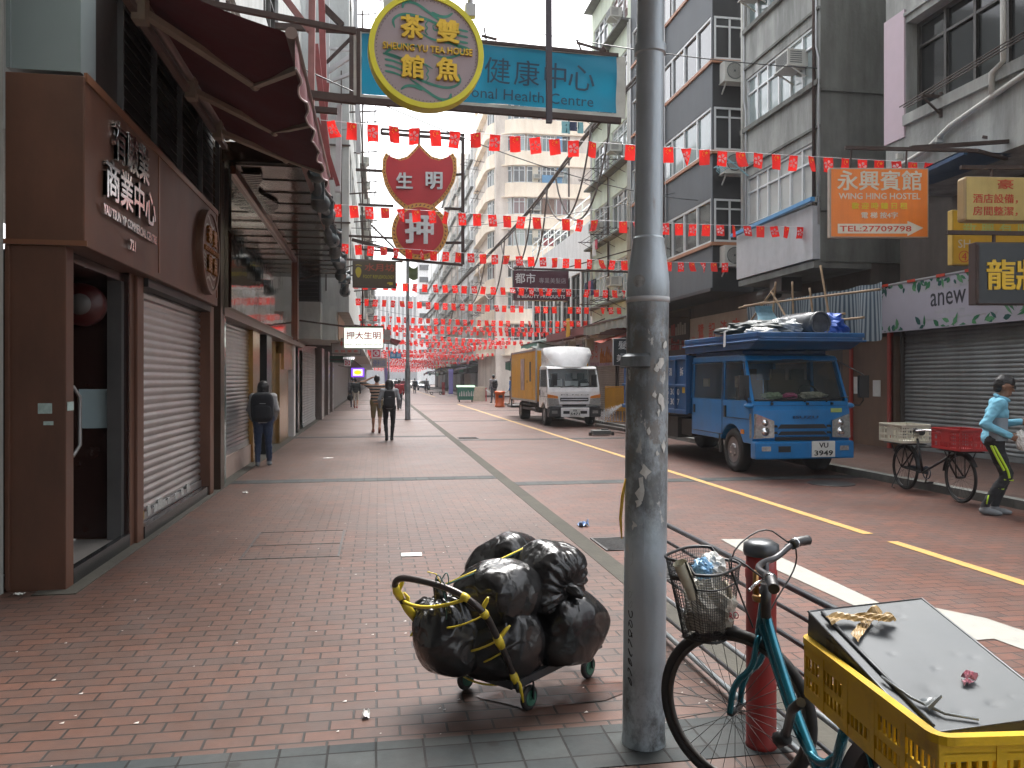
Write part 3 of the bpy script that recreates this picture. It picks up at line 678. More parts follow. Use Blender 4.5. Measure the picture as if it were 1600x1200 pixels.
# ================================================================ left-hand row
LR = pi/2
def lfac(y0, X=-2.4): return Fac((X, y0, 0), LR)
# --- neighbour nearest the camera
l0 = T('concrete_pier_building', 'weathered grey concrete building whose pier edge adjoins the bronze shopfront', 'building', (-3.5, 0, 0))
b = MB(); lfac(-14, -2.84).wall(b, 0, 20.72, -.05, 14, [], depth=5); b.done('wall', M_conc, l0)
# --- L1 bronze-clad commercial building
b = MB(); b.box(-2.84, 1.9, -14, 4.6, 4.0, 14); b.done('unseen_shade_overhang', M_conc, l0)  # overhang added out of view, above the camera, to darken the near pavement
l1 = T('bronze_clad_building', 'commercial building with bronze cladding, roller shutter, dark doorway and a round plaque', 'building', (-2.6, 9.4, 0))
f = lfac(0)                                            # x = Y, n = out towards the road, plane X = -2.4
b = MB()
b.box(-2.83, -2.40, 6.74, 6.9, 0, 2.69).box(-2.835, -2.80, 6.725, 6.745, .02, 2.69)
b.box(-2.9, -2.40, 8.38, 8.52, 0, 2.69).box(-2.52, -2.37, 8.52, 8.74, 0, 2.69).box(-2.6, -2.34, 11.9, 12.15, 0, 2.69)
b.done('pillar', M_bronze, l1, bevel=.006)
b = MB(); b.box(-2.83, -2.26, 6.72, 12.0, 2.69, 4.02); b.done('fascia', M_bronze, l1, bevel=.01)
b = MB(); b.box(-2.262, -2.252, 8.86, 8.9, 2.76, 3.98).box(-2.262, -2.25, 11.9, 11.95, 2.8, 3.98).box(-2.27, -2.245, 6.74, 11.98, 3.98, 4.05).box(-2.85, -2.24, 6.715, 6.73, 2.69, 2.73); b.done('fascia_joint', M_bronze2, l1)
MB().box(-2.8, -2.30, 6.76, 7.1, 4.06, 8.5).box(-2.83, -2.8, 6.74, 7.0, 4.06, 8.5).done('upper_panel', M_greypan, l1)
b = MB(); b.box(-2.42, -2.32, 7.1, 7.72, 4.06, 8).box(-2.5, -2.38, 7.1, 12.3, 4.06, 8.0); b.done('upper_backing', M_dark, l1)
b = MB()
for z in np.arange(4.15, 8, .105): b.add([(-2.3, 7.75, z), (-2.3, 12.2, z), (-2.37, 12.2, z+.07), (-2.37, 7.75, z+.07)], [(0, 1, 2, 3)])
for y in (7.74, 8.85, 9.95, 11.05, 12.2): b.box(-2.33, -2.27, y-.015, y+.015, 4.06, 8)
b.done('louvre', mat('louvre_metal', (.09, .09, .095), .35, metal=.6), l1)
b = MB(); f.wall(b, 6.75, 12.35, 8, 14.2, [(7.2, z, 1.9, 1.5) for z in (8.8, 11.7)]+[(9.9, z, 1.9, 1.5) for z in (8.8, 11.7)], depth=6); b.done('upper_wall', M_plaster, l1)
for z in (8.8, 11.7):
    for x in (7.2, 9.9): window(l1, f, x, z, 1.9, 1.5, 3)
# doorway lobby
b = MB(); b.box(-4.2, -2.405, 8.36, 8.378, .1, 2.69).box(-4.2, -4.1, 6.9, 8.37, 0, 2.69).box(-4.1, -2.45, 6.92, 8.36, 2.6, 2.68); b.done('lobby_wall', M_darkbrown, l1)
MB().box(-4.1, -2.46, 6.9, 8.37, 0, .09).done('lobby_floor', mat('lobby_tile', (.16, .15, .14), .4), l1)
MB().box(-2.46, -2.40, 6.9, 8.38, -.02, .13).box(-2.44, -2.36, 8.74, 11.9, -.02, .13).done('door_step', M_blackstone, l1)
MB().box(-2.58, -2.45, 8.28, 8.37, .09, 2.6).done('door_jamb', mat('jamb_steel', (.12, .12, .12), .4, metal=.5), l1)
d = MB().box(-3.55, -2.6, 6.93, 6.96, .1, 2.5).done('door', M_dark, l1)
b = MB(); b.tube([(-2.6, 6.97, 1.0), (-2.47, 7.1, 1.02), (-2.44, 7.15, 1.1), (-2.44, 7.15, 1.5), (-2.47, 7.1, 1.58), (-2.6, 6.97, 1.6)], .017, 8); b.done('handle', mat('dull_steel', (.22, .22, .22), .4, metal=.6), d)
MB().box(-2.86, -2.6, 8.352, 8.357, 1.17, 1.55).done('notice', mat('notice_paper', (.3, .4, .43), .6, var=.05), l1)
MB().lathe([(.0, .0), (.2, .0), (.2, .14), (.0, .14)], (-2.75, 8.2, 2.35), 28, axis=(0, -1, 0)).done('fire_hose_reel', mat('reel_red', (.05, .003, .003), .4), l1)
MB().lathe([(.0, .145), (.1, .145), (.1, .15), (0, .15)], (-2.75, 8.2, 2.35), 24, axis=(0, -1, 0)).done('reel_disc', mat('reel_disc', (.1, .095, .09), .5), l1)
shutter(l1, f, 8.74, 11.9, .13, 2.62, -.1, M_shut, .088, .028)
b = MB()
for i, (y, c) in enumerate(((8.95, 0), (9.2, 1), (9.45, 1), (9.62, 1), (9.8, 1), (10.05, 1), (10.4, 1), (10.7, 1), (11.0, 1))): b.box(-2.47, -2.455, y, y+random.uniform(.1, .2), .16, .16+random.uniform(.07, .12), c)
b.done('shutter_sticker', [mat('sticker_yellow', (.4, .28, .05), .6), mat('sticker_grey', (.3, .3, .29), .6, var=.5, scale=30)], l1)
MB().box(-2.5, -2.33, 8.76, 11.9, 2.6, 2.69).done('shutter_hood', M_black, l1)
MB().box(-2.395, -2.392, 6.75, 6.88, 1.4, 1.47).box(-2.6, -2.5, 6.732, 6.738, 1.38, 1.46).box(-2.56, -2.49, 6.732, 6.738, 1.29, 1.32).done('door_sticker', mat('sticker_pale', (.3, .4, .38), .5, var=.3, scale=40), l1)
# metal lettering standing off the fascia
def fsign(y, z): return face_matrix((-2.25, y, z), (0, 1, 0), (0, 0, 1))
text('有駿業', M_chrome, l1, fsign(7.85, 3.72), h=.36, w=1.05, bold=.025, ext=.03)
text('商業中心', M_chrome, l1, fsign(7.86, 3.34), h=.34, w=1.5, bold=.025, ext=.03)
text('YAU TSUN YIP COMMERCIAL CENTRE', M_chrome, l1, fsign(7.86, 3.06), h=.085, w=1.6, bold=.03, ext=.025)
text('721', M_chrome, l1, fsign(7.86, 2.88), h=.1, bold=.03, ext=.025)
# fascia plaque
def plaque(parent, M, R, gold, teal, face, rim, dots, th, both=False):
    P = lambda x, y, n: M @ V((x, y, n))
    C = [(cos(2*pi*i/64), sin(2*pi*i/64)) for i in range(64)]
    b = MB(); b.prism([(x*R*.9, y*R*.9) for x, y in C], P, -th+.015, 0); b.done('disc', face, parent)
    b = MB(); n = 64
    ring = [(R*.9, -.0), (R*.9, .02), (R*.99, .02), (R, .0), (R, -th), (R*.9, -th)]
    vs = [P(x*r, y*r, z) for r, z in ring for x, y in C]; k = len(ring)
    b.add(vs, [(i*n+j, i*n+(j+1) % n, ((i+1) % k)*n+(j+1) % n, ((i+1) % k)*n+j) for i in range(k) for j in range(n)], 0, False); b.done('rim', rim, parent)
    if dots:
        b = MB()
        for i in range(84):
            a = 2*pi*i/84; b.cyl(P(cos(a)*R*.865, sin(a)*R*.865, -.002), P(cos(a)*R*.865, sin(a)*R*.865, .006), R*.008, 6)
        b.done('rivet', dots, parent)
    # swirling brush strokes of two fish
    b = MB()
    def st(pts, w0, w1, z=.004):
        pts = [V(p) for p in pts]; 
        for q in range(2):   # smooth
            np_ = [pts[0]]
            for u, v in zip(pts[:-1], pts[1:]): np_ += [u*.75+v*.25, u*.25+v*.75]
            pts = np_+[pts[-1]]
        k = len(pts); vs = []
        for i, p in enumerate(pts):
            t = (pts[min(i+1, k-1)]-pts[max(i-1, 0)]).normalized(); nn = V((-t.y, t.x)); ww = w0+(w1-w0)*i/(k-1); ww *= min(1, .35+3*min(i, k-1-i)/k)
            vs += [P((p.x+nn.x*ww)*R, (p.y+nn.y*ww)*R, z), P((p.x-nn.x*ww)*R, (p.y-nn.y*ww)*R, z)]
        b.add(vs, [(2*i, 2*i+1, 2*i+3, 2*i+2) for i in range(k-1)])
    for s in (1, -1):
        q = lambda L: [(s*x, s*y) for x, y in L]
        st(q([(-.42, .7), (-.4, .82), (-.2, .82), (.05, .66), (.3, .5)]), .03, .02); st(q([(.08, .68), (.2, .62), (.35, .62), (.45, .7)]), .03, .02)
        st(q([(-.55, .35), (-.6, .5), (-.4, .62), (-.1, .58), (.3, .45)]), .02, .025); st(q([(-.1, .3), (.1, .2), (.4, .18), (.75, .1)]), .012, .03)
        for i in range(4): st(q([(.35, .5-.1*i), (.55, .42-.1*i), (.72, .4-.1*i)]), .012, .024)
        st(q([(.1, .45), (.22, .5), (.24, .4), (.12, .36), (.1, .45)]), .012, .012); st(q([(-.1, .05), (-.35, .1), (-.6, .0), (-.72, -.1)]), .015, .025)
        st(q([(.02, .52), (-.04, .45), (.02, .4), (-.04, .34), (.02, .28)]), .012, .012)
    b.done('fish_emblem', teal, parent)
    for ch, x, y in (('茶', -.25, .38), ('雙', .36, .36), ('館', -.25, -.3), ('魚', .36, -.3)):
        text(ch, gold, parent, M @ Matrix.Translation((x*R, y*R, 0)), h=R*.4, bold=.04, ext=.03*R/.55)
    text('SHEUNG YU TEA HOUSE', gold, parent, M @ Matrix.Translation((.02*R, .03*R, 0)), h=R*.115, w=R*1.55, bold=.008, ext=.025*R/.55)
M_sgold = mat('sign_gold', (.62, .4, .04), .35, metal=.3, var=.15)
M_steal = mat('sign_teal', (.03, .19, .14), .5, var=.4, scale=8)
M_sface = mat('sign_face', (.3, .24, .26), .6, var=.06, scale=3)
M_syel = mat('sign_yellow', (.62, .56, .03), .45, var=.1, dirt=.25, dcol=(.3, .27, .03))
pq = MB().box(-2.26, -2.255, 11.2, 11.21, 3.3, 3.31).done('plaque', M_bronze, l1)
plaque(pq, fsign(11.15, 3.33) @ Matrix.Translation((0, 0, .06)), .56, mat('plaque_gold', (.3, .13, .03), .4, metal=.5), mat('plaque_line', (.35, .33, .28), .4), M_bronze, mat('plaque_rim', (.1, .05, .03), .4), None, .07)
# --- round hanging tea house sign
C0 = at(667, 80, 7.6); rz = radians(3)
ts = T('round_tea_house_sign', 'round grey and yellow hanging sign with gold characters and teal fish strokes', 'sign', C0)
R_ = .55
plaque(ts, face_matrix(C0, (cos(rz), sin(rz), 0), (0, 0, 1)), R_, M_sgold, M_steal, M_sface, M_syel, mat('rivet_dark', (.08, .05, .08), .5), .13)
b = MB(); 
for sx in (-.36, .42): b.cyl(C0+V((sx, .06, .40)), C0+V((sx, .06, .95)), .028, 8); b.box(C0.x+sx-.05, C0.x+sx+.05, C0.y+.02, C0.y+.1, C0.z+.38, C0.z+.5)
b.bar(C0+V((-2.75, .06, .95)), C0+V((.7, .06, .95)), .08); b.bar(C0+V((-2.75, .06, 1.7)), C0+V((.3, .06, .98)), .03)
b.done('hanger', M_ltgrey, ts)
# --- maroon awning with folding arms
aw = T('maroon_awning', 'dark maroon retractable awning with tan folding arms over the shuttered shopfront', 'awning', (-1.6, 9.9, 4.7))
Y0, Y1, XW, ZW, XF, ZF = 7.4, 12.45, -2.26, 5.3, -.76, 4.74
b = MB(); b.grid(lambda u, v: V((XW+(XF-XW)*v, Y0+(Y1-Y0)*u, ZW+(ZF-ZW)*v-.05*sin(pi*v)*(1+.3*sin(u*30)))), 30, 8)
b.done('canopy', M_maroon, aw)
b = MB(); b.grid(lambda u, v: V((XF+.03+.03*sin(u*40)*v, Y0+(Y1-Y0)*u, ZF-.02-(.28+.03*abs(sin(u*pi*11)))*v)), 132, 4)
vl = b.done('valance', mat('valance_red', (.1, .012, .02), .8, var=.2, scale=8), aw)
b = MB(); b.tube([(XF+.035+.03*sin(u*40), Y0+(Y1-Y0)*u, ZF-.02-(.28+.03*abs(sin(u*pi*11)))) for u in np.linspace(0, 1, 133)], .012, 5); b.done('valance_trim', mat('trim_white', (.5, .42, .42), .8), vl)
b = MB(); b.cyl((XF, Y0-.03, ZF), (XF, Y1+.03, ZF), .055, 12); b.cyl((XW+.05, Y0, ZW-.06), (XW+.05, Y1, ZW-.06), .05, 10); b.bar((XW+.02, Y0, ZW-.2), (XW+.02, Y1, ZW-.2), .07)
b.done('front_bar', mat('awning_bar', (.17, .12, .11), .5, metal=.4), aw)
for yb, ye, yf in ((8.0, 9.3, 8.15), (10.1, 11.0, 9.9), (11.7, 12.35, 12.3)):
    e = V((-1.35, ye, 4.93)); b = MB(); b.bar((XW+.05, yb, ZW-.18), e, .09, .06).bar(e, (XF, yf, ZF-.02), .075, .05); b.ell(e, .06, 10, 6); b.box(XW, XW+.12, yb-.08, yb+.08, ZW-.3, ZW-.05)
    b.done('folding_arm', M_awnarm, aw)
# --- L2 mirror-clad shop with gold columns
l2 = T('mirror_clad_building', 'shop building with bronze mirror fascia and soffit, gold columns and grey roller shutters', 'building', (-2.8, 19, 0))
b = MB(); b.box(-2.5, -2.3, 12.45, 12.75, 0, 5.1); b.done('corner_post', mat('corner_post', (.05, .03, .02), .35, metal=.5), l2)
b = MB(); b.box(-2.52, -2.36, 12.78, 13.2, 0, 2.72).done('glass_pillar', mat('green_glass_pillar', (.12, .2, .19), .1, metal=.4, var=.4), l2)
b = MB(); b.box(-2.6, -2.2, 12.76, 22.2, 2.74, 4.88); b.done('mirror_fascia', M_mirror, l2)
b = MB(); b.grid(lambda u, v: V((-2.2+1.1*v, 12.5+13.8*u, 4.9+.004*sin(u*60))), 40, 4, sm=False); b.box(-2.3, -1.1, 12.5, 26.3, 4.92, 5.2); b.done('mirror_soffit', M_goldmir, l2)
b = MB(); b.box(-2.22, -2.14, 12.76, 22.2, 4.78, 4.9).box(-2.24, -2.12, 22.15, 22.45, 2.7, 4.9).box(-1.14, -1.06, 12.5, 26.3, 4.86, 5.25); b.done('trim', mat('red_brown_trim', (.16, .05, .025), .3, metal=.5), l2)
b = MB()
for y in np.arange(12.6, 26, .9): b.box(-2.15, -1.15, y, y+.03, 4.88, 4.898)
for y in np.arange(13, 16, .12): b.box(-2.1, -1.9+.1*sin(y*3), y, y+.06, 4.84, 4.88)
b.done('soffit_strip', M_goldmir, l2)
b = MB(); b.box(-2.62, -2.3, 12.6, 26, 2.62, 2.74); b.done('canopy_edge', mat('ribbed_fascia', (.2, .15, .13), .4, metal=.4), l2)
f = lfac(0, -2.52)
shutter(l2, f, 13.2, 16.4, .36, 2.62, 0, mat('shutter_dark', (.3, .31, .32), .3, metal=.8, var=.15, dirt=.4, dcol=(.1, .1, .1)), .07, .018)
MB().box(-2.6, -2.46, 13.2, 16.4, 0, .36).done('plinth', mat('pinkish_granite', (.27, .2, .17), .35, var=.3, scale=25), l2)
b = MB(); b.box(-2.6, -2.42, 16.4, 17.3, 0, 2.62).box(-2.75, -2.4, 21.5, 23.6, 1.9, 2.62).box(-2.75, -2.45, 21.0, 23.0, 0, 2.3); b.done('gold_column', M_gold, l2)
b = MB(); b.box(-2.6, -2.38, 18.1, 18.9, 0, 2.62).box(-2.6, -2.4, 25.2, 25.5, 0, 2.62); b.done('black_column', M_blackstone, l2)
b = MB(); b.box(-2.62, -2.55, 17.3, 18.1, 0, 2.62).box(-2.62, -2.55, 18.9, 21, 0, 2.62).box(-2.62, -2.55, 24.1, 25.2, 0, 2.62); b.done('shop_glass', mat('shop_glass', (.3, .33, .33), .06, metal=.7, var=.4, scale=2, bump=.1, bscale=1.5), l2)
MB().box(-2.56, -2.36, 23.6, 24.05, 0, 2.62).done('white_post', mat('white_marble', (.55, .52, .5), .3, var=.2), l2)
MB().box(-3.4, -2.66, 12.5, 26.4, 0, 4.8).done('ground_floor', M_dark, l2)
f = lfac(12.4)
b = MB(); f.wall(b, 0, 13.9, 5.2, 13.5, [(1+4.3*k, z, 2.6, 1.5) for k in range(3) for z in (6.6, 9.5)], depth=6); b.done('upper_wall', M_plaster, l2)
for k in range(3):
    for z in (6.6, 9.5): window(l2, f, 1+4.3*k, z, 2.6, 1.5, 3, .3, .1, M_dframe if k == 1 else M_wframe, M_glassd)
# tarpaulin rolled along the soffit edge
b = MB(); pts = [V((-.98+.05*sin(y*2.1), y, 5.05-.22*abs(sin(y*1.15))-.03*(y-13))) for y in np.linspace(12.6, 26.4, 60)]
b.tube(pts, [.1+.05*sin(i*.9)+.03*sin(i*2.3) for i in range(60)], 10); b.tube([p+V((.1, 0, .22)) for p in pts], .03, 6)
for i in range(2, 60, 5): b.box(pts[i].x-.1, pts[i].x+.12, pts[i].y-.05, pts[i].y+.05, pts[i].z-.12, pts[i].z+.3)
b.done('rolled_tarpaulin', mat('tarpaulin', (.028, .045, .05), .5, var=.5, scale=3, bump=.4, bscale=8), None, label='dark blue-green tarpaulin rolled up along the edge of the mirrored soffit', cat='tarpaulin')
# --- red steel sign frame rising from the awning, and scaffold of steel bars
sf = T('red_steel_frame', 'faded red steel posts and braces rising beside the outer edge of the maroon awning', 'steel frame', (-.7, 13, 4))
def O(px, py, Y): return onY(px, py, Y)
b = MB(); b.bar(O(488, -20, 12.9), O(486, 180, 12.9), .1).bar(O(440, -10, 12.9), O(484, 48, 12.9), .09); b.done('pink_post', M_pinksteel, sf)
b = MB(); b.bar(O(502, -20, 14.6), O(508, 215, 14.6), .11).bar(O(493, 70, 14.2), O(516, 280, 14.2), .1).bar(O(512, 130, 14.4), O(503, 270, 14.4), .06).bar(O(495, 185, 14), O(528, 290, 14), .07); b.done('red_post', M_redsteel, sf)
b = MB(); b.bar(O(430, 41, 14.7), O(556, 48, 14.7), .1).bar(O(490, 152, 14.7), O(556, 152, 14.7), .1).bar(O(491, 171, 13.6), O(527, 174, 13.6), .09).bar(O(551, 55, 14.7), O(551, 160, 14.7), .12).bar(O(505, 10, 14.7), O(535, 40, 14.7), .1).bar(O(510, 98, 14.7), O(550, 58, 14.7), .05); b.done('cross_bar', M_rust, sf)
b = MB(); b.bar(O(512, -10, 16), O(512, 150, 16), .07).bar(O(530, 165, 15), O(528, 300, 15), .1).bar(O(512, 112, 16), O(548, 88, 16), .08).bar(O(515, 128, 16), O(548, 115, 16), .06).bar(O(465, 50, 16), O(465, 100, 16), .07).bar(O(480, -5, 16), O(480, 45, 16), .06).bar(O(555, 0, 17), O(560, 240, 17), .09).bar(O(512, 75, 16), O(556, 80, 16), .05).bar(O(520, 200, 17), O(560, 200, 17), .05); b.done('grey_post', M_ltgrey, sf)
# --- L3: white-grey building overhanging the pavement, with louvred plant box
l3 = T('overhanging_grey_building', 'pale grey building whose upper floors overhang the pavement beyond the mirrored shop', 'building', (-2, 36, 0))
f = lfac(27.5, -.95)
b = MB(); f.wall(b, 0, 17, 3.9, 16, [(.8+2.7*k, z, 1.9, 1.5) for k in range(6) for z in (5.4, 8.2, 11, 13.8)], depth=5); b.done('wall', M_plaster, l3)
for k in range(6):
    for z in (5.4, 8.2, 11, 13.8):
        window(l3, f, .8+2.7*k, z, 1.9, 1.5, 3, .3, .1, M_wframe, M_glassd if (k+int(z)) % 2 else M_glass, .07)
        if (k*3+int(z)) % 3 == 0: ac_unit(f, 1.7+2.7*k, z-.5, .02, 'air conditioner over the left pavement on the overhanging grey building', 'air conditioners on the overhanging grey building')
b = MB()
for z in (5.2, 8, 10.8, 13.6, 16.4):
    for q in range(3): b.bar((-.95, 28+5*q, z), (.0, 28+5*q, z+.1), .04); b.bar((-.6+.25*q, 28, z+.05), (-.6+.25*q, 41, z+.05), .03)
    b.bar((-.5, 27.3, z-2), (-.5, 27.3, z+.4), .05)
for x in (-2.2, -1.7, -1.2): b.bar((x, 27.45, 4.6), (x, 27.45, 12), .04)
b.bar((-2.3, 27.45, 6.9), (-.9, 27.45, 6.9), .05); b.bar((-2.3, 27.45, 9.5), (-.9, 27.45, 9.5), .05)
b.done('bracket', M_rust, l3)
pb = MB().box(-3.5, -1.82, 26.6, 27.4, 2.95, 4.15).box(-3.5, -1.35, 27.4, 33, 2.95, 4.1).done('plant_ledge', M_plaster, l3)
b = MB(); b.box(-3.4, -1.9, 26.72, 27.4, 4.15, 5.3, 1)
for i in range(9): z = 4.2+.125*i; b.box(-3.45, -1.86, 26.66, 27.4, z, z+.075)
for x in (-3.45, -2.68, -1.9): b.box(x, x+.05, 26.64, 27.4, 4.15, 5.32)
b.done('louvred_screen', [mat('louvre_dark', (.03, .025, .025), .4, metal=.3), M_dark], l3)
MB().box(-1.33, -1.31, 28, 32.8, 3.0, 4.05).done('tan_panel', mat('tan_panel', (.35, .27, .16), .4, var=.2), l3)
b = MB(); g = lfac(26.4, -2.5)
g.wall(b, 0, 18.2, 0, 2.96, [], depth=.8); b.done('shopfront', M_tile, l3)
shutter(l3, lfac(0, -2.44), 27, 32.4, .05, 2.6, 0, M_shut2, .09, .02)
for y, w in ((33.2, 1.2), (37.5, .7), (41, .5)): 
    MB().box(-2.5, -2.22, y, y+w, 0, 2.9).done('granite_column', M_tile, l3); MB().box(-2.25, -2.2, y+w-.06, y+w+.02, 0, 2.9).done('steel_edge', M_chrome, l3)
shutter(l3, lfac(0, -2.44), 34.8, 37.3, .05, 2.6, 0, M_shut2, .09, .02); shutter(l3, lfac(0, -2.44), 38.4, 40.8, .05, 2.6, 0, M_shut2, .09, .02)
# --- farther left blocks
def lblock(*a, **k):
    r, f = far_block(*a, **k); return r
lblock('narrow_tenement', 'grey tenement with rusty racks over the left pavement beyond the overhanging grey building', -.95, 44.7, 70, 17, M_plaster, -1, seed=11, grp='grey tenement in the left row')
lblock('narrow_tenement', 'taller cream tenement farther along the left row', -.9, 70.2, 108, 20, M_beige, -1, seed=12, bay=3.4, grp='taller cream tenement in the left row')
lblock('narrow_tenement', 'last pale tenement of the left row, at the far end', -.9, 108.2, 180, 24, M_pwhite, -1, seed=13, bay=6, acs=False)
# ================================================================ street furniture near the camera
M_polegrey = mat('pole_paint', (.26, .29, .31), .42, metal=.3, var=.16, scale=5, bump=.12, bscale=25, dirt=.85, dcol=(.055, .055, .055), dscale=(7, 7, 3), dthr=.5)
def pole_mat():
    m = mat('lamp_post_paint', (.42, .48, .52), .42, metal=.25, var=.14, scale=4, bump=.1, bscale=30); nt = m.node_tree; L = nt.links.new; b = nt.nodes['Principled BSDF']
    src = b.inputs['Base Color'].links[0].from_socket; tc = N(nt, 'ShaderNodeTexCoord'); sp = N(nt, 'ShaderNodeSeparateXYZ'); L(tc.outputs['Object'], sp.inputs[0])
    def layer(src, scale, thr, wid, col, z0, z1, soft=.12, amt=1):
        mp = N(nt, 'ShaderNodeMapping'); mp.inputs['Scale'].default_value = scale; L(tc.outputs['Object'], mp.inputs[0])
        n = N(nt, 'ShaderNodeTexNoise', Scale=1.0, Detail=9, Roughness=.72); L(mp.outputs[0], n.inputs['Vector'])
        r = N(nt, 'ShaderNodeMapRange'); r.inputs[1].default_value = thr; r.inputs[2].default_value = thr+wid; r.inputs[4].default_value = amt; L(n.outputs[0], r.inputs[0])
        a = N(nt, 'ShaderNodeMapRange'); a.inputs[1].default_value = z0-soft; a.inputs[2].default_value = z0+soft; L(sp.outputs['Z'], a.inputs[0])
        c = N(nt, 'ShaderNodeMapRange'); c.inputs[1].default_value = z1-soft; c.inputs[2].default_value = z1+soft; c.inputs[3].default_value = 1; c.inputs[4].default_value = 0; L(sp.outputs['Z'], c.inputs[0])
        m1 = N(nt, 'ShaderNodeMath', operation='MULTIPLY'); L(a.outputs[0], m1.inputs[0]); L(c.outputs[0], m1.inputs[1])
        m2 = N(nt, 'ShaderNodeMath', operation='MULTIPLY'); L(m1.outputs[0], m2.inputs[0]); L(r.outputs[0], m2.inputs[1])
        x = N(nt, 'ShaderNodeMix', data_type='RGBA'); L(m2.outputs[0], x.inputs[0]); L(src, x.inputs[6]); x.inputs[7].default_value = c4(col); return x.outputs[2]
    s = layer(src, (5, 5, 3), .36, .2, (.1, .105, .105), .95, 2.02, .1, .85)      # old glue grime
    s = layer(s, (14, 14, 9), .5, .05, (.17, .15, .13), 1.25, 1.98, .1, .7)        # torn paper
    s = layer(s, (16, 16, 7), .615, .02, (.5, .5, .48), .75, 1.95, .15, .9)         # white scraps
    s = layer(s, (9, 9, 6), .42, .2, (.045, .044, .04), -.1, .3, .12, .9)           # splash-dirt at the foot
    s = layer(s, (20, 20, 14), .62, .05, (.2, .2, .18), 0, .25, .1, .7)
    s = layer(s, (16, 16, 1.2), .55, .08, (.2, .085, .03), 2.28, 2.5, .06, .7)       # rust runs
    L(s, b.inputs['Base Color']); return m
PX, PY = 1.19, 3.48
lp = T('lamp_post', 'tall grey steel lamp post with graffiti, torn paper scraps and rust streaks beside the railing', 'lamp post', (PX, PY, 0))
lean = lambda z: (.010*z, 0)
prof = [(.1, 0), (.098, .03), (.096, .05), (.095, 2.0), (.097, 2.04), (.096, 2.09), (.082, 2.2), (.071, 2.27), (.072, 2.285), (.064, 2.295), (.061, 3.12), (.072, 3.125), (.073, 3.16), (.061, 3.165), (.058, 6), (.05, 8.5)]
b = MB(); n = 40; vs = []
for r, z in prof:
    for j in range(n): vs.append((PX+lean(z)[0]+r*cos(2*pi*j/n), PY+r*sin(2*pi*j/n), z))
b.add(vs, [(i*n+j, i*n+(j+1) % n, (i+1)*n+(j+1) % n, (i+1)*n+j) for i in range(len(prof)-1) for j in range(n)], 0, True)
po = b.done('shaft', pole_mat(), lp)
es = po.modifiers.new('edges', 'EDGE_SPLIT'); es.split_angle = radians(35)
# access door with cap
th0 = math.atan2(-PY, -PX)-.55
def pc(th, z, r): return (PX+lean(z)[0]+r*cos(th), PY+r*sin(th), z)
b = MB(); b.grid(lambda u, v: pc(th0-.5+1.0*u, .62+1.08*v, .0985), 14, 6); b.grid(lambda u, v: pc(th0-.5+1.0*u, .62, .095+.0035*v), 14, 1)
for e in (-.5, .5): b.grid(lambda u, v: pc(th0+e, .62+1.08*u, .094+.0045*v), 6, 1)
b.done('access_door', MATS['lamp_post_paint'], lp)
b = MB(); 
for (z0, z1, r0, r1) in ((1.70, 1.705, .094, .128), (1.705, 1.75, .128, .125), (1.75, 1.765, .125, .094)): b.grid(lambda u, v: pc(th0-.7+1.35*u, z0+(z1-z0)*v, r0+(r1-r0)*v), 16, 2)
for e in (-.7, .65): b.grid(lambda u, v: pc(th0+e, 1.70+.065*u, .09+.036*v), 2, 2)
b.done('door_cap', M_polegrey, lp)
b = MB(); b.lathe([(.09, 0), (.0975, .0), (.0985, .012), (.0975, .024), (.09, .024)], (PX+.02, PY, 1.995), 40); b.done('strap', M_ltgrey, lp)
# round sticker, paper scraps and marker graffiti
def on_pole(name, thc, zc, poly, m, r=.0972, rr=None):
    b = MB(); n = len(poly); vs = [pc(thc+x/(.095), zc+y, r) for x, y in poly]; vs.append(pc(thc+sum(p[0] for p in poly)/n/.095, zc+sum(p[1] for p in poly)/n, r+.0003))
    b.add(vs, [(i, (i+1) % n, n) for i in range(n)]); return b.done(name, m, lp)
thf = math.atan2(-PY, -PX)   # facing the camera
M_scrap = mat('paper_scrap', (.55, .55, .52), .8, var=.2, scale=30)
on_pole('round_sticker', thf-.42, 2.085, [(.028*cos(2*pi*i/24), .028*sin(2*pi*i/24)) for i in range(24)], mat('pale_sticker', (.3, .31, .31), .6, var=.9, scale=45), .0985)
rnd = random.Random(4)
for (tx, z, s) in ((.72, 1.55, .05), (.85, 1.35, .035), (.62, 1.72, .04), (-.05, 1.24, .05), (-.2, 1.16, .06), (-.32, 1.1, .04), (.35, 1.58, .022), (.42, 1.7, .028), (.1, 1.42, .02), (-.55, 1.0, .03), (.9, 1.8, .03), (.5, 1.32, .018), (.55, 1.5, .02)):
    k = 9; on_pole('paper_scrap', thf+tx, z, [(s*rnd.uniform(.25, 1)*cos(2*pi*i/k)*.55, s*rnd.uniform(.3, 1)*sin(2*pi*i/k)) for i in range(k)], M_scrap, .0995)
b = MB(); th = thf-.72; z = .78
def scrawl(pts): b.tube([pc(th+x/.095, z_, .0967) for x, z_ in pts], .0022, 4)
scrawl([(.0+.012*cos(a*1.0), .83+.03*sin(a)+.004*a) for a in np.linspace(0, 7, 30)])
for i, zz in enumerate(np.linspace(.73, .3, 11)):
    w = .011; scrawl([(w*cos(a+i), zz+.016*sin(a*1.3+i*.7)) for a in np.linspace(0, 4.2+1.5*(i % 3), 14)])
b.done('graffiti', mat('marker_black', (.01, .01, .01), .5), lp)
b = MB(); b.tube([pc(thf-1.15, 1.2, .1), pc(thf-1.2, 1.12, .112), pc(thf-1.22, 1.02, .12), pc(thf-1.16, .93, .115)], [.004, .008, .007, .003], 6); b.done('yellow_tape', mat('tape_yellow', (.55, .33, .03), .5), lp)
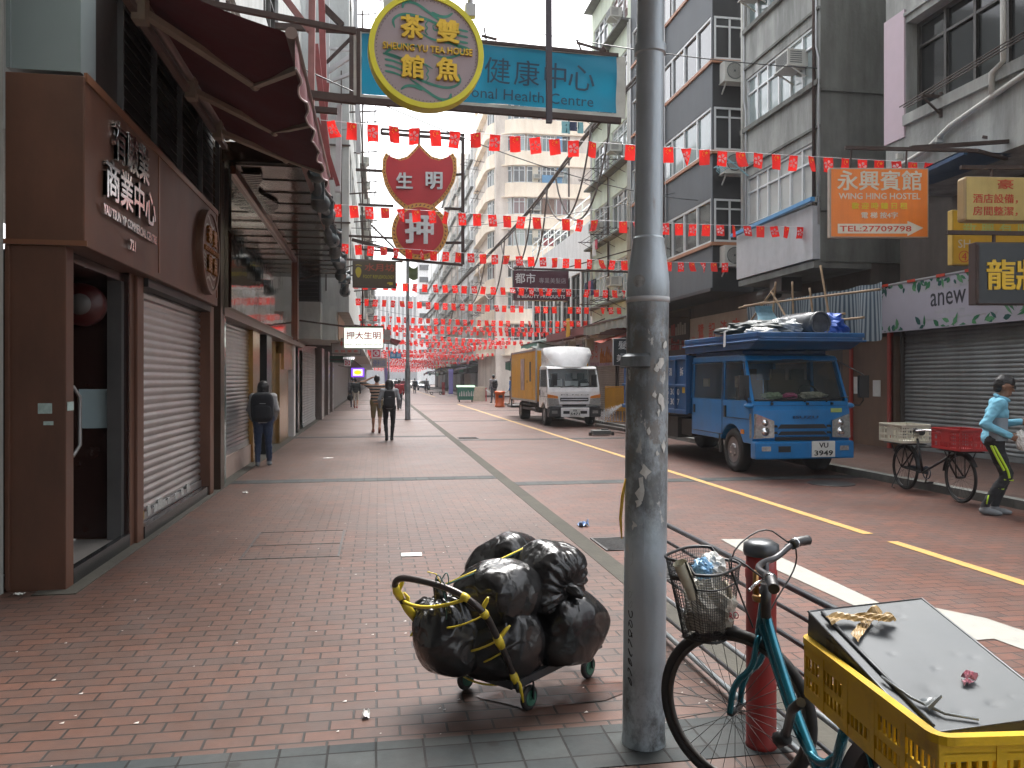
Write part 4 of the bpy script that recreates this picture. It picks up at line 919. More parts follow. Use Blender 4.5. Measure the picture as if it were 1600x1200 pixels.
# railing
M_rail = mat('railing_paint', (.03, .036, .042), .35, metal=.3, var=.25, scale=12, dirt=.5, dcol=(.12, .11, .1), dscale=(20, 20, 20), dthr=.58)
M_rail2 = mat('railing_pale', (.16, .18, .19), .45, metal=.3, var=.25, scale=12)
rl = T('pedestrian_railing', 'dark grey pedestrian railing of seven horizontal bars behind the teal bicycle', 'railing', (1.8, 3, 0))
for i, (z, w) in enumerate(((.735, .032), (.63, .02), (.51, .024), (.39, .018), (.27, .026), (.15, .018), (.045, .03))):
    MB().tube([(1.79, .6, z), (1.79, 5.06, z)], w/2, 8).done('bar', M_rail if i not in (4, 6) else M_rail2, rl)
MB().box(1.765, 1.815, 5.03, 5.08, 0, .76).done('end_post', M_rail, rl)
# bollard
bo = T('red_bollard', 'chipped red steel bollard with a dark domed cap in line with the railing', 'bollard', (1.7, 3.36, 0))
MB().lathe([(.07, 0), (.066, .02), (.066, .75), (.07, .76), (.07, .79), (.066, .8), (.066, .86)], (1.7, 3.36, 0), 28).done('post', mat('bollard_red', (.27, .018, .016), .45, var=.25, scale=8, dirt=.5, dcol=(.13, .05, .04), dscale=(9, 9, 5)), bo)
MB().lathe([(.076, .86), (.079, .88), (.076, .91), (.05, .925), (0, .928)], (1.7, 3.36, 0), 28).done('cap', mat('bollard_cap', (.06, .065, .07), .35, metal=.4), bo)
# drain grates and covers
def grate(name, label, x0, x1, y0, y1, n):
    b = MB(); 
    for i in range(n): y = y0+(y1-y0)*(i+.5)/n; b.bar((x0+.02, y-.012, .006), (x1-.02, y+.012, .006), .016, .012)
    b.box(x0, x1, y0, y0+.02, 0, .012).box(x0, x1, y1-.02, y1, 0, .012).box(x0, x0+.02, y0+.02, y1-.02, 0, .012).box(x1-.02, x1, y0+.02, y1-.02, 0, .012).box(x0+.02, x1-.02, y0+.02, y1-.02, 0, .0045, 1)
    return b.done(name, [M_iron, M_dark], None, label=label, cat='drain grate')
grate('drain_grate', 'larger cast iron drain grate beside the kerb strip, left of the lamp post', 2.16, 2.56, 7.4, 8.0, 12)
grate('drain_grate', 'cast iron drain grate just behind the lamp post, nearer than the larger grate', 2.16, 2.56, 6.25, 6.8, 12)
grate('drain_grate', 'far drain grate by the wet patch of the road beyond the walking woman', 2.2, 2.75, 21.9, 22.4, 8)
b = MB(); b.lathe([(.0, .006), (.3, .006), (.3, .0), (.36, .0), (.36, .007), (.31, .007)], (7.05, 11.6, 0), 32); b.done('manhole_cover', M_iron, None, label='round cast iron manhole cover in the road in front of the blue truck', cat='manhole cover')
b = MB(); 
for x0, x1, y0, y1 in ((-1.25, -.35, 7.6, 7.62), (-1.25, -.35, 8.9, 8.92), (-1.25, -1.23, 7.62, 8.9), (-.37, -.35, 7.62, 8.9), (-1.23, -.37, 8.2, 8.215)): b.box(x0, x1, y0, y1, -.01, .004)
b.done('access_cover', M_iron, None, label='brick filled access cover set in the pavement outside the roller shutter', cat='access cover')
# litter
def litter(name, px, py, w, l, m, label, z=0, cr=.02, seed=1):
    p = onZ(px, py, z); rr = random.Random(seed); b = MB()
    b.grid(lambda u, v: p+V(((u-.5)*w, (v-.5)*l, .006+abs(rr.gauss(0, cr)))), 5, 5, sm=False); return b.done(name, m, None, label=label, cat='litter')
M_paperw = mat('litter_white', (.62, .62, .6), .7, var=.1)
litter('paper_sheet', 643, 867, .19, .14, M_paperw, 'flat white sheet of paper lying on the brick pavement behind the cart', cr=.001)
litter('blue_packet', 911, 822, .11, .13, mat('packet_blue', (.2, .28, .55), .4, var=.8, scale=30), 'crumpled blue and white packet lying on the kerb strip', cr=.035)
litter('paper_scrap', 572, 1121, .035, .06, M_paperw, 'tiny white paper scrap on the bricks left of the cart', cr=.012, seed=3)
litter('paper_scrap', 513, 716, .2, .08, M_paperw, 'thin white paper strip on the pavement right of the person in jeans', cr=.004, seed=4)
litter('tissue_scrap', 383, 771, .08, .06, M_paperw, 'small torn tissue near the foot of the shopfronts', cr=.012, seed=5)
litter('tissue_scrap', 30, 930, .07, .05, M_paperw, 'small white scrap at the foot of the concrete pier', cr=.008, seed=6)
rr = random.Random(9); b = MB()
for i in range(130):
    x, y = rr.uniform(-2.2, 1.9), rr.uniform(3.6, 13); s = rr.uniform(.004, .013); b.add([(x-s, y-s*.6, .005), (x+s, y-s, .006), (x+s*.7, y+s, .005)], [(0, 1, 2)])
b.done('litter_specks', mat('speck', (.5, .48, .45), .8), None, label='scattered tiny paper specks and cigarette ends on the brick pavement', cat='litter', kind='stuff')
# ================================================================ hand cart with black bags
CO = V((.70, 3.88, 0)); E1 = V((.74, .67, 0)).normalized(); E2 = V((-.67, .74, 0)).normalized()
def cp(a, c, z): return CO+E1*a+E2*c+V((0, 0, z))
ct = T('platform_trolley', 'folding platform trolley with a bent tube handle wound with yellow tape, loaded with black bags', 'trolley', CO)
M_cart = mat('cart_steel', (.035, .04, .045), .4, metal=.4, var=.25)
b = MB()
for c in (0, .42): b.bar(cp(-.06, c, .16), cp(.72, c, .16), .035, .04)
for a in (-.06, .72): b.bar(cp(a, 0, .16), cp(a, .42, .16), .035, .04)
for a in np.arange(.05, .7, .11): b.bar(cp(a, .0, .165), cp(a, .42, .165), .025, .012)
for c in np.arange(.1, .4, .1): b.bar(cp(-.05, c, .158), cp(.7, c, .158), .012)
b.done('deck', M_cart, ct)
hp = [cp(-.02, 0, .12), cp(-.10, 0, .28), cp(-.2, 0, .44), cp(-.27, .0, .55), cp(-.31, .05, .61), cp(-.34, .14, .655), cp(-.36, .26, .675), cp(-.38, .42, .68), cp(-.38, .49, .66), cp(-.36, .52, .61), cp(-.3, .52, .52), cp(-.19, .5, .38), cp(-.08, .46, .22), cp(-.02, .44, .12)]
def smooth(p, k=2):
    p = [V(x) for x in p]
    for _ in range(k):
        q = [p[0]]
        for u, v in zip(p[:-1], p[1:]): q += [u*.75+v*.25, u*.25+v*.75]
        p = q+[p[-1]]
    return p
hs_ = smooth(hp); MB().tube(hs_, .0165, 12).done('handle', mat('handle_tube', (.05, .042, .04), .3, metal=.5, var=.3), ct)
M_green = mat('caster_green', (.03, .12, .08), .5, var=.2)
for a, c in ((.06, .0), (.60, -.0), (.06, .42), (.60, .42)):
    p = cp(a, c, .062); tw = E2*.018
    w_ = MB().torus(p, E2, .047, .015, 28, 10).done('wheel', mat('caster_tyre', (.02, .02, .02), .6), ct)
    MB().cyl(p-tw, p+tw, .038, 18).cyl(p-tw*1.3, p+tw*1.3, .012, 10).done('rim', M_green, w_)
    MB().bar(p+E2*.028, cp(a, c, .15)+E2*.028, .03, .005).bar(p-E2*.028, cp(a, c, .15)-E2*.028, .03, .005).done('bracket', M_cart, w_)
M_tape = mat('twine_yellow', (.55, .42, .03), .4, var=.3, scale=20)
b = MB(); H = hs_; nH = len(H)
def hpt(t): 
    x = t*(nH-1); i = min(int(x), nH-2); return H[i].lerp(H[i+1], x-i)
for t0, t1, r in ((.04, .075, .021), (.14, .17, .023), (.24, .265, .022), (.33, .36, .021), (.66, .73, .022), (.745, .8, .024), (.85, .88, .021)):
    b.tube([hpt(t0), hpt((t0+t1)/2), hpt(t1)], [r*.8, r, r*.9], 8)
for ta, tb, sag, w in ((.34, .74, .03, .009), (.25, .8, .05, .005), (.16, .86, .055, .006), (.13, .9, .06, .005), (.05, .93, .05, .005)):
    p, q = hpt(ta), hpt(tb); b.tube([p.lerp(q, u)+V((0, 0, -sag*4*u*(1-u)))-E1*.05*4*u*(1-u)*.6 for u in np.linspace(0, 1, 14)], w, 6)
for t, d in ((.07, (.05, 0, -.14)), (.16, (.06, .02, .06)), (.27, (.03, 0, .06)), (.77, (-.02, -.03, .09)), (.7, (.03, -.02, .07)), (.82, (-.05, -.02, -.05))):
    p = hpt(t); d = V(d); b.tube([p, p+d*.5+V((.01, .012, .01)), p+d], [.013, .011, .005], 5)
b.done('yellow_tape', M_tape, ct)
b = MB(); k0 = hpt(.43); top = at(822, 855, 4.25)
for o in (0, .012): b.tube([k0+V((0, o, 0)), k0.lerp(top, .5)+V((0, 0, -.012+o)), top+V((o*2, 0, o))], .0042, 6, 0 if o else 1)
b.tube([k0+V((.03*cos(a), .02*sin(a), .03+.03*sin(a*2))) for a in np.linspace(0, 9, 26)], .003, 5, 1); b.tube([k0, k0+V((-.03, .0, .06)), k0+V((-.07, .01, .07))], .003, 5); b.tube([k0, k0+V((.02, 0, -.08)), k0+V((.02, .01, -.16))], .003, 5, 1)
b.done('cord', [M_tape, mat('cord_green', (.03, .1, .09), .5)], ct)
def bag_mat():
    m = mat('black_bin_liner', (.012, .012, .0125), .2, var=.3, scale=3); nt = m.node_tree; L = nt.links.new; b = nt.nodes['Principled BSDF']
    for l in list(b.inputs['Roughness'].links): nt.links.remove(l)
    b.inputs['Roughness'].default_value = .23; b.inputs['Specular IOR Level'].default_value = .62
    tc = N(nt, 'ShaderNodeTexCoord'); 
    def crease(scale, sc3, wid, seed):
        mp = N(nt, 'ShaderNodeMapping'); mp.inputs['Scale'].default_value = sc3; mp.inputs['Location'].default_value = (seed, seed*.7, seed*1.3); mp.inputs['Rotation'].default_value = (seed, seed*2, 0); L(tc.outputs['Object'], mp.inputs[0])
        n = N(nt, 'ShaderNodeTexNoise', Scale=scale, Detail=1.5, Roughness=.45); L(mp.outputs[0], n.inputs['Vector'])
        a = N(nt, 'ShaderNodeMath', operation='SUBTRACT'); a.inputs[1].default_value = .5; L(n.outputs[0], a.inputs[0]); b_ = N(nt, 'ShaderNodeMath', operation='ABSOLUTE'); L(a.outputs[0], b_.inputs[0])
        r = N(nt, 'ShaderNodeMapRange'); r.interpolation_type = 'SMOOTHSTEP'; r.inputs[1].default_value = 0; r.inputs[2].default_value = wid; r.inputs[3].default_value = 1; r.inputs[4].default_value = 0; L(b_.outputs[0], r.inputs[0]); return r.outputs[0]
    c1, c2, c3 = crease(3.6, (1, 1, .4), .09, 1.1), crease(6, (1, .4, 1), .08, 4.3), crease(12, (.4, 1, .8), .1, 7.7)
    m1 = N(nt, 'ShaderNodeMath', operation='MULTIPLY_ADD'); L(c2, m1.inputs[0]); m1.inputs[1].default_value = .5; L(c1, m1.inputs[2]); mm = N(nt, 'ShaderNodeMath', operation='MULTIPLY_ADD'); L(c3, mm.inputs[0]); mm.inputs[1].default_value = .15; L(m1.outputs[0], mm.inputs[2])
    bp = N(nt, 'ShaderNodeBump', Strength=.5, Distance=.013); L(mm.outputs[0], bp.inputs['Height']); L(bp.outputs[0], b.inputs['Normal']); return m
M_bag = bag_mat()
def bag(c, r, label, seed, knot=None, zmin=.17, lean=(0, 0, 0)):
    c = V(c); kn = V(knot).normalized() if knot else None; b = MB(); nu, nv = 110, 70; off = V((seed*3.1, seed*1.7, seed*.9)); ka, kb = frame(kn) if kn else (None, None)
    rr = random.Random(seed*7+1); pls = []
    for _ in range(30):
        q = V((rr.gauss(0, 1), rr.gauss(0, 1), rr.gauss(0, 1))).normalized(); pls.append((q, rr.uniform(.84, 1.06)))
    pls += [(V((0, 0, -1)), .8), (V((0, 0, 1)), .95)]
    def P(u, v):
        ph, th = pi*v, 2*pi*u; d = V((sin(ph)*cos(th), sin(ph)*sin(th), cos(ph)))
        s = sum(max(0, d.dot(q)/h)**8 for q, h in pls)**(-1/8)*1.1
        s = min(s, 1.22); s *= 1+.06*noise.noise(d*2.1+off)-.014*max(0, 1-abs(noise.noise(d*3.3+off*2))*9)-.006*max(0, 1-abs(noise.noise(d*6+off))*8)
        if kn:
            ca = d.dot(kn)
            if ca > 0:
                an = math.atan2(d.dot(kb), d.dot(ka)); w = max(0, (ca-.25)/.75); s *= 1+.085*w*sin(an*19+3*noise.noise(d*3+off))*(1-w*.3)-.36*w**3
                if ca > .975: s += (ca-.975)/.025*.5
        p = V((d.x*r[0]*s, d.y*r[1]*s, d.z*r[2]*s)); p += V(lean)*max(0, p.z); p += c
        if p.z < zmin: p.z = zmin+.004*noise.noise(d*9)
        return p
    b.grid(P, nu, nv); return b.done('rubbish_bag', M_bag, None, label=label, cat='rubbish bag')
bag(at(704, 985, 4.05), (.225, .205, .25), 'full black rubbish bag held inside the bent trolley handle behind the yellow twine', 1, (-.3, .1, 1))
bag(at(785, 1005, 4.05), (.235, .2, .235), 'low black rubbish bag in the middle of the trolley deck under the others', 2)
bag(at(782, 930, 4.05), (.205, .18, .22), 'smooth shiny black rubbish bag, topmost at the front of the pile', 3)
bag(at(790, 893, 4.36), (.21, .19, .22), 'black rubbish bag at the back top of the pile behind the smooth one', 4)
bag(at(858, 902, 4.22), (.205, .185, .2), 'black rubbish bag with gathered neck and knot at the right of the pile', 5, (.62, -.75, -.28))
bag(at(882, 982, 4.25), (.23, .21, .24), 'large black rubbish bag on the right end of the trolley deck', 6, zmin=.18)
# damp patch
b = MB(); p = cp(.3, -.02, 0); b.add([(p.x+.38*(1+.25*sin(3*a))*cos(a), p.y+.17*(1+.3*sin(2*a+1))*sin(a), .0045) for a in np.linspace(0, 2*pi, 30)[:-1]], [tuple(range(29))])
pm = M_brick.copy(); pm.name = 'wet_paver'; MATS['wet_paver'] = pm; bs = pm.node_tree.nodes['Principled BSDF']
for l in list(bs.inputs['Roughness'].links): pm.node_tree.links.remove(l)
bs.inputs['Roughness'].default_value = .3
for nn in pm.node_tree.nodes:
    if nn.type == 'TEX_BRICK':
        for k in ('Color1', 'Color2'): c = nn.inputs[k].default_value; nn.inputs[k].default_value = (c[0]*.75, c[1]*.55, c[2]*.48, 1)
struct('pavement_wet_patch', b, pm)
# ================================================================ bicycles
M_rubber = mat('tyre_rubber', (.018, .018, .018), .7, var=.3, scale=20)
M_rimal = mat('rim_alloy', (.09, .085, .08), .45, metal=.6)
M_teal = mat('teal_metallic', (.012, .15, .21), .24, metal=.65, var=.2, scale=6, coat=.5, dirt=.35, dcol=(.05, .045, .04), dscale=(14, 14, 14), dthr=.6)
M_blk = mat('black_plastic', (.02, .02, .021), .4, var=.2)
M_bikebk = mat('bike_black', (.025, .027, .03), .35, metal=.3, var=.3, dirt=.4, dcol=(.1, .06, .04), dscale=(15, 15, 15), dthr=.58)
M_spoke = mat('spoke', (.035, .035, .035), .6, metal=.3)
def bwheel(parent, c, axis, R, tr=.019, ns=28, hub=.02, name='wheel', steelrim=M_rimal):
    c = V(c); ax = V(axis).normalized(); a, b_ = frame(ax)
    w = MB().torus(c, ax, R-tr, tr, 56, 10).done(name, M_rubber, parent)
    MB().torus(c, ax, R-tr*2.3, tr*.62, 56, 8).done('rim', steelrim, w)
    s = MB()
    for i in range(ns):
        t = 2*pi*i/ns; t2 = t+(.55 if i % 2 else -.55); h = c+ax*(.03 if i % 4 < 2 else -.03)+(a*cos(t2)+b_*sin(t2))*hub; s.cyl(h, c+(a*cos(t)+b_*sin(t))*(R-tr*2.4), .0014, 4)
    s.done('spokes', M_spoke, w)
    MB().cyl(c-ax*.045, c+ax*.045, hub*.8, 12).cyl(c-ax*.06, c+ax*.06, .008, 8).done('hub', M_bikebk, w); return w
# --- teal bicycle
tb = T('teal_bicycle', 'worn teal step-through bicycle with a black mesh basket, standing by the red bollard', 'bicycle', (1.5, 2.5, 0))
hd = V((-.68, .73, 0)).normalized(); hx = V((hd.y, -hd.x, 0))       # steered heading, and its right-hand side
HT = V((1.5, 2.93, .80)); HB = V((1.493, 2.955, .66)); fh = V((1.415, 3.02, .325)); R = .325
bwheel(tb, fh, hx, R, ns=32)
b = MB(); ud = (HT-HB).normalized(); cr = HB+V((0, 0, -.02)); b.tube(smooth([HT+ud*.02, HB, HB-ud*.03]), .02, 12)
for s in (-1, 1): b.tube(smooth([cr, cr+hx*s*.045+V((0, 0, -.02)), cr+hx*s*.052+hd*.01+V((0, 0, -.12)), fh+hx*s*.052+V((0, 0, .12))-hd*.015, fh+hx*s*.052]), [.016]*2+[.014]*12+[.011]*3 if False else .013, 10)
b.done('fork', M_teal, tb)
b = MB(); BB = V((1.462, 2.42, .29)); ST = V((1.452, 2.24, .74)); RH = V((1.43, 1.93, .325))
b.tube(smooth([HT-ud*.03+V((0, 0, -.02)), V((1.49, 2.86, .66)), V((1.475, 2.66, .46)), V((1.465, 2.5, .34)), BB]), .019, 12)
b.tube(smooth([HB+V((0, 0, .03)), V((1.485, 2.82, .56)), V((1.467, 2.6, .37)), V((1.458, 2.45, .36)), V((1.457, 2.36, .44))]), .0155, 12)
b.tube([BB, ST], .017, 12)
for s in (-1, 1): b.tube([BB+V((s*.03, -.03, 0)), RH+V((s*.055, 0, 0))], .01, 8).tube([ST+V((s*.02, 0, -.06)), RH+V((s*.055, 0, 0))], .008, 8)
b.tube([BB-V((.04, 0, 0)), BB+V((.04, 0, 0))], .025, 14)
b.done('frame', M_teal, tb)
bwheel(tb, RH, (1, 0, 0), R, ns=24)
b = MB(); b.grid(lambda u, v: RH+V(((u-.5)*.06, 0, 0))+V((0, cos(.3+2.3*v)*(R+.025), sin(.3+2.3*v)*(R+.025)))*1, 4, 24); b.done('rear_mudguard', M_blk, tb)
b = MB(); st = HT+V((0, 0, .13)); b.tube([HT, st], .014, 10); 
gl = [st+hx*(-.30)-hd*.14+V((0, 0, -.02)), st+hx*(-.22)-hd*.10, st+hx*(-.12)-hd*.01+V((0, 0, .0)), st+hd*.01, st+hx*.10-hd*.01, st+hx*.18-hd*.05+V((0, 0, .055)), st+hx*.25-hd*.09+V((0, 0, .06))]
gl = smooth(gl); b.tube(gl, .0125, 10); b.cyl(HT+V((0, 0, -.005)), HT+V((0, 0, .03)), .024, 14)
hb = b.done('handlebar', mat('handlebar', (.05, .05, .053), .35, metal=.6), tb)
for g0, g1 in ((0, 6), (len(gl)-7, len(gl)-1)):
    pts = gl[g0:g1+1]; MB().tube(pts, [.021 if i % 2 else .0195 for i in range(len(pts))], 12).done('grip', M_blk, hb)
b = MB()
for s, gi in ((-1, 5), (1, len(gl)-6)):
    p = gl[gi]; b.tube(smooth([p, p+hd*.05+V((0, 0, -.02)), p+hd*.045+hx*s*.09+V((0, 0, -.03))]), .006, 6); b.cyl(p-hx*.012, p+hx*.012, .021, 12)
b.done('brake_lever', M_chrome, hb)
b = MB()
for s, o in ((-1, 0), (1, .02)):
    p = gl[5 if s < 0 else len(gl)-6]; b.tube(smooth([p+hd*.03, p+hd*.13+V((0, 0, .06)), HT+hd*.16+V((0, 0, .12+o)), HT+hd*.1+V((0, 0, -.02)), HB+hd*.03]), .0035, 6)
b.tube(smooth([gl[-6], gl[-6]+hx*.03+V((0, 0, -.1)), HT+hx*.09+V((0, 0, -.05)), HB+hx*.03, V((1.5, 2.8, .55))]), .0032, 6)
b.done('cable', M_blk, tb)
MB().lathe([(0, .0), (.03, .004), (.034, .02), (.03, .028), (0, .03)], HT-hd*.02+V((-.04, 0, -.02)), 20).cyl(HT+V((-.04, .0, .0)), HT+V((-.04, .0, .1)), .012, 8).done('bell', mat('brass', (.35, .2, .08), .3, metal=.9), tb)
b = MB(); b.tube([HT-hx*.05-hd*.02+V((0, 0, .06)), HT-hx*.05-hd*.02+V((0, 0, -.07))], .02, 10); b.done('lamp_holder', M_blk, tb)
# crank and pedal
cr = MB(); cr.tube([BB+V((-.07, 0, 0)), BB+V((-.08, -.11, -.11))], .011, 8).torus(BB+V((.05, 0, 0)), (1, 0, 0), .085, .007, 28, 6); cr.done('crank', M_blk, tb)
pe = BB+V((-.12, -.11, -.11)); MB().box(pe.x-.05, pe.x+.05, pe.y-.035, pe.y+.035, pe.z-.012, pe.z+.012).done('pedal', M_blk, tb)
b = MB(); b.tube([V((1.42, 2.62, .40)), V((1.36, 2.47, .55)), V((1.33, 2.36, .62))], .016, 8).tube([V((1.425, 2.63, .385)), V((1.41, 2.66, .36))], .028, 10); b.done('pump', M_blk, tb)
b = MB()
for q in (-.06, .06):
    b.tube([RH+V((q, 0, 0)), V((1.435+q, 2.03, .645))], .007, 6); b.tube([V((1.40+q, 1.72, .652)), V((1.452+q, 2.26, .652))], .008, 6)
for y in np.arange(1.74, 2.25, .1): b.tube([V((1.36, y, .652)), V((1.52, y, .652))], .007, 6)
b.done('rear_rack', M_bikebk, tb)
# basket
Bc = HT+hd*.24+V((0, 0, 0)); z0, z1 = .60, .89
def bpt(u, v):   # u round, v up
    a = 2*pi*u; w0, w1, d0, d1 = .10, .165, .085, .125; w = w0+(w1-w0)*v; d = d0+(d1-d0)*v
    sx = abs(cos(a))**.6*(1 if cos(a) > 0 else -1); sy = abs(sin(a))**.6*(1 if sin(a) > 0 else -1)
    return Bc+hx*(sx*w)+hd*(sy*d+.02*v)+V((0, 0, z0-Bc.z+(z1-z0)*v+(.035*v if sy > 0 else -.01*v)))
b = MB(); nb = 64
for i in range(nb): b.tube([bpt(i/nb, v) for v in (0, .5, 1)], .0013, 4); 
for i in range(nb):
    pass
for j in range(26): v = (j+.5)/26; b.tube([bpt(i/40, v) for i in range(40)], .0012, 4, closed=True)
for v in np.linspace(-1, 1, 12): b.tube([Bc+hx*(v*.095)+hd*(-.08)+V((0, 0, z0-Bc.z)), Bc+hx*(v*.095)+hd*.08+V((0, 0, z0-Bc.z))], .0013, 4)
b.done('basket_mesh', M_blk, tb).parent = tb
b = MB(); b.tube([bpt(i/48, 1.0) for i in range(48)], .006, 8, closed=True); b.tube([bpt(i/48, .0) for i in range(48)], .005, 8, closed=True)
b.tube([bpt(i/48, .78)+V((0, 0, .0)) for i in range(48)], .004, 6, closed=True); b.grid(lambda u, v: bpt(.30+.2*u, .74+.06*v)+hd*.002, 10, 2); b.grid(lambda u, v: bpt(.02+.2*u, .74+.06*v)+hd*.003, 10, 2)
b.done('basket_rim', M_blk, tb)
# rubbish in the basket
def crumple(name, c, r, m, label, seed, cat='rubbish', el=(1, 1, 1), M=None):
    off = V((seed*2.3, seed, seed*.7)); c = V(c); b = MB()
    def P(u, v):
        ph, th = pi*v, 2*pi*u; d = V((sin(ph)*cos(th), sin(ph)*sin(th), cos(ph))); s = 1+.35*noise.noise(d*2.2+off)+.22*noise.noise(d*5+off); q = V((d.x*el[0], d.y*el[1], d.z*el[2]))*r*s
        return c+(M @ q if M else q)
    b.grid(P, 26, 18, sm=False); return b.done(name, m, None, label=label, cat=cat)
M_clearbag = mat('clear_plastic_bag', (.4, .38, .33), .25, var=.7, scale=14)
crumple('plastic_bag', Bc+V((0, 0, -.085)), .1, M_clearbag, 'crumpled cloudy plastic bag filling the bicycle basket', 2, el=(1, .9, 1.1))
crumple('tissue', Bc+hx*.05+V((.0, .0, .075)), .05, M_paperw, 'white crumpled tissue on top of the basket rubbish', 3)
crumple('blue_wrapper', Bc-hx*.05+V((0, 0, .08)), .04, mat('wrapper_blue', (.2, .4, .65), .35, var=.4, scale=20), 'light blue crumpled wrapper in the bicycle basket', 5)
crumple('blue_wrapper', Bc+hx*.11+hd*.03+V((0, 0, .085)), .028, mat('wrapper_blue2', (.05, .3, .55), .35), 'small dark blue wrapper at the right of the basket', 6)
crumple('dark_rag', Bc+hx*.03+V((0, 0, -.17)), .06, mat('rag_dark', (.07, .07, .08), .8), 'dark grey rag at the bottom of the basket', 7, el=(1.2, 1, .7))
b = MB(); p0, p1 = Bc-hx*.13+V((0, 0, -.02)), Bc-hx*.2+hd*.03+V((0, 0, .125))
a_, c_ = frame(p1-p0); b.grid(lambda u, v: p0.lerp(p1, v)+(a_*cos(u*9)+c_*sin(u*9))*(.012+.016*u+.004*v), 40, 4); b.done('rolled_newspaper', mat('newspaper', (.4, .38, .3), .8, var=.25, scale=30), None, label='rolled newspaper sticking out of the left side of the basket', cat='newspaper')
text('NEPRO', mat('red_print', (.5, .06, .1), .5), bpy.data.objects['plastic_bag'], face_matrix(Bc-hd*.085+V((-.0, 0, -.11)), V((.89, -.455, .25)), (0, 0, 1)), h=.03, w=.09, name='print')
MB().cyl(Bc+hx*.04-hd*.06+V((0, 0, -.02)), Bc+hx*.045-hd*.065+V((0, 0, -.02)), .04, 24).cyl(Bc+hx*.04-hd*.06+V((0, 0, -.02)), Bc+hx*.048-hd*.068+V((0, 0, -.018)), .042, 24).done('paper_cup_lid', mat('cream_lid', (.55, .48, .36), .5), None, label='cream round lid standing on edge inside the basket', cat='lid')
# --- yellow crate on the rear rack
ya = radians(-6); CY = V((1.465, 1.93, .665)); cyx = V((cos(ya), sin(ya), 0)); cyy = V((-sin(ya), cos(ya), 0))
ya_m = Matrix(((cyx.x, cyy.x, 0, CY.x), (cyx.y, cyy.y, 0, CY.y), (0, 0, 1, CY.z), (0, 0, 0, 1)))
def crate(label, M, w, l, h, m, slots, cat='crate', name='plastic_crate', group=None):
    r = T(name, label, cat, M @ V((0, 0, 0)), 0)
    b = MB(); t = .008; tp = .012
    def bx(x0, x1, y0, y1, z0, z1): 
        s = MB().box(x0, x1, y0, y1, z0, z1); b.add([M @ V(p) for p in s.v], s.f)
    W2, L2 = w/2, l/2
    bx(-W2+tp, W2-tp, -L2+tp, L2-tp, .0, .008)
    rows = [(.0, .035), (h*.36, h*.36+.02), (h*.68, h*.68+.02), (h-.045, h-.012)]
    for s in (-1, 1):
        for z0, z1 in rows: bx(s*W2-t if s > 0 else -W2, s*W2 if s > 0 else -W2+t, -L2, L2, z0, z1); bx(-W2+t, W2-t, s*L2-t if s > 0 else -L2, s*L2 if s > 0 else -L2+t, z0, z1)
        ny = int(l/slots); nx = int(w/slots)
        for i in range(ny+1):
            y = -L2+l*i/ny; big = i % 6 == 0; ww = .012 if big else .004
            bx(s*(W2-.004)-(.006 if big else .003), s*(W2-.004)+(.009 if big else .003), max(-L2, y-ww), min(L2, y+ww), .004, h-.02)
        for i in range(nx+1):
            x = -W2+w*i/nx; big = i % 6 == 0; ww = .012 if big else .004
            bx(max(-W2, x-ww), min(W2, x+ww), s*(L2-.004)-(.006 if big else .003), s*(L2-.004)+(.009 if big else .003), .004, h-.02)
        # solid plate amid the long side
        bx(s*(W2-.002)-.003, s*(W2-.002)+.004, -.09, .09, h*.36, h-.02)
    b.done('basket', m, r)
    b = MB(); rp = []
    for sx, sy, a0 in ((1, -1, -pi/2), (1, 1, 0), (-1, 1, pi/2), (-1, -1, pi)):
        for k in range(5): a = a0+pi/2*k/4; rp.append((sx*(W2-.03)+.04*cos(a), sy*(L2-.03)+.04*sin(a)))
    sec = [(-.006, h-.02), (.004, h-.02), (.004, h), (-.02, h), (-.02, h-.012), (-.006, h-.012)]; n = len(rp); vs = []
    for i, (x, y) in enumerate(rp):
        d = V((x, y)).normalized(); dx = max(min(x*50, 1), -1)
        t_ = V(rp[(i+1) % n])-V(rp[i-1]); nn = V((t_.y, -t_.x)).normalized()
        for o, z in sec: vs.append(M @ V((x+nn.x*o, y+nn.y*o, z)))
    k = len(sec); b.add(vs, [(i*k+j, ((i+1) % n)*k+j, ((i+1) % n)*k+(j+1) % k, i*k+(j+1) % k) for i in range(n) for j in range(k)]); b.done('rim', m, r)
    return r
M_crate = mat('crate_yellow', (.66, .42, .012), .38, var=.12, scale=5, dirt=.55, dcol=(.16, .09, .02), dscale=(6, 6, 6), dthr=.54)
crate('yellow slotted plastic crate on the rear rack of the teal bicycle', ya_m, .39, .70, .19, M_crate, .024)
# --- tilted metal box in the crate
bx_o = V((1.284, 1.715, .805)); eY = V((.026, .555, .125)).normalized(); eX = V((.367, -.02, .03)); eX = (eX-eY*eX.dot(eY)).normalized(); eZ = eX.cross(eY)
BM = Matrix(((eX.x, eY.x, eZ.x, bx_o.x), (eX.y, eY.y, eZ.y, bx_o.y), (eX.z, eY.z, eZ.z, bx_o.z), (0, 0, 0, 1)))
mb = T('metal_box', 'dented grey sheet metal box lying tilted across the yellow crate', 'metal box', BM @ V((.19, .28, -.1)))
M_box = mat('brushed_grey_metal', (.075, .083, .09), .55, metal=.25, spec=.3, var=.14, scale=3, bump=.1, bscale=6, dirt=.45, dcol=(.09, .095, .095), dscale=(3, 3, 3))
def BP(x, y, z): return BM @ V((x*.93, y*.79, z))
bw_, bl_, bh_ = .40, .735, .095
b = MB(); rnd = random.Random(3); dents = [(rnd.uniform(.05, .35), rnd.uniform(.05, .7), rnd.uniform(.006, .02), rnd.uniform(.002, .006)) for _ in range(14)]+[(.24, .3, .13, .008), (.13, .18, .1, .006)]
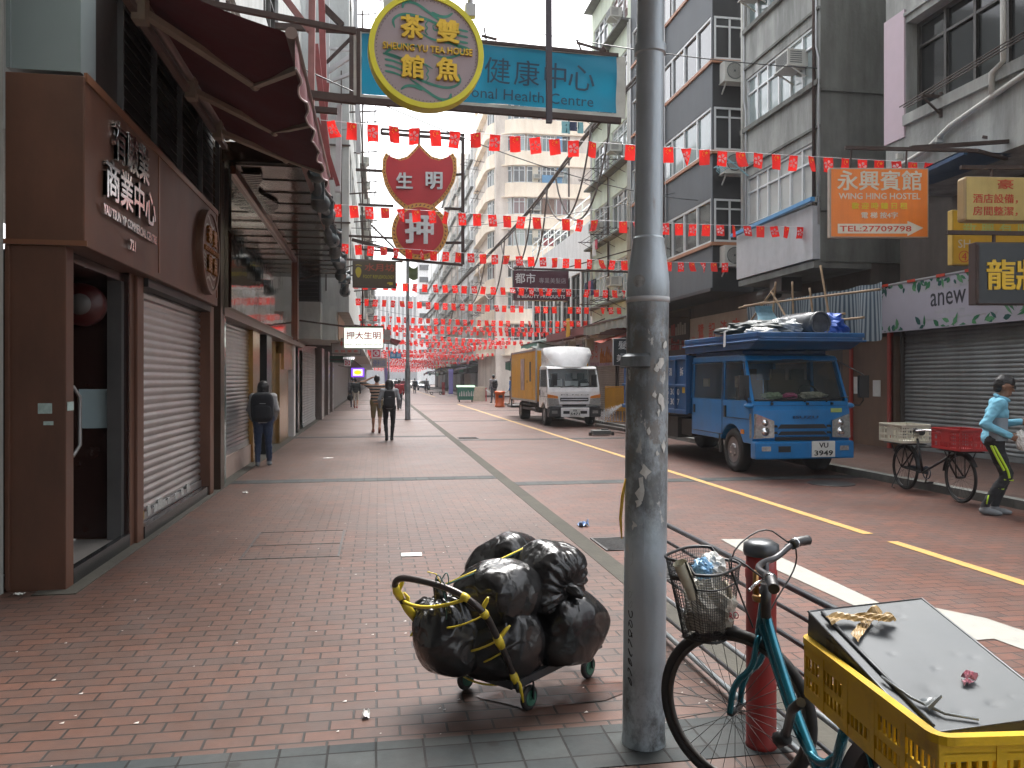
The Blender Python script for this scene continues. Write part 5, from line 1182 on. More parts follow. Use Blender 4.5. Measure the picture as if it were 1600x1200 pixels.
def top(u, v):
    x, y = u*bw_, v*bl_; z = 0
    for dx, dy, r, d in dents: q = ((x-dx)**2+(y-dy)**2)/r**2; z -= .5*d*math.exp(-q) if q < 6 else 0
    return BP(x, y, z+.004*sin(pi*u)*sin(pi*v))
b.grid(top, 60, 90); b.done('lid', M_box, mb)
b = MB(); q = [BP(x, y, z) for z in (-bh_, -.002) for x, y in ((0, 0), (bw_, 0), (bw_, bl_), (0, bl_))]; b.add(q, [(0, 3, 2, 1), (0, 1, 5, 4), (1, 2, 6, 5), (2, 3, 7, 6), (3, 0, 4, 7)]); b.done('side', M_box, mb)
b = MB(); b.tube([BP(.035, .02, .006), BP(.035, .71, .006)], .005, 6).tube([BP(.0, 0, 0), BP(bw_, 0, 0), BP(bw_, bl_, 0), BP(0, bl_, 0)], .004, 6, closed=True); b.done('seam', mat('seam_dark', (.1, .105, .11), .4, metal=.7), mb)
b = MB()
for i in range(9): y = .12+.055*i; b.add([BP(-.0015, y, -.02), BP(-.0015, y+.03, -.02), BP(-.0015, y+.03, -.07), BP(-.0015, y, -.07)], [(0, 1, 2, 3)])
b.done('vent_slot', M_dark, mb)
# tape, pink scrap, clear plastic on the box
M_btape = mat('brown_tape', (.36, .24, .1), .4, var=.2, scale=12)
b = MB(); rr = random.Random(2); b.grid(lambda u, v: BP(.02+.17*u, .60+.055*v-.06*u+.02*sin(u*5), .012+.012*abs(sin(u*7+v*3))+.03*u*u), 12, 5, sm=False); b.grid(lambda u, v: BP(.05+.11*u, .48+.05*v+.12*u, .010+.006*abs(sin(u*9+v*4))), 10, 4, sm=False)
b.grid(lambda u, v: BP(.15+.06*u+.015*sin(v*6), .56+.07*v, .02+.03*sin(pi*u)*abs(sin(v*4+1))), 7, 7, sm=False); b.done('brown_tape', M_btape, None, label='crumpled loop of brown packing tape stuck on the far end of the metal box', cat='tape')
b = MB(); b.grid(lambda u, v: BP(.235+.035*u, .20+.028*v, .004+.022*abs(sin(u*4+v*3))), 5, 5, sm=False); b.grid(lambda u, v: BP(.22+.03*u, .185+.02*v, .004+.012*abs(sin(u*5+v*2))), 4, 4, sm=False); b.done('pink_scrap', mat('pink_tissue', (.6, .3, .36), .7), None, label='small crumpled pink scrap on the lid of the metal box', cat='litter')
b = MB(); b.grid(lambda u, v: BP(.06+.035*u, .085+.05*v, .006+.035*u*(1-v)+.008*abs(sin(v*8))), 6, 6, sm=False); b.tube([BP(.02, .27, .012), BP(.045, .15, .01), BP(.09, .06, .01), BP(.16, .02, .008)], .004, 5); b.done('clear_wrapper', mat('clear_wrap', (.2, .22, .23), .2, var=.3), None, label='scrap of clear plastic on the near corner of the metal box', cat='litter')
# --- cargo bicycle by the right kerb
cb = T('cargo_bicycle', 'old black delivery bicycle on its stand at the right kerb, carrying two crates', 'bicycle', (7.7, 10.1, 0))
cx = 7.68; rw = V((cx+.1, 10.82, .335)); fw = V((cx-.02, 9.52, .335)); R = .335; dirn = (fw-rw).normalized(); sidev = V((dirn.y, -dirn.x, 0))
for c in (rw, fw): bwheel(cb, c, sidev, R, tr=.018, ns=24, steelrim=M_bikebk)
def cpt(t, z, s=0): return V((rw.x, rw.y, 0))+(fw-rw)*t+sidev*s+V((0, 0, z))
b = MB(); bb = cpt(.34, .3); seat = cpt(.24, .78); hd1 = cpt(.80, .72); hd2 = cpt(.83, .6)
b.tube([bb, seat], .018, 10).tube([bb, hd2], .018, 10).tube([cpt(.25, .66), hd1], .014, 10).tube([hd1+V((0, 0, .06)), hd2], .02, 10)
for s in (-1, 1):
    b.tube([bb, rw+sidev*s*.05], .011, 8).tube([seat+V((0, 0, -.1)), rw+sidev*s*.05], .011, 8).tube([hd2, cpt(.86, .5, s*.045), fw+sidev*s*.05], .013, 8)
    b.tube([cpt(.9, .70, s*.15), fw+sidev*s*.06], .008, 6).tube([cpt(1.08, .70, s*.15), fw+sidev*s*.06], .008, 6).tube([rw+sidev*s*.06, cpt(-.15, .66, s*.1)], .008, 6).tube([rw+sidev*s*.06, cpt(.12, .66, s*.1)], .008, 6)
    b.tube([rw+sidev*s*.07, cpt(-.12, .02, s*.12), cpt(-.06, .01, s*.12)], .009, 6)
b.done('frame', M_bikebk, cb)
b = MB()
for c, a0, a1 in ((rw, -.15, 2.5), (fw, .5, 3.0)): b.grid(lambda u, v: c+sidev*((u-.5)*.055)+dirn*(cos(a0+(a1-a0)*v)*(R+.02))+V((0, 0, sin(a0+(a1-a0)*v)*(R+.02))), 3, 22)
b.done('mudguard', M_bikebk, cb)
b = MB(); b.grid(lambda u, v: cpt(.02+.36*u, .33+.07*(v-.5)*(1+.6*u), -.055), 8, 2); b.torus(bb-sidev*.06, sidev, .09, .008, 24, 6); b.done('chain_guard', mat('guard_blue', (.07, .09, .12), .4, metal=.3), cb)
b = MB(); b.tube(smooth([cpt(.15, .88, 0)+V((0, 0, 0)), cpt(.22, .885, 0), cpt(.33, .88, 0)]), [.075, .07, .06, .05, .045, .04, .035, .03, .02, .015][:10] if False else .05, 10); b.done('saddle', M_blk, cb)
b = MB(); b.tube(smooth([cpt(.56, .92, -.28), cpt(.72, .95, -.2), cpt(.79, .9, -.06), cpt(.79, .9, .06), cpt(.72, .95, .2), cpt(.56, .92, .28)]), .011, 8).tube([cpt(.79, .9, 0), hd1], .012, 8); b.done('handlebar', M_chrome, cb)
b = MB()
for t0, t1 in ((-.22, .2), (.80, 1.18)):
    for s in (-.17, -.06, .06, .17): b.tube([cpt(t0, .69, s), cpt(t1, .69, s)], .008, 6)
    for t in np.linspace(t0, t1, 5): b.tube([cpt(t, .69, -.17), cpt(t, .69, .17)], .008, 6)
b.done('carrier', M_bikebk, cb)
b = MB(); b.tube([bb-sidev*.07, bb-sidev*.08+V((0, .05, -.15))], .01, 6); q = bb-sidev*.13+V((0, .05, -.15)); b.box(q.x-.05, q.x+.05, q.y-.03, q.y+.03, q.z-.012, q.z+.012); b.done('pedal', M_blk, cb)
def cm(t, z): p = cpt(t, z); return Matrix(((-sidev.x, dirn.x, 0, p.x), (-sidev.y, dirn.y, 0, p.y), (0, 0, 1, p.z), (0, 0, 0, 1)))
crate('dirty white plastic basket crate on the rear carrier of the delivery bicycle', cm(-.02, .71), .44, .62, .27, mat('crate_white', (.5, .48, .4), .6, var=.2, dirt=.5, dcol=(.22, .2, .15), dscale=(8, 8, 8)), .04)
crate('red plastic crate tied on the front carrier of the delivery bicycle', cm(1.0, .71), .42, .62, .28, mat('crate_red', (.36, .02, .02), .45, var=.2, dirt=.3, dcol=(.15, .02, .02)), .03)
# ================================================================ trucks
M_tglass = mat('windscreen_glass', (.05, .07, .075), .04, var=.1, alpha=.38, spec=.9)
M_lens = mat('headlamp_lens', (.5, .5, .48), .12, metal=.6, var=.5, scale=22)
M_amber = mat('amber_lens', (.6, .2, .03), .2)
M_plate = mat('number_plate', (.62, .63, .6), .4)
M_inkblk = mat('lettering_black', (.012, .012, .012), .5)
M_lettw = mat('lettering_white', (.6, .62, .62), .5)
M_chass = mat('chassis_black', (.02, .02, .02), .6, var=.4, scale=10)
M_seat = mat('truck_interior', (.035, .035, .035), .8, var=.3)
M_hub = mat('wheel_rim', (.28, .28, .29), .4, metal=.7, var=.3, dirt=.5, dcol=(.08, .06, .05), dscale=(8, 8, 8))
def twheel(root_, c, R, w, out, dual=False):
    c = V(c); ax = V((out, 0, 0)); h = w/2
    o = MB().lathe([(R*.6, -h), (R*.93, -h), (R, -h*.7), (R, h*.7), (R*.93, h), (R*.62, h), (R*.6, h*.7)], c, 40, axis=ax).done('wheel', M_rubber, root_)
    r = MB().lathe([(R*.62, h*.85), (R*.57, h*.98), (R*.52, h*.55), (R*.32, h*.3 if not dual else -h*.3), (R*.3, h*.95 if not dual else h*.1), (R*.2, h*1.05), (0, h*1.06)], c, 36, axis=ax)
    r.done('rim', M_hub, o); a, b_ = frame(ax); k = MB()
    for i in range(6):
        t = pi/3*i; k.cyl(c+ax*h*.5+(a*cos(t)+b_*sin(t))*R*.42, c+ax*h*.62+(a*cos(t)+b_*sin(t))*R*.42, R*.075, 10); 
    k.done('rim_hole', M_dark, o)
    k = MB()
    for i in range(6): t = pi/3*(i+.5); k.cyl(c+ax*h*.4+(a*cos(t)+b_*sin(t))*R*.26, c+ax*h*1.05+(a*cos(t)+b_*sin(t))*R*.26, R*.035, 6)
    k.done('wheel_nut', M_chrome, o); return o
def cab(t, x0, x1, yf, L, z0, zs, zr, ax_, R, splits, paint, bump_paint, gr, label=''):
    """hollow cab: lower shell, pillars, roof, glass, doors; the front faces -Y"""
    P = lambda y, z, x: V((x, y, z)); b = MB()
    arch = [(ax_+(R+.09)*cos(a), R*.95+(R+.09)*sin(a)) for a in np.linspace(0, pi, 12)]; arch = [(y, max(z, z0)) for y, z in arch]
    prof = [(yf+.05, z0), (yf, z0+.16), (yf+.02, zs-.15), (yf+.07, zs), (yf+L, zs), (yf+L, z0)]+arch
    b.prism(prof, P, x0, x1); b.done('body', paint, t, bevel=.025)
    sl = .27
    b = MB(); b.prism([(yf+.05+sl, zr-.1), (yf+.13+sl, zr-.03), (yf+.35+sl, zr), (yf+L, zr), (yf+L, zr-.12), (yf+.1+sl, zr-.12)], P, x0+.03, x1-.03); b.done('roof', paint, t, bevel=.02)
    b = MB()
    for s, x in ((1, x0), (-1, x1)):
        b.add([P(yf+.07, zs, x), P(yf+.07, zs, x+s*.05), P(yf+.1+sl, zr-.1, x+s*.07), P(yf+.1+sl, zr-.1, x+s*.03), P(yf+.2, zs, x), P(yf+.2, zs, x+s*.05), P(yf+.2+sl, zr-.1, x+s*.07), P(yf+.2+sl, zr-.1, x+s*.03)], [(0, 1, 2, 3), (7, 6, 5, 4), (0, 3, 7, 4), (1, 5, 6, 2)])
        for k, y in enumerate(splits[1:]):
            b.add([P(yy, z, xx) for z, dx in ((zs, 0), (zr-.1, .03)) for yy, xx in ((y-.06, x+s*dx), (y+.06, x+s*dx), (y+.06, x+s*(dx+.06)), (y-.06, x+s*(dx+.06)))], [(0, 1, 5, 4), (1, 2, 6, 5), (2, 3, 7, 6), (3, 0, 4, 7)])
    b.box(x0+.02, x1-.02, yf+L-.06, yf+L, zs, zr-.1); b.done('pillar', paint, t)
    nx = 14
    b = MB(); b.grid(lambda u, v: P(yf+.085+sl*v+.06*(2*u-1)**2*1.0-.01, zs+.02+(zr-.12-zs)*v, x0+.055+.02*v+(x1-x0-.11-.04*v)*u), nx, 6); b.done('windscreen', M_tglass, t)
    b = MB()
    for v in (0, 1): b.tube([P(yf+.08+sl*v+.06*(2*u-1)**2-.012, zs+.02+(zr-.12-zs)*v, x0+.055+.02*v+(x1-x0-.11-.04*v)*u) for u in np.linspace(0, 1, nx)], .014, 6)
    b.done('windscreen_seal', M_blk, t)
    for i, (ya_, yb_) in enumerate(zip(splits[:-1], splits[1:])):
        for s, x in ((-1, x0), (1, x1)):
            d = MB(); o = x+s*.006; dzl = zs-(.0 if i else 0)
            zlow = z0+.1 if i else z0+.42
            pts = [(ya_+.03, zlow), (yb_-.03, zlow), (yb_-.03, zs-.002), (ya_+.03, zs-.002)]
            d.prism(pts, lambda y, z, n: V((x+s*n, y, z)), -.002, .008); dd = d.done('door', paint, t, bevel=.004); MB().tube([V((x+s*.001, y, z)) for y, z in ((ya_+.024, zlow-.006), (yb_-.024, zlow-.006), (yb_-.024, zr-.14), (ya_+.024+(0 if i else sl-.06), zr-.14))], .008, 5, closed=True).done('door_seam', M_blk, dd)
            MB().prism([(yb_-.16, zs-.28), (yb_-.1, zs-.28), (yb_-.1, zs-.12), (yb_-.16, zs-.12)] if i else [(yb_-.17, zs-.3), (yb_-.1, zs-.3), (yb_-.1, zs-.1), (yb_-.17, zs-.1)], lambda y, z, n: V((x+s*n, y, z)), .008, .03).done('handle', M_blk, dd)
            g = MB(); y0_ = ya_+.05 if i else ya_+.16; 
            lowz = zs+.0 if i else zs-.16
            poly = [(y0_, zs+.015), (yb_-.07, zs+.015), (yb_-.07, zr-.14), (y0_+(0 if i else sl-.06), zr-.14)]
            g.prism(poly, lambda y, z, n: V((x-s*(.0+.03*(z-zs)/(zr-zs))+s*n, y, z)), -.012, -.004); g.done('window', M_tglass, t)
    b = MB(); b.box(x0+.1, x1-.1, yf+.1, yf+.5, zs-.02, zs+.03); 
    for x in (x0+.2, x0+.75, x1-.65): b.box(x, x+.45, yf+.95, yf+1.1, zs, zr-.45).box(x+.1, x+.35, yf+.98, yf+1.08, zr-.45, zr-.25)
    b.done('seats', M_seat, t); b = MB(); b.torus((x1-.45, yf+.55, zs+.12), (0, -.8, .6), .19, .014, 28, 8); b.cyl((x1-.45, yf+.45, zs), (x1-.45, yf+.55, zs+.12), .03, 8); b.done('steering_wheel', M_blk, t)
# --- blue truck
bt = T('blue_truck', 'blue crew-cab tipper truck with loaded roof tray parked facing the camera at the right kerb', 'truck', (7.1, 15.5, 0))
M_tblue = mat('truck_blue', (.004, .165, .45), .3, var=.1, scale=3, coat=.25, dirt=.45, dcol=(.03, .09, .17), dscale=(2, 2, 1))
M_tblue2 = mat('truck_tray_blue', (.004, .075, .22), .5, var=.25, scale=4, dirt=.45, dcol=(.03, .04, .08), dscale=(3, 3, 2))
x0, x1, yf = 6.22, 8.0, 12.57
cab(bt, x0, x1, yf, 2.68, .55, 1.27, 2.08, 13.42, .39, (12.68, 13.78, 15.2), M_tblue, None, None)
for x, o in ((x0+.14, -1), (x1-.14, 1)): twheel(bt, (x, 13.42, .385), .385, .22, o)
for x, o in ((x0+.2, -1), (x1-.2, 1)): twheel(bt, (x, 18.2, .385), .385, .36, o, True)
b = MB(); b.box(x0-.01, x1+.01, yf-.1, yf+.1, .30, .60); b.done('bumper', M_tblue, bt, bevel=.03)
b = MB(); 
for s, x in ((1, x0), (-1, x1)): 
    b.add([V((x+s*q, y, z)) for y, q in ((yf-.035, .0),) for q, z in ((.02, .645), (.36, .66), (.36, .94), (.04, 1.06))]+[V((x+s*q, yf+.12, z)) for q, z in ((-.012, .645), (.36, .66), (.36, .94), (-.012, 1.06))], [(0, 1, 2, 3), (0, 3, 7, 4), (3, 2, 6, 7), (0, 4, 5, 1)])
    o = MB(); o.v, o.f, o.m, o.s = b.v, b.f, b.m, b.s; o.done('headlight', M_lens, bt); b = MB()
    l = MB(); l.lathe([(.0, .01), (.065, .0), (.085, -.02)], (x+s*.2, yf-.045, .76), 20, axis=(0, -1, 0)).lathe([(.0, .01), (.05, .0), (.07, -.02)], (x+s*.2, yf-.045, .91), 20, axis=(0, -1, 0)); l.done('lamp_bowl', M_chrome, bt)
    MB().box(x-s*.0-.012, x+.012, yf+.34, yf+.46, .70, .78).done('indicator', M_amber, bt); MB().box(x+s*.18-.08, x+s*.18+.08, yf-.11, yf-.1, .44, .52).done('fog_lamp', M_lens, bt)
    MB().box(x+s*.5-.1 if s > 0 else x-.62, x+.62 if s > 0 else x-.5+.1, yf-.107, yf-.1, .42, .52).done('bumper_vent', M_blk, bt)
b = MB(); b.prism([(.44, .70), (1.34, .70), (1.28, .76), (.5, .76)], lambda x, z, n: V((x0+x, yf-n, z)), -.02, .012).prism([(.44, .81), (1.34, .81), (1.28, .88), (.5, .88)], lambda x, z, n: V((x0+x, yf-n, z)), -.02, .012).box(x0+.4, x1-.4, yf-.02, yf+.02, .61, .665)
for x in (.38, 1.36):
    for z in (.72, .83): b.prism([(x-.02, z), (x+.06, z+.0), (x+.04, z+.04), (x-.02, z+.04)], lambda xx, zz, n: V((x0+xx, yf-n, zz)), -.02, .012)
b.done('grille', M_blk, bt)
b = MB(); b.prism([(.42, .775), (1.36, .775), (1.3, .8), (.48, .8)], lambda x, z, n: V((x0+x, yf-n, z)), -.02, .025).prism([(.42, .685), (1.36, .685), (1.3, .7), (.48, .7)], lambda x, z, n: V((x0+x, yf-n, z)), -.02, .025); b.done('grille_bar', M_tblue, bt)
np_ = MB().box(x0+1.0, x0+1.42, yf-.118, yf-.103, .33, .60).done('number_plate', M_plate, bt)
fm = lambda x, z: face_matrix((x, yf-.12, z), (1, 0, 0), (0, 0, 1))
text('VU', M_inkblk, np_, fm(x0+1.21, .53), h=.085, w=.17, bold=.02); text('3949', M_inkblk, np_, fm(x0+1.21, .4), h=.09, w=.34, bold=.02)
text('ISUZU', mat('badge_dark', (.02, .05, .12), .4), bt, face_matrix((x0+.95, yf-.002, 1.0), (1, 0, 0), (0, 0, 1)), h=.05, w=.46, bold=.02, name='badge', ext=.008)
MB().box(x0+1.42, x0+1.62, yf+.0, yf+.02, 1.08, 1.15).done('green_badge', mat('badge_green', (.3, .4, .12), .5), bt)
b = MB(); b.box(x0+.02, x1-.02, yf+.035, yf+.04, 1.195, 1.2)
for xx in (.35, .95, 1.35): b.tube([(x0+xx, yf+.04, 1.26), (x0+xx+.06, yf+.06, 1.3), (x0+xx+.45, yf+.1, 1.34)], .011, 5)
for xx in (.35, 1.0, 1.45): b.box(x0+xx-.02, x0+xx+.02, yf+.01, yf+.04, 1.21, 1.25)
b.done('wiper', M_blk, bt)
# mirrors
for s, x in ((-1, x0), (1, x1)):
    m_ = MB(); m_.tube([(x, yf+.12, 1.2), (x+s*.16, yf-.02, 1.2), (x+s*.2, yf-.06, 1.28), (x+s*.2, yf-.06, 1.72), (x+s*.02, yf+.36, 1.95)] if s > 0 else [(x, yf+.2, 1.25), (x+s*.08, yf+.1, 1.3), (x+s*.1, yf+.08, 1.5)], .014, 6); q = V((x+s*(.2 if s > 0 else .1), yf-.06 if s > 0 else yf+.16, 1.52)); m_.box(q.x-.09, q.x+.09, q.y-.03, q.y+.03, q.z-.19, q.z+.19); m_.done('mirror', M_blk, bt)
    MB().ell((x+s*.03, yf+.1, 1.19), (.09, .1, .05), 12, 8).done('mirror_mount', M_tblue, bt)
# things on the dashboard and in the cab
crumple('dashboard_clutter', (x0+.5, yf+.3, 1.36), .12, mat('dash_green', (.3, .4, .25), .8, var=.6, scale=20), 'pale green cloth heap on the truck dashboard, left', 11, 'clutter', (1.6, .8, .5))
crumple('dashboard_clutter', (x0+.82, yf+.3, 1.35), .1, mat('dash_pink', (.55, .1, .25), .8), 'bright pink cloth on the truck dashboard', 12, 'clutter', (1.5, .8, .5))
crumple('dashboard_clutter', (x0+1.25, yf+.3, 1.36), .13, mat('dash_pale', (.45, .45, .35), .8, var=.6, scale=20), 'pale paper heap on the truck dashboard, right of the pink cloth', 13, 'clutter', (1.8, .8, .5))
MB().box(x0+.08, x0+.11, 13.2, 13.45, 1.5, 1.7).box(x0+.08, x0+.11, 14.6, 14.85, 1.5, 1.66).done('sun_shade', mat('shade_pale', (.5, .48, .42), .7, var=.6, scale=18), bt)
# roof tray
b = MB(); tp = [(yf-.28, 2.29), (yf+.05, 2.16), (yf+2.9, 2.16), (yf+2.9, 2.34), (yf-.28, 2.34)]
b.prism(tp, lambda y, z, x: V((x, y, z)), x0-.05, x1+.05); b.box(x0-.1, x1+.1, yf-.32, yf+2.95, 2.27, 2.30).box(x0+.1, x1-.1, yf+.6, yf+2.7, 2.07, 2.15); b.box(x0-.06, x0-.0, yf-.28, yf+2.9, 2.34, 2.43).box(x1, x1+.06, yf-.28, yf+2.9, 2.34, 2.42).box(x0-.06, x1+.06, yf-.32, yf-.28, 2.34, 2.42)
b.done('roof_tray', M_tblue2, bt, bevel=.012)
MB().bar((x0-.1, yf+.9, 2.5), (x0-.13, yf+.85, 2.22), .07, .012).bar((x0-.1, yf+.9, 2.5), (x0+.1, yf+1.1, 2.53), .04, .012).done('white_rag', mat('rag_white', (.55, .55, .55), .8), None, label='white rag hanging over the side of the blue roof tray', cat='rag')
# body of the tipper
b = MB(); yb0, yb1 = 15.32, 19.6
b.box(x0-.04, x1+.04, yb0, yb0+.05, .95, 2.12).box(x0-.04, x1+.04, yb1-.05, yb1, .95, 2.12).box(x0-.04, x0+.01, yb0+.05, yb1-.05, .95, 2.12).box(x1-.01, x1+.04, yb0+.05, yb1-.05, .95, 2.12).box(x0, x1, yb0, yb1, .95, 1.0)
b.box(x0-.09, x0-.04, yb0, yb1, 2.04, 2.13).box(x0-.09, x0-.04, yb0, yb1, .93, 1.02).box(x0-.085, x0-.04, yb0, yb1, 1.48, 1.54)
for y in np.arange(yb0, yb1, .62): b.box(x0-.088, x0-.04, y, y+.07, 1.02, 2.04)
b.done('tipper_body', M_tblue2, bt, bevel=.008)
sm_ = lambda y, z: face_matrix((x0-.045, y, z), (0, -1, 0), (0, 0, 1))
for ch, y in (('清', 16.3), ('拆', 15.67)): text(ch, M_lettw, bt, sm_(y, 1.8), h=.17)
text('9305 3050', M_lettw, bt, sm_(16.35, 1.38), h=.13, w=1.1); text('2385 3057', M_lettw, bt, sm_(16.35, 1.17), h=.13, w=1.1)
MB().box(x0-.05, x0-.043, 15.45, 15.62, 1.36, 1.5).done('yellow_label', mat('label_yellow', (.55, .38, .03), .6), bt)
b = MB()
for x in (x0+.45, x1-.55): b.box(x, x+.1, 13, 19.6, .6, .82)
b.box(x0+.02, x0+.4, 16.05, 16.75, .42, .85).box(x0+.05, x0+.35, 15.35, 15.9, .5, .82).cyl((x0+.25, 15.2, .62), (x0+.25, 15.95, .62), .16, 12).box(x0+.5, x1-.5, 13, 15.3, .45, .62).box(x0-.0, x0+.06, 13.88, 13.95, .3, .75)
b.cyl((x0+.2, 18.2, .385), (x1-.2, 18.2, .385), .06, 8).cyl((x0+.2, 13.42, .385), (x1-.2, 13.42, .385), .05, 8)
b.done('chassis', M_chass, bt)
# load on the roof tray, each a thing of its own
crumple('load_bundle', (6.75, 13.6, 2.52), .55, mat('dark_tarp', (.02, .03, .03), .5, bump=.5, bscale=8), 'dark tarpaulin heaped on the left of the roof tray', 21, 'bundle', (1.0, 1.3, .3))
b = MB(); c0, c1 = V((7.35, 13.75, 2.58)), V((7.55, 12.75, 2.6)); b.tube([c0, c0.lerp(c1, .2), c0.lerp(c1, .8), c1], [.2, .24, .235, .21], 24); b.torus(c1, c1-c0, .2, .03, 24, 6)
b.done('load_drum', mat('dark_plastic_drum', (.06, .065, .07), .25, var=.5, scale=9, bump=.5, bscale=9), None, label='dark plastic-wrapped drum lying on the roof tray', cat='drum')
crumple('load_bundle', (7.85, 13.1, 2.56), .32, mat('blue_sack', (.02, .09, .4), .5, bump=.6, bscale=16), 'bright blue sack tied on the right of the roof tray', 22, 'bundle', (1.0, 1.2, .75))
crumple('load_bundle', (6.6, 13.0, 2.47), .2, mat('white_sheet', (.6, .6, .58), .6, bump=.4), 'crumpled white sheet at the left front of the roof tray', 23, 'bundle', (1.5, 1, .4))
crumple('load_bundle', (7.15, 13.2, 2.54), .28, mat('clear_sheet', (.3, .32, .33), .2, var=.6, scale=10, bump=.5), 'greyish clear plastic heaped beside the drum on the roof tray', 24, 'bundle', (1.2, 1.2, .6))
# --- white box truck
wt = T('white_box_truck', 'white cabbed box truck with a yellow box body and a roof wind deflector', 'truck', (6.75, 30, 0))
M_tw = mat('truck_white', (.8, .81, .81), .28, var=.06, coat=.4, dirt=.2, dcol=(.4, .4, .38))
M_ty = mat('box_yellow', (.68, .34, .015), .45, var=.15, scale=2, dirt=.35, dcol=(.28, .13, .03), dscale=(1.5, 1.5, .5))
x0, x1, yf = 5.78, 7.62, 26.9
cab(wt, x0, x1, yf, 1.6, .62, 1.36, 2.1, 27.75, .37, (27.0, 28.4), M_tw, None, None)
for x, o in ((x0+.14, -1), (x1-.14, 1)): twheel(wt, (x, 27.75, .37), .37, .22, o)
for x, o in ((x0+.2, -1), (x1-.2, 1)): twheel(wt, (x, 32.4, .37), .37, .36, o, True)
b = MB(); b.box(x0-.01, x1+.01, yf-.12, yf+.1, .34, .70); b.done('bumper', M_blk, wt, bevel=.03)
MB().box(x0+.42, x1-.42, yf-.15, yf-.11, .34, .66).done('bumper_panel', M_tw, wt, bevel=.015)
MB().box(x0+.5, x0+.78, yf-.155, yf-.15, .45, .55).box(x1-.78, x1-.5, yf-.155, yf-.15, .45, .55).box(x0+.5, x1-.5, yf-.03, yf+.02, .68, .76).box(x0+.42, x1-.42, yf-.03, yf+.02, .88, 1.0).done('grille', M_blk, wt)
MB().box(x0+.4, x1-.4, yf-.035, yf+.02, .78, .86).box(x0+.45, x1-.45, yf-.04, yf+.02, .925, .95).done('grille_bar', M_tw, wt)
for s, x in ((1, x0), (-1, x1)):
    MB().prism([(.0, .72), (.4, .74), (.36, .96), (.0, 1.0)], lambda a, z, n: V((x+s*a-s*.008, yf-n, z)), -.1, .03).done('headlight', M_lens, wt)
    MB().prism([(.0, 1.0), (.36, .97), (.34, 1.06), (.0, 1.12)], lambda a, z, n: V((x+s*a-s*.009, yf-n, z)), -.1, .025).done('indicator', M_amber, wt)
    MB().box(x+s*.2-.1, x+s*.2+.1, yf-.13, yf-.12, .46, .56).done('fog_lamp', M_lens, wt)
    m_ = MB(); m_.tube([(x, yf+.25, 1.3), (x+s*.2, yf+.05, 1.45), (x+s*.22, yf+.02, 1.6)], .014, 6); m_.box(x+s*.22-.09, x+s*.22+.09, yf-.05, yf+.03, 1.42, 1.8); m_.done('mirror', M_blk, wt)
np_ = MB().box(x0+.72, x0+1.1, yf-.17, yf-.155, .38, .62).done('number_plate', M_plate, wt)
text('VX', M_inkblk, np_, face_matrix((x0+.91, yf-.172, .56), (1, 0, 0), (0, 0, 1)), h=.075, w=.15, bold=.02); text('5471', M_inkblk, np_, face_matrix((x0+.91, yf-.172, .45), (1, 0, 0), (0, 0, 1)), h=.08, w=.32, bold=.02)
text('FUSO', mat('badge_grey', (.25, .25, .25), .3), wt, face_matrix((x0+.95, yf-.002, 1.1), (1, 0, 0), (0, 0, 1)), h=.04, w=1.0, name='badge', ext=.006)
b = MB()
for xx in (.45, 1.05): b.tube([(x0+xx, yf+.05, 1.36), (x0+xx+.5, yf+.1, 1.43)], .012, 5)
b.done('wiper', M_blk, wt)
MB().box(x0+.25, x0+.55, yf+.2, yf+.22, 1.4, 1.62).box(x0+.65, x0+1.1, yf+.2, yf+.22, 1.4, 1.58).box(x0+1.2, x0+1.5, yf+.2, yf+.22, 1.4, 1.5).done('dashboard_paper', mat('dash_paper', (.55, .62, .62), .6), wt)
# deflector
b = MB()
def dfl(u, v):
    t = 2*u-1; w = (.52+.35*min(1, v*1.5)**.8)*(1-.04*max(0, v-.85)*6); y = yf+.32+.62*v-.10*(1-abs(t)**3)*sin(pi*min(1, v*.9))*.9; z = 2.06+.70*v+.05*(1-t*t)*v
    return V(((x0+x1)/2+t*w, y+.22*abs(t)**4, z))
b.grid(dfl, 20, 12); b.grid(lambda u, v: dfl(u, 1).lerp(V(((x0+x1)/2+(2*u-1)*.85, yf+1.5, 2.7)), v), 20, 3)
for e in (0, 1): b.grid(lambda u, v: dfl(e, u).lerp(V(((x0+x1)/2+(2*e-1)*.85, yf+1.5, 2.1+.6*u)), v), 10, 3)
b.done('wind_deflector', M_tw, wt)
b = MB(); yb0, yb1 = 28.75, 34.3
b.box(x0-.05, x1+.1, yb0, yb1, .82, 2.74); b.done('box_body', M_ty, wt)
b = MB(); 
for x in (x0-.055, x1+.08):
    for y in (yb0-.01, yb1-.08): b.box(x-.012, x+.04, y, y+.09, .8, 2.76)
    b.box(x-.012, x+.04, yb0, yb1, 2.69, 2.765).box(x-.012, x+.04, yb0, yb1, .78, .86)
b.box(x0-.05, x1+.1, yb0-.012, yb0+.02, 2.69, 2.765); b.done('box_trim', M_steel, wt)
b = MB(); b.box(x0-.062, x0-.05, 29.5, 30.6, .9, 2.6).done('side_door', M_ty, wt)
MB().box(x0-.07, x0-.06, 29.7, 30.0, 1.55, 2.3).box(x0-.075, x0-.06, 30.45, 30.5, 1.5, 1.6).done('door_window', M_blk, wt)
MB().box(x0-.066, x0-.055, 31.1, 31.9, 1.2, 2.45).done('side_poster', mat('truck_poster', (.35, .25, .22), .6, var=.8, scale=2.5), wt)
b = MB()
for x in (x0+.4, x1-.5): b.box(x, x+.1, 27.2, 34.2, .55, .78)
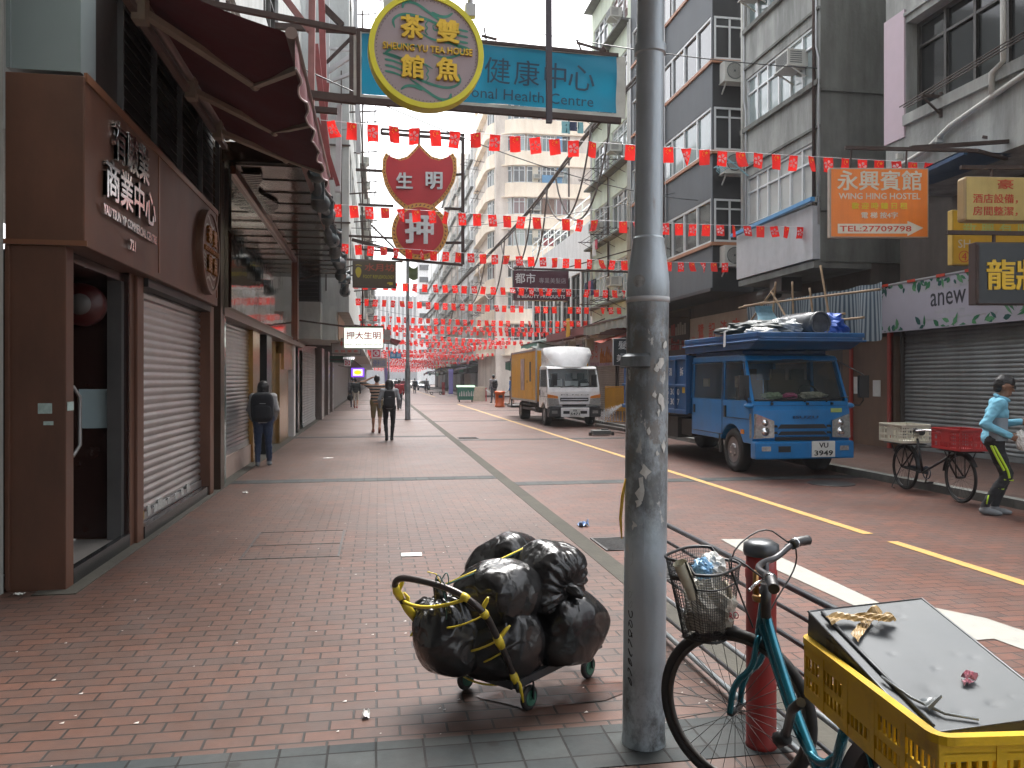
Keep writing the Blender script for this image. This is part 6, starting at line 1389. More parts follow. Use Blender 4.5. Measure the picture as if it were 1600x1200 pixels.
b.box(x0-.02, x0+.02, 28.9, 31.7, .45, .55).box(x0-.02, x0+.02, 28.9, 31.7, .62, .68).box(x0+.1, x0+.5, 29.0, 29.8, .4, .75).box(x0-.05, x1+.05, 34.3, 35.4, .4, .5).box(x0-.05, x0, 34.3, 34.36, .5, 1.1); b.done('chassis', M_chass, wt)
# ================================================================ people
M_skin = mat('skin_tan', (.36, .2, .13), .5, var=.08); M_skind = mat('skin_brown', (.2, .105, .065), .5, var=.08); M_hair = mat('hair_black', (.012, .011, .011), .45, var=.3, scale=30, bump=.4, bscale=60)
def cloth(n, c, **k): return mat(n, c, .85, bump=.25, bscale=12, **k)
M_shoe = cloth('shoe_grey', (.16, .17, .18)); M_sole = mat('shoe_sole', (.4, .4, .4), .7)
def person(label, loc, rz, H=1.7, J=None, mats=None, res=.014, sleeve=1.0, shorts=False, hands=True, bulk=1.0, hood=False, skirt=False, stripe=None, group=None):
    k = H/1.7; D = dict(pel=(0, 0, .93), che=(0, .0, 1.26), nec=(0, -.01, 1.44), hea=(0, .015, 1.585), shL=(-.19, 0, 1.39), elL=(-.235, -.03, 1.12), wrL=(-.24, .05, .88), shR=(.19, 0, 1.39), elR=(.235, -.03, 1.12), wrR=(.24, .05, .88),
                hiL=(-.095, 0, .9), knL=(-.1, .02, .5), anL=(-.1, -.02, .085), hiR=(.095, 0, .9), knR=(.1, .02, .5), anR=(.1, -.02, .085), faL=0, faR=0)
    D.update(J or {}); g = lambda n: V(D[n]) if not isinstance(D[n], (int, float)) else D[n]
    S = []; w = bulk
    def c(a, b, ra, rb, l, kk=None): S.append((tuple(V(a)*k), tuple(V(b)*k), ra*k, rb*k, l)+((kk*k,) if kk else ()))
    pel, che, nec, hea = g('pel'), g('che'), g('nec'), g('hea'); sx = V((1, 0, 0)); shd = (g('shR')-g('shL')).normalized(); hpd = (g('hiR')-g('hiL')).normalized()
    fwd = V((0, 0, 1)).cross(shd).normalized()*1.0
    if fwd.y < 0 and abs(rz) > 99: fwd = -fwd
    # trunk
    c(pel-hpd*.085*w, pel+hpd*.085*w, .108*w, .108*w, 2); mid = pel.lerp(che, .45); c(mid-shd*.07*w, mid+shd*.07*w, .105*w, .105*w, 1); c(che-shd*.085*w, che+shd*.085*w, .112*w, .112*w, 1)
    up = che.lerp(nec, .55); c(up-shd*.11, up+shd*.11, .085*w, .085*w, 1); c(pel+V((0, 0, .05)), che, .12*w, .12*w, 1); c(pel+V((0, 0, .02))-hpd*.06, pel+V((0, 0, .02))+hpd*.06, .118*w, .118*w, 1)
    c(nec-V((0, 0, .05)), hea-V((0, 0, .06)), .055, .052, 0)
    # head: skull, jaw, nose, ears, brow
    hf = V(D.get('look', tuple(fwd))).normalized(); hs = hf.cross(V((0, 0, 1))).normalized(); hu = hs.cross(hf)
    c(hea+hu*.03-hf*.022, hea+hu*.03+hf*.02, .082, .08, 0); c(hea-hu*.01+hf*.02, hea-hu*.075+hf*.055, .07, .042, 0, .03); c(hea-hu*.005+hf*.1, hea-hu*.03+hf*.112, .01, .015, 0, .012)
    for s in (-1, 1):
        c(hea+hs*s*.082-hu*.0-hf*.01, hea+hs*s*.085-hu*.035-hf*.005, .016, .011, 0, .008); c(hea+hs*s*.032+hf*.086+hu*.012, hea+hs*s*.034+hf*.086+hu*.012, .0105, .0105, 4, .004); c(hea+hs*s*.015+hf*.09+hu*.03, hea+hs*s*.045+hf*.082+hu*.032, .008, .008, 0, .012)
    c(hea-hu*.057+hf*.088-hs*.018, hea-hu*.057+hf*.088+hs*.018, .0085, .0085, 5, .004)
    for s in 'LR':
        sh, el, wr = g('sh'+s), g('el'+s), g('wr'+s); side = -1 if s == 'L' else 1
        c(up+shd*side*.09, sh, .075, .07*w, 1); c(sh, el, .066*w, .05*w, 1); e = el.lerp(wr, sleeve); c(el, e, .05*w, .041 if sleeve > .5 else .048, 1)
        if sleeve < .95: c(e, wr, .036, .027, 0)
        if sleeve < .1: S.pop(-2) if False else None
        # hand: palm, four unequal bent fingers and a thumb
        fd = (wr-el).normalized(); hn = V(D.get('palm'+s, tuple(fwd*.3+shd*(-side)))); hn = (hn-fd*hn.dot(fd)).normalized(); hx_ = fd.cross(hn); 
        if hx_.dot(fwd) < 0: hx_ = -hx_
        c(wr, wr+fd*.035, .027, .026, 0, .015)
        if hands:
            for i in range(4):
                o = hx_*(.027-.018*i); p0 = wr+fd*.03+o*.8; p1 = wr+fd*.088+o; ln = (.038, .044, .041, .03)[i]; p2 = p1+(fd*.9+hn*.45).normalized()*ln; p3 = p2+(fd*.45+hn*.9).normalized()*ln*.75
                c(p0, p1, .0135, .0115, 0, .008); c(p1, p2, .0098, .0088, 0, .003); c(p2, p3, .0088, .0075, 0, .003)
            t1 = wr+fd*.035+hx_*.034+hn*.012; t2 = wr+fd*.065+hx_*.052+hn*.03; c(wr+fd*.012+hx_*.015, t1, .016, .014, 0, .01); c(t1, t2, .0125, .0105, 0, .004); c(t2, t2+fd*.03+hn*.012, .0105, .0085, 0, .004)
        else: c(wr, wr+fd*.09, .03, .022, 0)
        hi, kn, an = g('hi'+s), g('kn'+s), g('an'+s); lg = 0 if shorts else 2
        c(hi, hi.lerp(kn, .5), .092*w, .078*w, 2); c(hi.lerp(kn, .5), kn, .078*w, .06*w, 2)
        if shorts: c(kn, an, .052, .033, 0); c(kn.lerp(an, .3)-fwd*.02, kn.lerp(an, .45)-fwd*.015, .045, .04, 0)
        else: c(kn, an+V((0, 0, .03)), .06*w, .045*w, 2); c(kn.lerp(an, .3)-V((0, .015, 0)), kn.lerp(an, .5)-V((0, .01, 0)), .052*w, .05*w, 2)
        ya = D.get('toe'+s, None); fd2 = V(ya) if ya else V((side*.15, 1, 0)); fd2 = fd2.normalized(); b0 = an-V((0, 0, .045))
        c(an, b0-fd2*.03, .04, .038, 3); c(b0, b0+fd2*.1-V((0, 0, .005)), .042, .036, 3); c(b0+fd2*.1-V((0, 0, .005)), b0+fd2*.16-V((0, 0, .008)), .036, .027, 3)
    M4 = mats or [M_skin, cloth('shirt', (.3, .3, .3)), cloth('trousers', (.05, .06, .1)), M_shoe]
    M6 = list(M4)+[M_inkblk, mat('lips', (.25, .1, .08), .5)]
    if skirt: pass
    o = sdf_obj('person', S, M6, None, res, .025*k, 1, wrinkle=.0075, loc=loc, rz=rz); tag(o, label, 'person', group)
    o['_k'] = k; del o['_k']
    return o, D, k, (hea, hf, hs, hu)
def hair(o, k, hd_, style, m=None):
    hea, hf, hs, hu = hd_; S = []
    def c(a, b, ra, rb): S.append((tuple(V(a)*k), tuple(V(b)*k), ra*k, rb*k, 0))
    c(hea+hu*.05-hf*.028, hea+hu*.055+hf*.022, .084, .078); c(hea+hu*.0-hf*.045, hea+hu*.03-hf*.04, .07, .075)
    if style == 'short': c(hea-hu*.03-hf*.05, hea-hf*.045, .055, .065); c(hea+hu*.085+hf*.04, hea+hu*.09-hf*.02, .045, .06)
    if style in ('bob', 'long'):
        for s in (-1, 1): c(hea+hs*s*.055-hf*.02+hu*.03, hea+hs*s*.07-hf*.03-hu*.1, .055, .045)
        c(hea-hf*.05, hea-hf*.055-hu*.1, .08, .06)
    if style == 'long': c(hea-hf*.06-hu*.08, hea-hf*.1-hu*.26, .07, .05); c(hea-hf*.06-hu*.08+hs*.04, hea-hf*.1-hu*.3+hs*.03, .05, .03)
    return sdf_obj('hair', S, [m or M_hair], o, .012, .03*k, 1, wrinkle=.006)
def backpack(o_loc, rz, k, zc, w, h, d, m, label, yoff=-.2):
    R = Matrix.Rotation(rz, 4, 'Z'); p = V(o_loc)+R @ V((0, yoff*k, zc*k))
    t = T('backpack', label, 'backpack', p, rz)
    b = MB(); n = 5
    def se(c, r, e=.45):
        def P(u, v):
            a, ph = 2*pi*u, pi*(v-.5); f = lambda x: (1 if x > 0 else -1)*abs(x)**e
            return V((c[0]+r[0]*f(cos(ph))*f(cos(a)), c[1]+r[1]*f(cos(ph))*f(sin(a)), c[2]+r[2]*f(sin(ph))))
        return P
    b.grid(se((0, 0, 0), (w/2, d/2, h/2), .55), 28, 18); b.done('bag', m, t, w=False)
    MB().grid(se((0, -d*.42, -h*.17), (w*.4, d*.22, h*.24), .5), 20, 12).done('pocket', m, t, w=False)
    b = MB()
    for s in (-1, 1): b.tube(smooth([(s*.09, d*.35, h*.42), (s*.11, d*.5+.1, h*.45), (s*.13, d*.5+.2, h*.2), (s*.13, d*.5+.17, -h*.15), (s*.12, d*.4, -h*.4)]), .02, 6)
    b.tube(smooth([(-.04, d*.2, h*.47), (-.03, d*.15, h*.55), (.03, d*.15, h*.55), (.04, d*.2, h*.47)]), .008, 6); b.done('strap', m, t, w=False)
    MB().box(-w*.1, w*.16, -d*.53, -d*.515, h*.12, h*.135).done('zip', M_ltgrey, t, w=False)
    return t
# man striding on the right
M_jack = cloth('jacket_blue', (.16, .42, .56), var=.1); M_track = cloth('track_black', (.014, .015, .018))
pl_, D, k, hdm = person('man in a light blue jacket and black track trousers walking past the delivery bicycle', (7.42, 8.62, 0), radians(-122), 1.68,
    dict(pel=(0, -.03, .925), che=(0, .01, 1.255), nec=(0, .035, 1.435), hea=(0, .085, 1.575), shL=(-.19, .02, 1.37), elL=(-.25, .06, 1.1), wrL=(-.16, .28, 1.14), shR=(.19, .0, 1.37), elR=(.26, -.16, 1.12), wrR=(.2, .1, .99),
         hiL=(-.09, -.03, .89), knL=(-.08, .13, .5), anL=(-.08, .0, .085), hiR=(.09, -.03, .89), knR=(.09, .09, .48), anR=(.08, -.13, .095), toeL=(0, 1, -.05), toeR=(0, 1, -.1), look=(.12, .95, -.22)), [M_skind, M_jack, M_track, M_shoe], .011)
hair(pl_, k, hdm, 'short')
b = MB()
def onleg(s, pts): return b.tube(smooth([V(p)*k for p in pts]), [.016]*200 if False else .015, 6)
onleg('R', [(.178, -.05, .86), (.172, .02, .72), (.158, .1, .56), (.15, .115, .47)]); onleg('R', [(.172, -.08, .86), (.17, -.02, .72), (.155, .06, .56)])
b.tube([V(p)*k for p in ((.15, .06, .45), (.12, .16, .44), (.06, .17, .44))], .008, 5); b.tube([V(p)*k for p in ((.14, -.0, .34), (.12, .06, .33), (.06, .07, .33))], .008, 5); b.tube([V(p)*k for p in ((.13, -.1, .25), (.127, -.12, .14))], .008, 5)
b.done('trouser_stripe', mat('stripe_lime', (.42, .62, .03), .6), pl_, w=False)
b = MB(); b.grid(lambda u, v: V((.118+.085*sin(pi*u)*.6+.02, -.1+.2*u, .92+.28*v))*k+V((.02, 0, 0)), 8, 6); b.done('jacket_panel', cloth('panel_grey', (.2, .24, .27)), pl_, w=False)
b = MB(); b.tube([V(p)*k for p in smooth([(.07, .02, 1.45), (.075, .09, 1.43), (.03, .13, 1.4), (-.03, .13, 1.4), (-.075, .09, 1.43), (-.07, .02, 1.45), (0, -.02, 1.48), (.07, .02, 1.45)])], .022, 6); b.done('collar', M_jack, pl_, w=False)
b = MB()
for s in (-1, 1): b.torus((s*.034*k, .2*k, 1.563*k), (0, 1, 0), .022, .003, 16, 5)
b.tube([V((.056, .2, 1.565))*k, V((.088, .13, 1.57))*k], .003, 5).tube([V((-.056, .2, 1.565))*k, V((-.088, .13, 1.57))*k], .003, 5); b.done('glasses', M_blk, pl_, w=False)
crumple('white_gloves', (7.42+.12, 8.62-.24, .92), .085, mat('glove_white', (.55, .55, .53), .85), 'pair of white work gloves held at the hip of the man in light blue', 31, 'gloves', (.7, .6, 1.3))
# woman with large backpack by the shutters on the left
pl_, D, k, hdm = person('person in navy jeans with black bobbed hair beside the left shutters', (-2.14, 15.75, 0), radians(4), 1.6,
    dict(anL=(-.1, -.06, .085), anR=(.11, .08, .085), wrL=(-.22, .12, .95), wrR=(.22, .12, .95), elL=(-.26, -.02, 1.14), elR=(.26, -.02, 1.14)), [M_skin, cloth('hoodie_grey', (.3, .3, .3)), cloth('jeans_navy', (.02, .035, .075)), M_shoe], .014, bulk=1.12)
hair(pl_, k, hdm, 'bob'); backpack((-2.14, 15.75, 0), radians(4), k, 1.19, .42, .56, .24, cloth('pack_black', (.013, .014, .018)), 'large black backpack worn by the person beside the left shutters', -.24)
# man in striped shirt
ms = cloth('striped_shirt', (.3, .15, .06)); nt = ms.node_tree; bs = nt.nodes['Principled BSDF']; tc = N(nt, 'ShaderNodeTexCoord'); wv = N(nt, 'ShaderNodeTexWave', Scale=3.3, Distortion=.6); wv.bands_direction = 'Z'; cr = N(nt, 'ShaderNodeValToRGB'); cr.color_ramp.interpolation = 'CONSTANT'
for e, p_, c_ in zip([cr.color_ramp.elements[0], cr.color_ramp.elements[1], cr.color_ramp.elements.new(.72), cr.color_ramp.elements.new(.82)], (0, .5, .72, .82), ((.025, .022, .022), (.33, .15, .06), (.5, .45, .4), (.33, .15, .06))): e.color = c4(c_)
cr.color_ramp.elements[1].position = .5
nt.links.new(tc.outputs['Object'], wv.inputs['Vector']); nt.links.new(wv.outputs[0], cr.inputs[0]); nt.links.new(cr.outputs[0], bs.inputs['Base Color'])
pl_, D, k, hdm = person('man in an orange and black striped shirt with a hand raised to his head', (-.02, 24.7, 0), radians(2), 1.74,
    dict(elL=(-.44, .02, 1.5), wrL=(-.16, -.02, 1.64), palmL=(1, 0, -.3), anL=(-.1, .2, .09), knL=(-.1, .13, .5), anR=(.07, -.22, .15), knR=(.09, .02, .5), toeR=(0, .8, -.6)), [M_skin, ms, cloth('shorts_khaki', (.2, .16, .08)), cloth('shoe_brown', (.25, .09, .06))], .016, sleeve=.12, shorts=True, bulk=1.08)
hair(pl_, k, hdm, 'short')
# woman in grey hoodie with black backpack
pl_, D, k, hdm = person('woman in a grey hooded jacket and black leggings with long black hair', (.31, 21.7, 0), radians(0), 1.63,
    dict(anL=(-.07, -.08, .09), anR=(.07, .04, .085), elL=(-.27, -.05, 1.14), elR=(.27, -.05, 1.14), wrL=(-.26, .05, .93), wrR=(.26, .05, .93)), [M_skin, cloth('hoodie_mid', (.22, .23, .24)), cloth('leggings_black', (.013, .013, .014)), cloth('sneaker_black', (.03, .03, .03))], .016, bulk=.98)
hair(pl_, k, hdm, 'long'); backpack((.31, 21.7, 0), 0, k, 1.16, .3, .5, .16, cloth('pack_black2', (.016, .016, .018)), 'slim black backpack worn by the woman in the grey hooded jacket', -.2)
# woman with handbag
pl_, D, k, hdm = person('woman in a black jacket and white shorts carrying a black handbag up the left pavement', (-1.2, 45.5, 0), 0, 1.68,
    dict(anL=(-.06, .1, .09), anR=(.07, -.16, .1), wrL=(-.3, 0, .86)), [M_skin, cloth('jacket_black', (.02, .024, .026)), cloth('shorts_white', (.5, .48, .42)), cloth('shoe_red', (.3, .04, .03))], .022, shorts=True, hands=False)
hair(pl_, k, hdm, 'short'); b = MB(); b.ell((-1.5, 45.5, .6), (.17, .09, .17), 14, 9); b.torus((-1.5, 45.5, .78), (0, 1, 0), .09, .012, 16, 5); b.done('handbag', cloth('bag_black', (.015, .015, .015)), None, label='black handbag held by the woman in white shorts', cat='handbag')
def far_person(label, px, Y, z, H, cols, rz=0, shorts=False, h='short', J=None, sleeve=1):
    X = ray(px, 600).x/ray(px, 600).y*Y
    o, D, k, hm = person(label, (X, Y, z), rz, H, J or dict(anL=(-.08, .1, .085), anR=(.08, -.14, .1)), [M_skin]+[cloth('far_%s_%d' % (label.split()[0], i)+label[-6:].replace(' ', '_'), c) for i, c in enumerate(cols)], .026, shorts=shorts, hands=False, sleeve=sleeve); hair(o, k, hm, h); return X
far_person('figure in a grey top just behind the woman with the handbag', 551, 47.5, 0, 1.7, [(.16, .16, .19), (.04, .04, .06), (.05, .05, .05)])
far_person('figure in a red top walking just beyond the woman in the grey hooded jacket', 624, 44, 0, 1.6, [(.3, .03, .04), (.03, .03, .04), (.05, .05, .05)])
X = far_person('man in a grey jacket with a rucksack near the orange bin', 771, 50.5, .11, 1.78, [(.26, .26, .27), (.08, .09, .11), (.05, .05, .05)], radians(20))
backpack((X, 50.5, .11), radians(20), 1, 1.2, .34, .5, .18, MATS['pack_black2'], 'dark rucksack worn by the man in grey on the right pavement', -.22)
far_person('person in a bright blue shirt stepping out behind the white truck', 799, 48, .11, 1.68, [(.03, .14, .42), (.14, .1, .08), (.4, .3, .25)], radians(60), True)
far_person('person in dark clothes crossing the road far ahead, nearest the parked cars', 648, 90, 0, 1.7, [(.04, .04, .05), (.03, .03, .04), (.05, .05, .05)])
far_person('person in dark green far ahead on the right of the parked cars', 666.5, 95, 0, 1.68, [(.05, .09, .08), (.03, .03, .04), (.05, .05, .05)], radians(180))
for i, px in enumerate((619, 625, 631)): far_person(('dark clad pedestrian in the far crowd, left of the far lamp post', 'pedestrian in a wine red top in the far crowd', 'pedestrian in a black top at the right of the far crowd')[i], px, 88+3*i, 0, 1.68, [((.04, .04, .05), (.16, .03, .05), (.02, .02, .02))[i], (.04, .04, .05), (.05, .05, .05)])
# ================================================================ hanging signs
def flag_mat(n, c, tr=.45):
    m = mat(n, c, .7, var=.06); nt = m.node_tree; b = nt.nodes['Principled BSDF']; out = [x for x in nt.nodes if x.type == 'OUTPUT_MATERIAL'][0]; t = N(nt, 'ShaderNodeBsdfTranslucent'); t.inputs[0].default_value = c4(c); x = N(nt, 'ShaderNodeMixShader'); x.inputs[0].default_value = tr; nt.links.new(b.outputs[0], x.inputs[1]); nt.links.new(t.outputs[0], x.inputs[2]); nt.links.new(x.outputs[0], out.inputs[0]); return m
def signbox(name, label, o, w, h, th, rz, face, edge, cat='sign', bev=.01):
    """flat sign centred at o, facing the camera end of the street, turned by rz"""
    t = T(name, label, cat, o); r = V((cos(rz), sin(rz), 0)); n = V((sin(rz), -cos(rz), 0)); M = face_matrix(V(o)+n*.004, r, (0, 0, 1)); P = lambda x, z, d: V(o)+r*x+V((0, 0, z))+n*d
    b = MB(); b.prism([(-w/2, -h/2), (w/2, -h/2), (w/2, h/2), (-w/2, h/2)], P, -th, 0); b.done('case', edge, t, bevel=bev)
    MB().add([P(x, z, .003) for x, z in ((-w/2+.02, -h/2+.02), (w/2-.02, -h/2+.02), (w/2-.02, h/2-.02), (-w/2+.02, h/2-.02))], [(0, 1, 2, 3)]).done('face', face, t)
    return t, M, P
def put(t, M, s, m, x, y, h, w=None, bold=0, ext=.002): return text(s, m, t, M @ Matrix.Translation((x, y, .001)), h=h, w=w, bold=bold, ext=ext)
# orange hostel sign
M_orange = mat('sign_orange', (.75, .2, .015), .45, var=.12, scale=3, dirt=.25, dcol=(.4, .08, .02), dscale=(9, 9, .5))
M_lcream = mat('letters_cream', (.6, .56, .46), .6); M_lyel = mat('letters_yellow', (.62, .5, .02), .6); M_lred = mat('letters_red', (.5, .06, .03), .6); M_lgold = mat('letters_gold', (.65, .42, .02), .5)
o = at(1374, 317, 12.0); t, M, P = signbox('hostel_sign', 'orange hanging sign of a hostel with a white arrow and telephone number', o, 1.49, 1.05, .1, radians(-9), M_orange, mat('sign_edge', (.3, .25, .2), .5))
put(t, M, '永興賓館', M_lcream, 0, .335, .30, 1.27, .02); put(t, M, 'WING HING HOSTEL', M_lcream, 0, .1, .095, 1.23, .012); put(t, M, '歡 迎 時 鐘 日 租', M_lyel, 0, -.045, .1, .84, .02); put(t, M, '電 梯 按4字', M_lcream, 0, -.185, .095, .55, .02)
b = MB(); b.add([M @ V((x, y, .002)) for x, y in ((-.63, -.46), (.42, -.46), (.42, -.5), (.66, -.375), (.42, -.27), (.42, -.315), (-.63, -.315))], [tuple(range(7))]); b.done('arrow', M_lcream, t); put(t, M, 'TEL:27709798', M_lred, -.06, -.388, .088, 1.08, .012, .004)
b = MB(); b.bar(P(-.5, .84, -.05), P(1.5, .8, -.05), .05).bar(P(.5, .84, -.05), P(2.6, 1.2, -.9), .06)
for x in (-.42, .42): b.bar(P(x, .5, -.05), P(x+.02, .84, -.05), .02)
b.bar(P(1.5, .8, -.05), V((10, 11.4, 5.2)), .05); b.bar(P(2.6, 1.2, -.9), V((10, 11.9, 5.7)), .05); b.done('hanging_bar', M_rust, t)
# beige light box, yellow sign, black dragon sign at the right edge
o = at(1590, 311, 11.0); t, M, P = signbox('beige_light_box', 'beige plastic light box sign with faded red characters above the black sign', o, 1.5, .62, .2, radians(-6), mat('lightbox_beige', (.5, .38, .13), .4, var=.15, dirt=.3, dcol=(.3, .2, .06), dscale=(6, 6, .6)), mat('lightbox_rim', (.33, .24, .12), .4), bev=.04)
put(t, M, '豪  華', M_lred, 0.02, .2, .13, .62, .01); put(t, M, '酒店設備，豪華套房', M_lred, .02, 0, .13, 1.32, .01); put(t, M, '房間整潔，特惠顧客', M_lred, .02, -.17, .13, 1.32, .01)
b = MB(); b.bar(P(-.3, .31, -.1), P(-.3, .45, -.1), .03).bar(P(-.75, .45, -.1), P(2.5, .5, -.1), .05); b.done('hanging_bar', M_rust, t)
o = at(1580, 372, 12.6); t, M, P = signbox('yellow_hotel_sign', 'yellow sign with pale green characters half hidden behind the beige light box', o, 1.95, .86, .12, radians(-5), mat('sign_amber', (.6, .36, .03), .4, var=.12), mat('sign_amber_edge', (.45, .3, .05), .5))
put(t, M, '新 興 有 限 公 司', mat('letters_green', (.42, .5, .16), .5), .05, .16, .22, 1.7, .01); put(t, M, 'SH', M_lcream, -.78, -.1, .13); put(t, M, '4', M_lred, -.78, -.3, .12); b = MB(); b.torus(M @ V((-.78, -.3, .003)), M.to_3x3() @ V((0, 0, 1)), .085, .006, 24, 4); b.done('ring', M_lred, t)
MB().bar(P(.2, .43, -.06), P(2, .9, -.4), .05).bar(P(.9, .43, -.06), P(.9, 1.0, -.06), .03).done('hanging_bar', M_rust, t)
o = at(1596, 427, 10.0); t, M, P = signbox('black_gold_sign', 'black sign with two large gold brush characters', o, 1.16, .78, .16, radians(-8), mat('sign_black', (.01, .016, .02), .35), mat('sign_black_edge', (.035, .022, .02), .4))
put(t, M, '龍將', M_lgold, -.08, -.02, .38, .74, .03, .012); MB().bar(P(-.56, .35, .0), P(-.56, -.38, 0), .03).bar(P(-.9, .52, -.08), P(2, .5, -.08), .05).bar(P(-.3, .39, -.08), P(-.3, .52, -.08), .03).done('hanging_bar', M_rust, t)
# shop banner
sb = T('beauty_shop_banner', 'pale shop banner bordered with green leaves reading anew natural beauty above the grey shutter', 'shop sign', (11.2, 14, 2.7))
BX = 11.18; bM = face_matrix((BX, 14.1, 3.2), (0, -1, 0), (0, 0, 1)); bw2, bh2 = 3.35, .52
b = MB(); b.box(BX, BX+.06, 9.5, 17.4, 2.68, 3.72); b.done('panel', mat('banner_lilac', (.42, .4, .46), .6, var=.06), sb)
def leaf(b, x, y, a, l, w):
    p = [(0, 0), (.3*l, w*.5), (.65*l, w*.42), (l, 0), (.65*l, -w*.42), (.3*l, -w*.5)]; b.add([bM @ V((x+u*cos(a)-v*sin(a), y+u*sin(a)+v*cos(a), .004)) for u, v in p], [tuple(range(6))], random.choice((0, 0, 1, 2)))
b = MB(); rr = random.Random(8)
for i in range(150):
    x = rr.uniform(-3.2, 4.4); y = rr.choice((-1, 1))*rr.uniform(.4, .5); leaf(b, x, y, rr.uniform(0, 6.3), rr.uniform(.12, .26), rr.uniform(.05, .13))
for x0_ in (-2.9, 1.6):
    for i in range(9): leaf(b, x0_-.1+.05*i, -.4+.06*i, 2.3-.05*i, .42, .06); leaf(b, x0_+.05*i, -.42+.06*i, .3+.05*i, .42, .06)
for v in range(len(b.v)):
    x, y, z = b.v[v]; b.v[v] = (x-.0006*(v % 7), y, min(max(z, 2.7), 3.7))
b.done('leaf_border', [mat('leaf_green', (.03, .16, .07), .6), mat('leaf_mid', (.08, .26, .11), .6), mat('leaf_dark', (.01, .08, .07), .6)], sb)
put(sb, bM, 'anew', mat('letters_dark', (.03, .03, .04), .5), -.15, .06, .27, 1.0, .004); put(sb, bM, 'natural beauty', M_ltgrey, -.1, -.2, .13, .85); put(sb, bM, '天然手製DIY護膚產品·香薰精油·Wor', M_ltgrey, -.25, .31, .13, 2.3)
put(sb, bM, '各式護膚品·手工皂·香薰油·歡迎查詢 訂購', M_ltgrey, .0, -.33, .05, 2.3)
b = MB(); b.box(BX-.02, BX+.05, 9.5, 17.4, 3.72, 3.75); 
for y in (13.5, 14.3, 15.2, 16.1): b.box(BX-.03, BX-.02, y, y+.25, 3.7, 3.76, 1)
b.done('top_rail', [M_ltgrey, MATS['letters_red']], sb)
# blue health-centre banner
hb_ = T('blue_health_centre_banner', 'large blue cloth banner of a health centre stretched in a steel frame across the street', 'banner', (1.6, 11.2, 5.5))
LT, LB, RT, RB = at(565, 53, 11.0), at(565, 148, 11.0), at(962, 90, 11.55), at(962, 178, 11.55)
e1 = (RT-LT); e2 = (LB-LT)
def BPt(u, v, n=0): return (LT.lerp(RT, u)).lerp(LB.lerp(RB, u), v)+V((.05, -1, 0)).normalized()*n
b = MB(); b.grid(lambda u, v: BPt(u, v, .02+.018*sin(u*13+v*7)+.012*sin(u*31-v*9)+.02*sin((u+v*.4)*7)), 60, 16); b.done('cloth', flag_mat('banner_blue', (.006, .16, .26), .25), hb_)
HM = face_matrix(BPt(0, 0, .075), e1, -e2)
ew, eh = e1.length, e2.length
for ch, px, py in (('健', 772, 110), ('康', 818, 113), ('中', 863, 116), ('心', 905, 119)):
    u = (px-565)/397; text(ch, mat('letters_navy', (.008, .03, .06), .6), hb_, HM @ Matrix.Translation((u*ew, -.44*eh, 0)), h=.36, ext=.002)
text('Internati', MATS['letters_navy'], hb_, HM @ Matrix.Translation((.28*ew, -.88*eh, 0)), h=.13, w=.9, ext=.002); text('onal Health Centre', MATS['letters_navy'], hb_, HM @ Matrix.Translation((.665*ew, -.83*eh, 0)), h=.15, w=1.75, ext=.002)
b = MB()
for p, q, w in ((BPt(-.02, 1.1), BPt(1.02, 1.12), .08), (BPt(-.012, -.06), BPt(1.01, -.04), .05)): b.bar(p, q, w)
b.bar(BPt(-.012, -.08), BPt(-.012, 1.1), .05).bar(BPt(1.012, -.05, -.1), BPt(1.012, 1.1, -.1), .045).bar(BPt(-.02, 1.1), V((-2.4, 11.0, 5.55)), .1).bar(BPt(-.02, -.02), V((-2.4, 11, 6.6)), .07)
b.bar(BPt(0, -.06, -.12), BPt(1, -.04, -.12), .05).bar(BPt(0, 1.06, -.12), BPt(1, 1.06, -.12), .05); b.done('steel_frame', M_rust, hb_)
b = MB(); b.grid(lambda u, v: BPt(u, 1.0+.07*v, .02), 20, 1).done('lower_hem', mat('hem_grey', (.42, .42, .38), .7, var=.5, scale=2), hb_)
MB().grid(lambda u, v: BPt(-.03+.03*v, -.05+1.1*u, .02*v), 8, 1).grid(lambda u, v: BPt(1.0+.04*v, -.02+1.1*u, .01*v), 8, 1).grid(lambda u, v: BPt(u, -.04*v-.02*v*sin(u*17), .01), 30, 1).done('cloth_hem', MATS['hem_grey'], hb_)
b = MB(); b.bar(at(858, 192, 10.9), at(857, -60, 10.9), .075); b.done('mast', mat('mast_brown', (.045, .035, .045), .6), hb_)
b = MB(); b.bar(BPt(.48, -.04), BPt(.47, -.3), .02).bar(BPt(.46, -.16), BPt(.52, -.12), .03).bar(BPt(.86, -.06), BPt(.84, -.25), .02).bar(BPt(.84, -.2), BPt(.96, -.1), .03).bar(BPt(.94, -.06), BPt(.95, -.16), .05); b.done('lamp_arm', M_rust, hb_)
# pawn shop sign: bat over a coin
pw = T('red_pawn_shop_sign', 'big red hanging sign shaped like a bat above a coin, with white characters', 'sign', (1.1, 22.5, 5))
D_ = 23.0
def PWp(px, py, n=0): return at(px, py, D_)-V((0, n, 0))
SC_ = D_/FPX
bat = [(655, 224), (646, 234), (636, 244), (622, 248), (610, 244), (603, 238), (598, 248), (597, 266), (601, 284), (608, 298), (617, 310), (628, 320), (640, 328), (655, 332), (670, 328), (682, 320), (693, 310), (702, 298), (710, 284), (714, 266), (713, 248), (708, 238), (701, 244), (689, 248), (675, 244), (664, 234)]
bat = bat[:1]+bat[1:]
coin = [(656+44*cos(2*pi*i/48), 361+44*sin(2*pi*i/48)) for i in range(48)][::-1]
def ins(poly, k, c): return [(c[0]+(x-c[0])*k, c[1]+(y-c[1])*k) for x, y in poly]
Pq = lambda x, y, n: PWp(x, y, n)
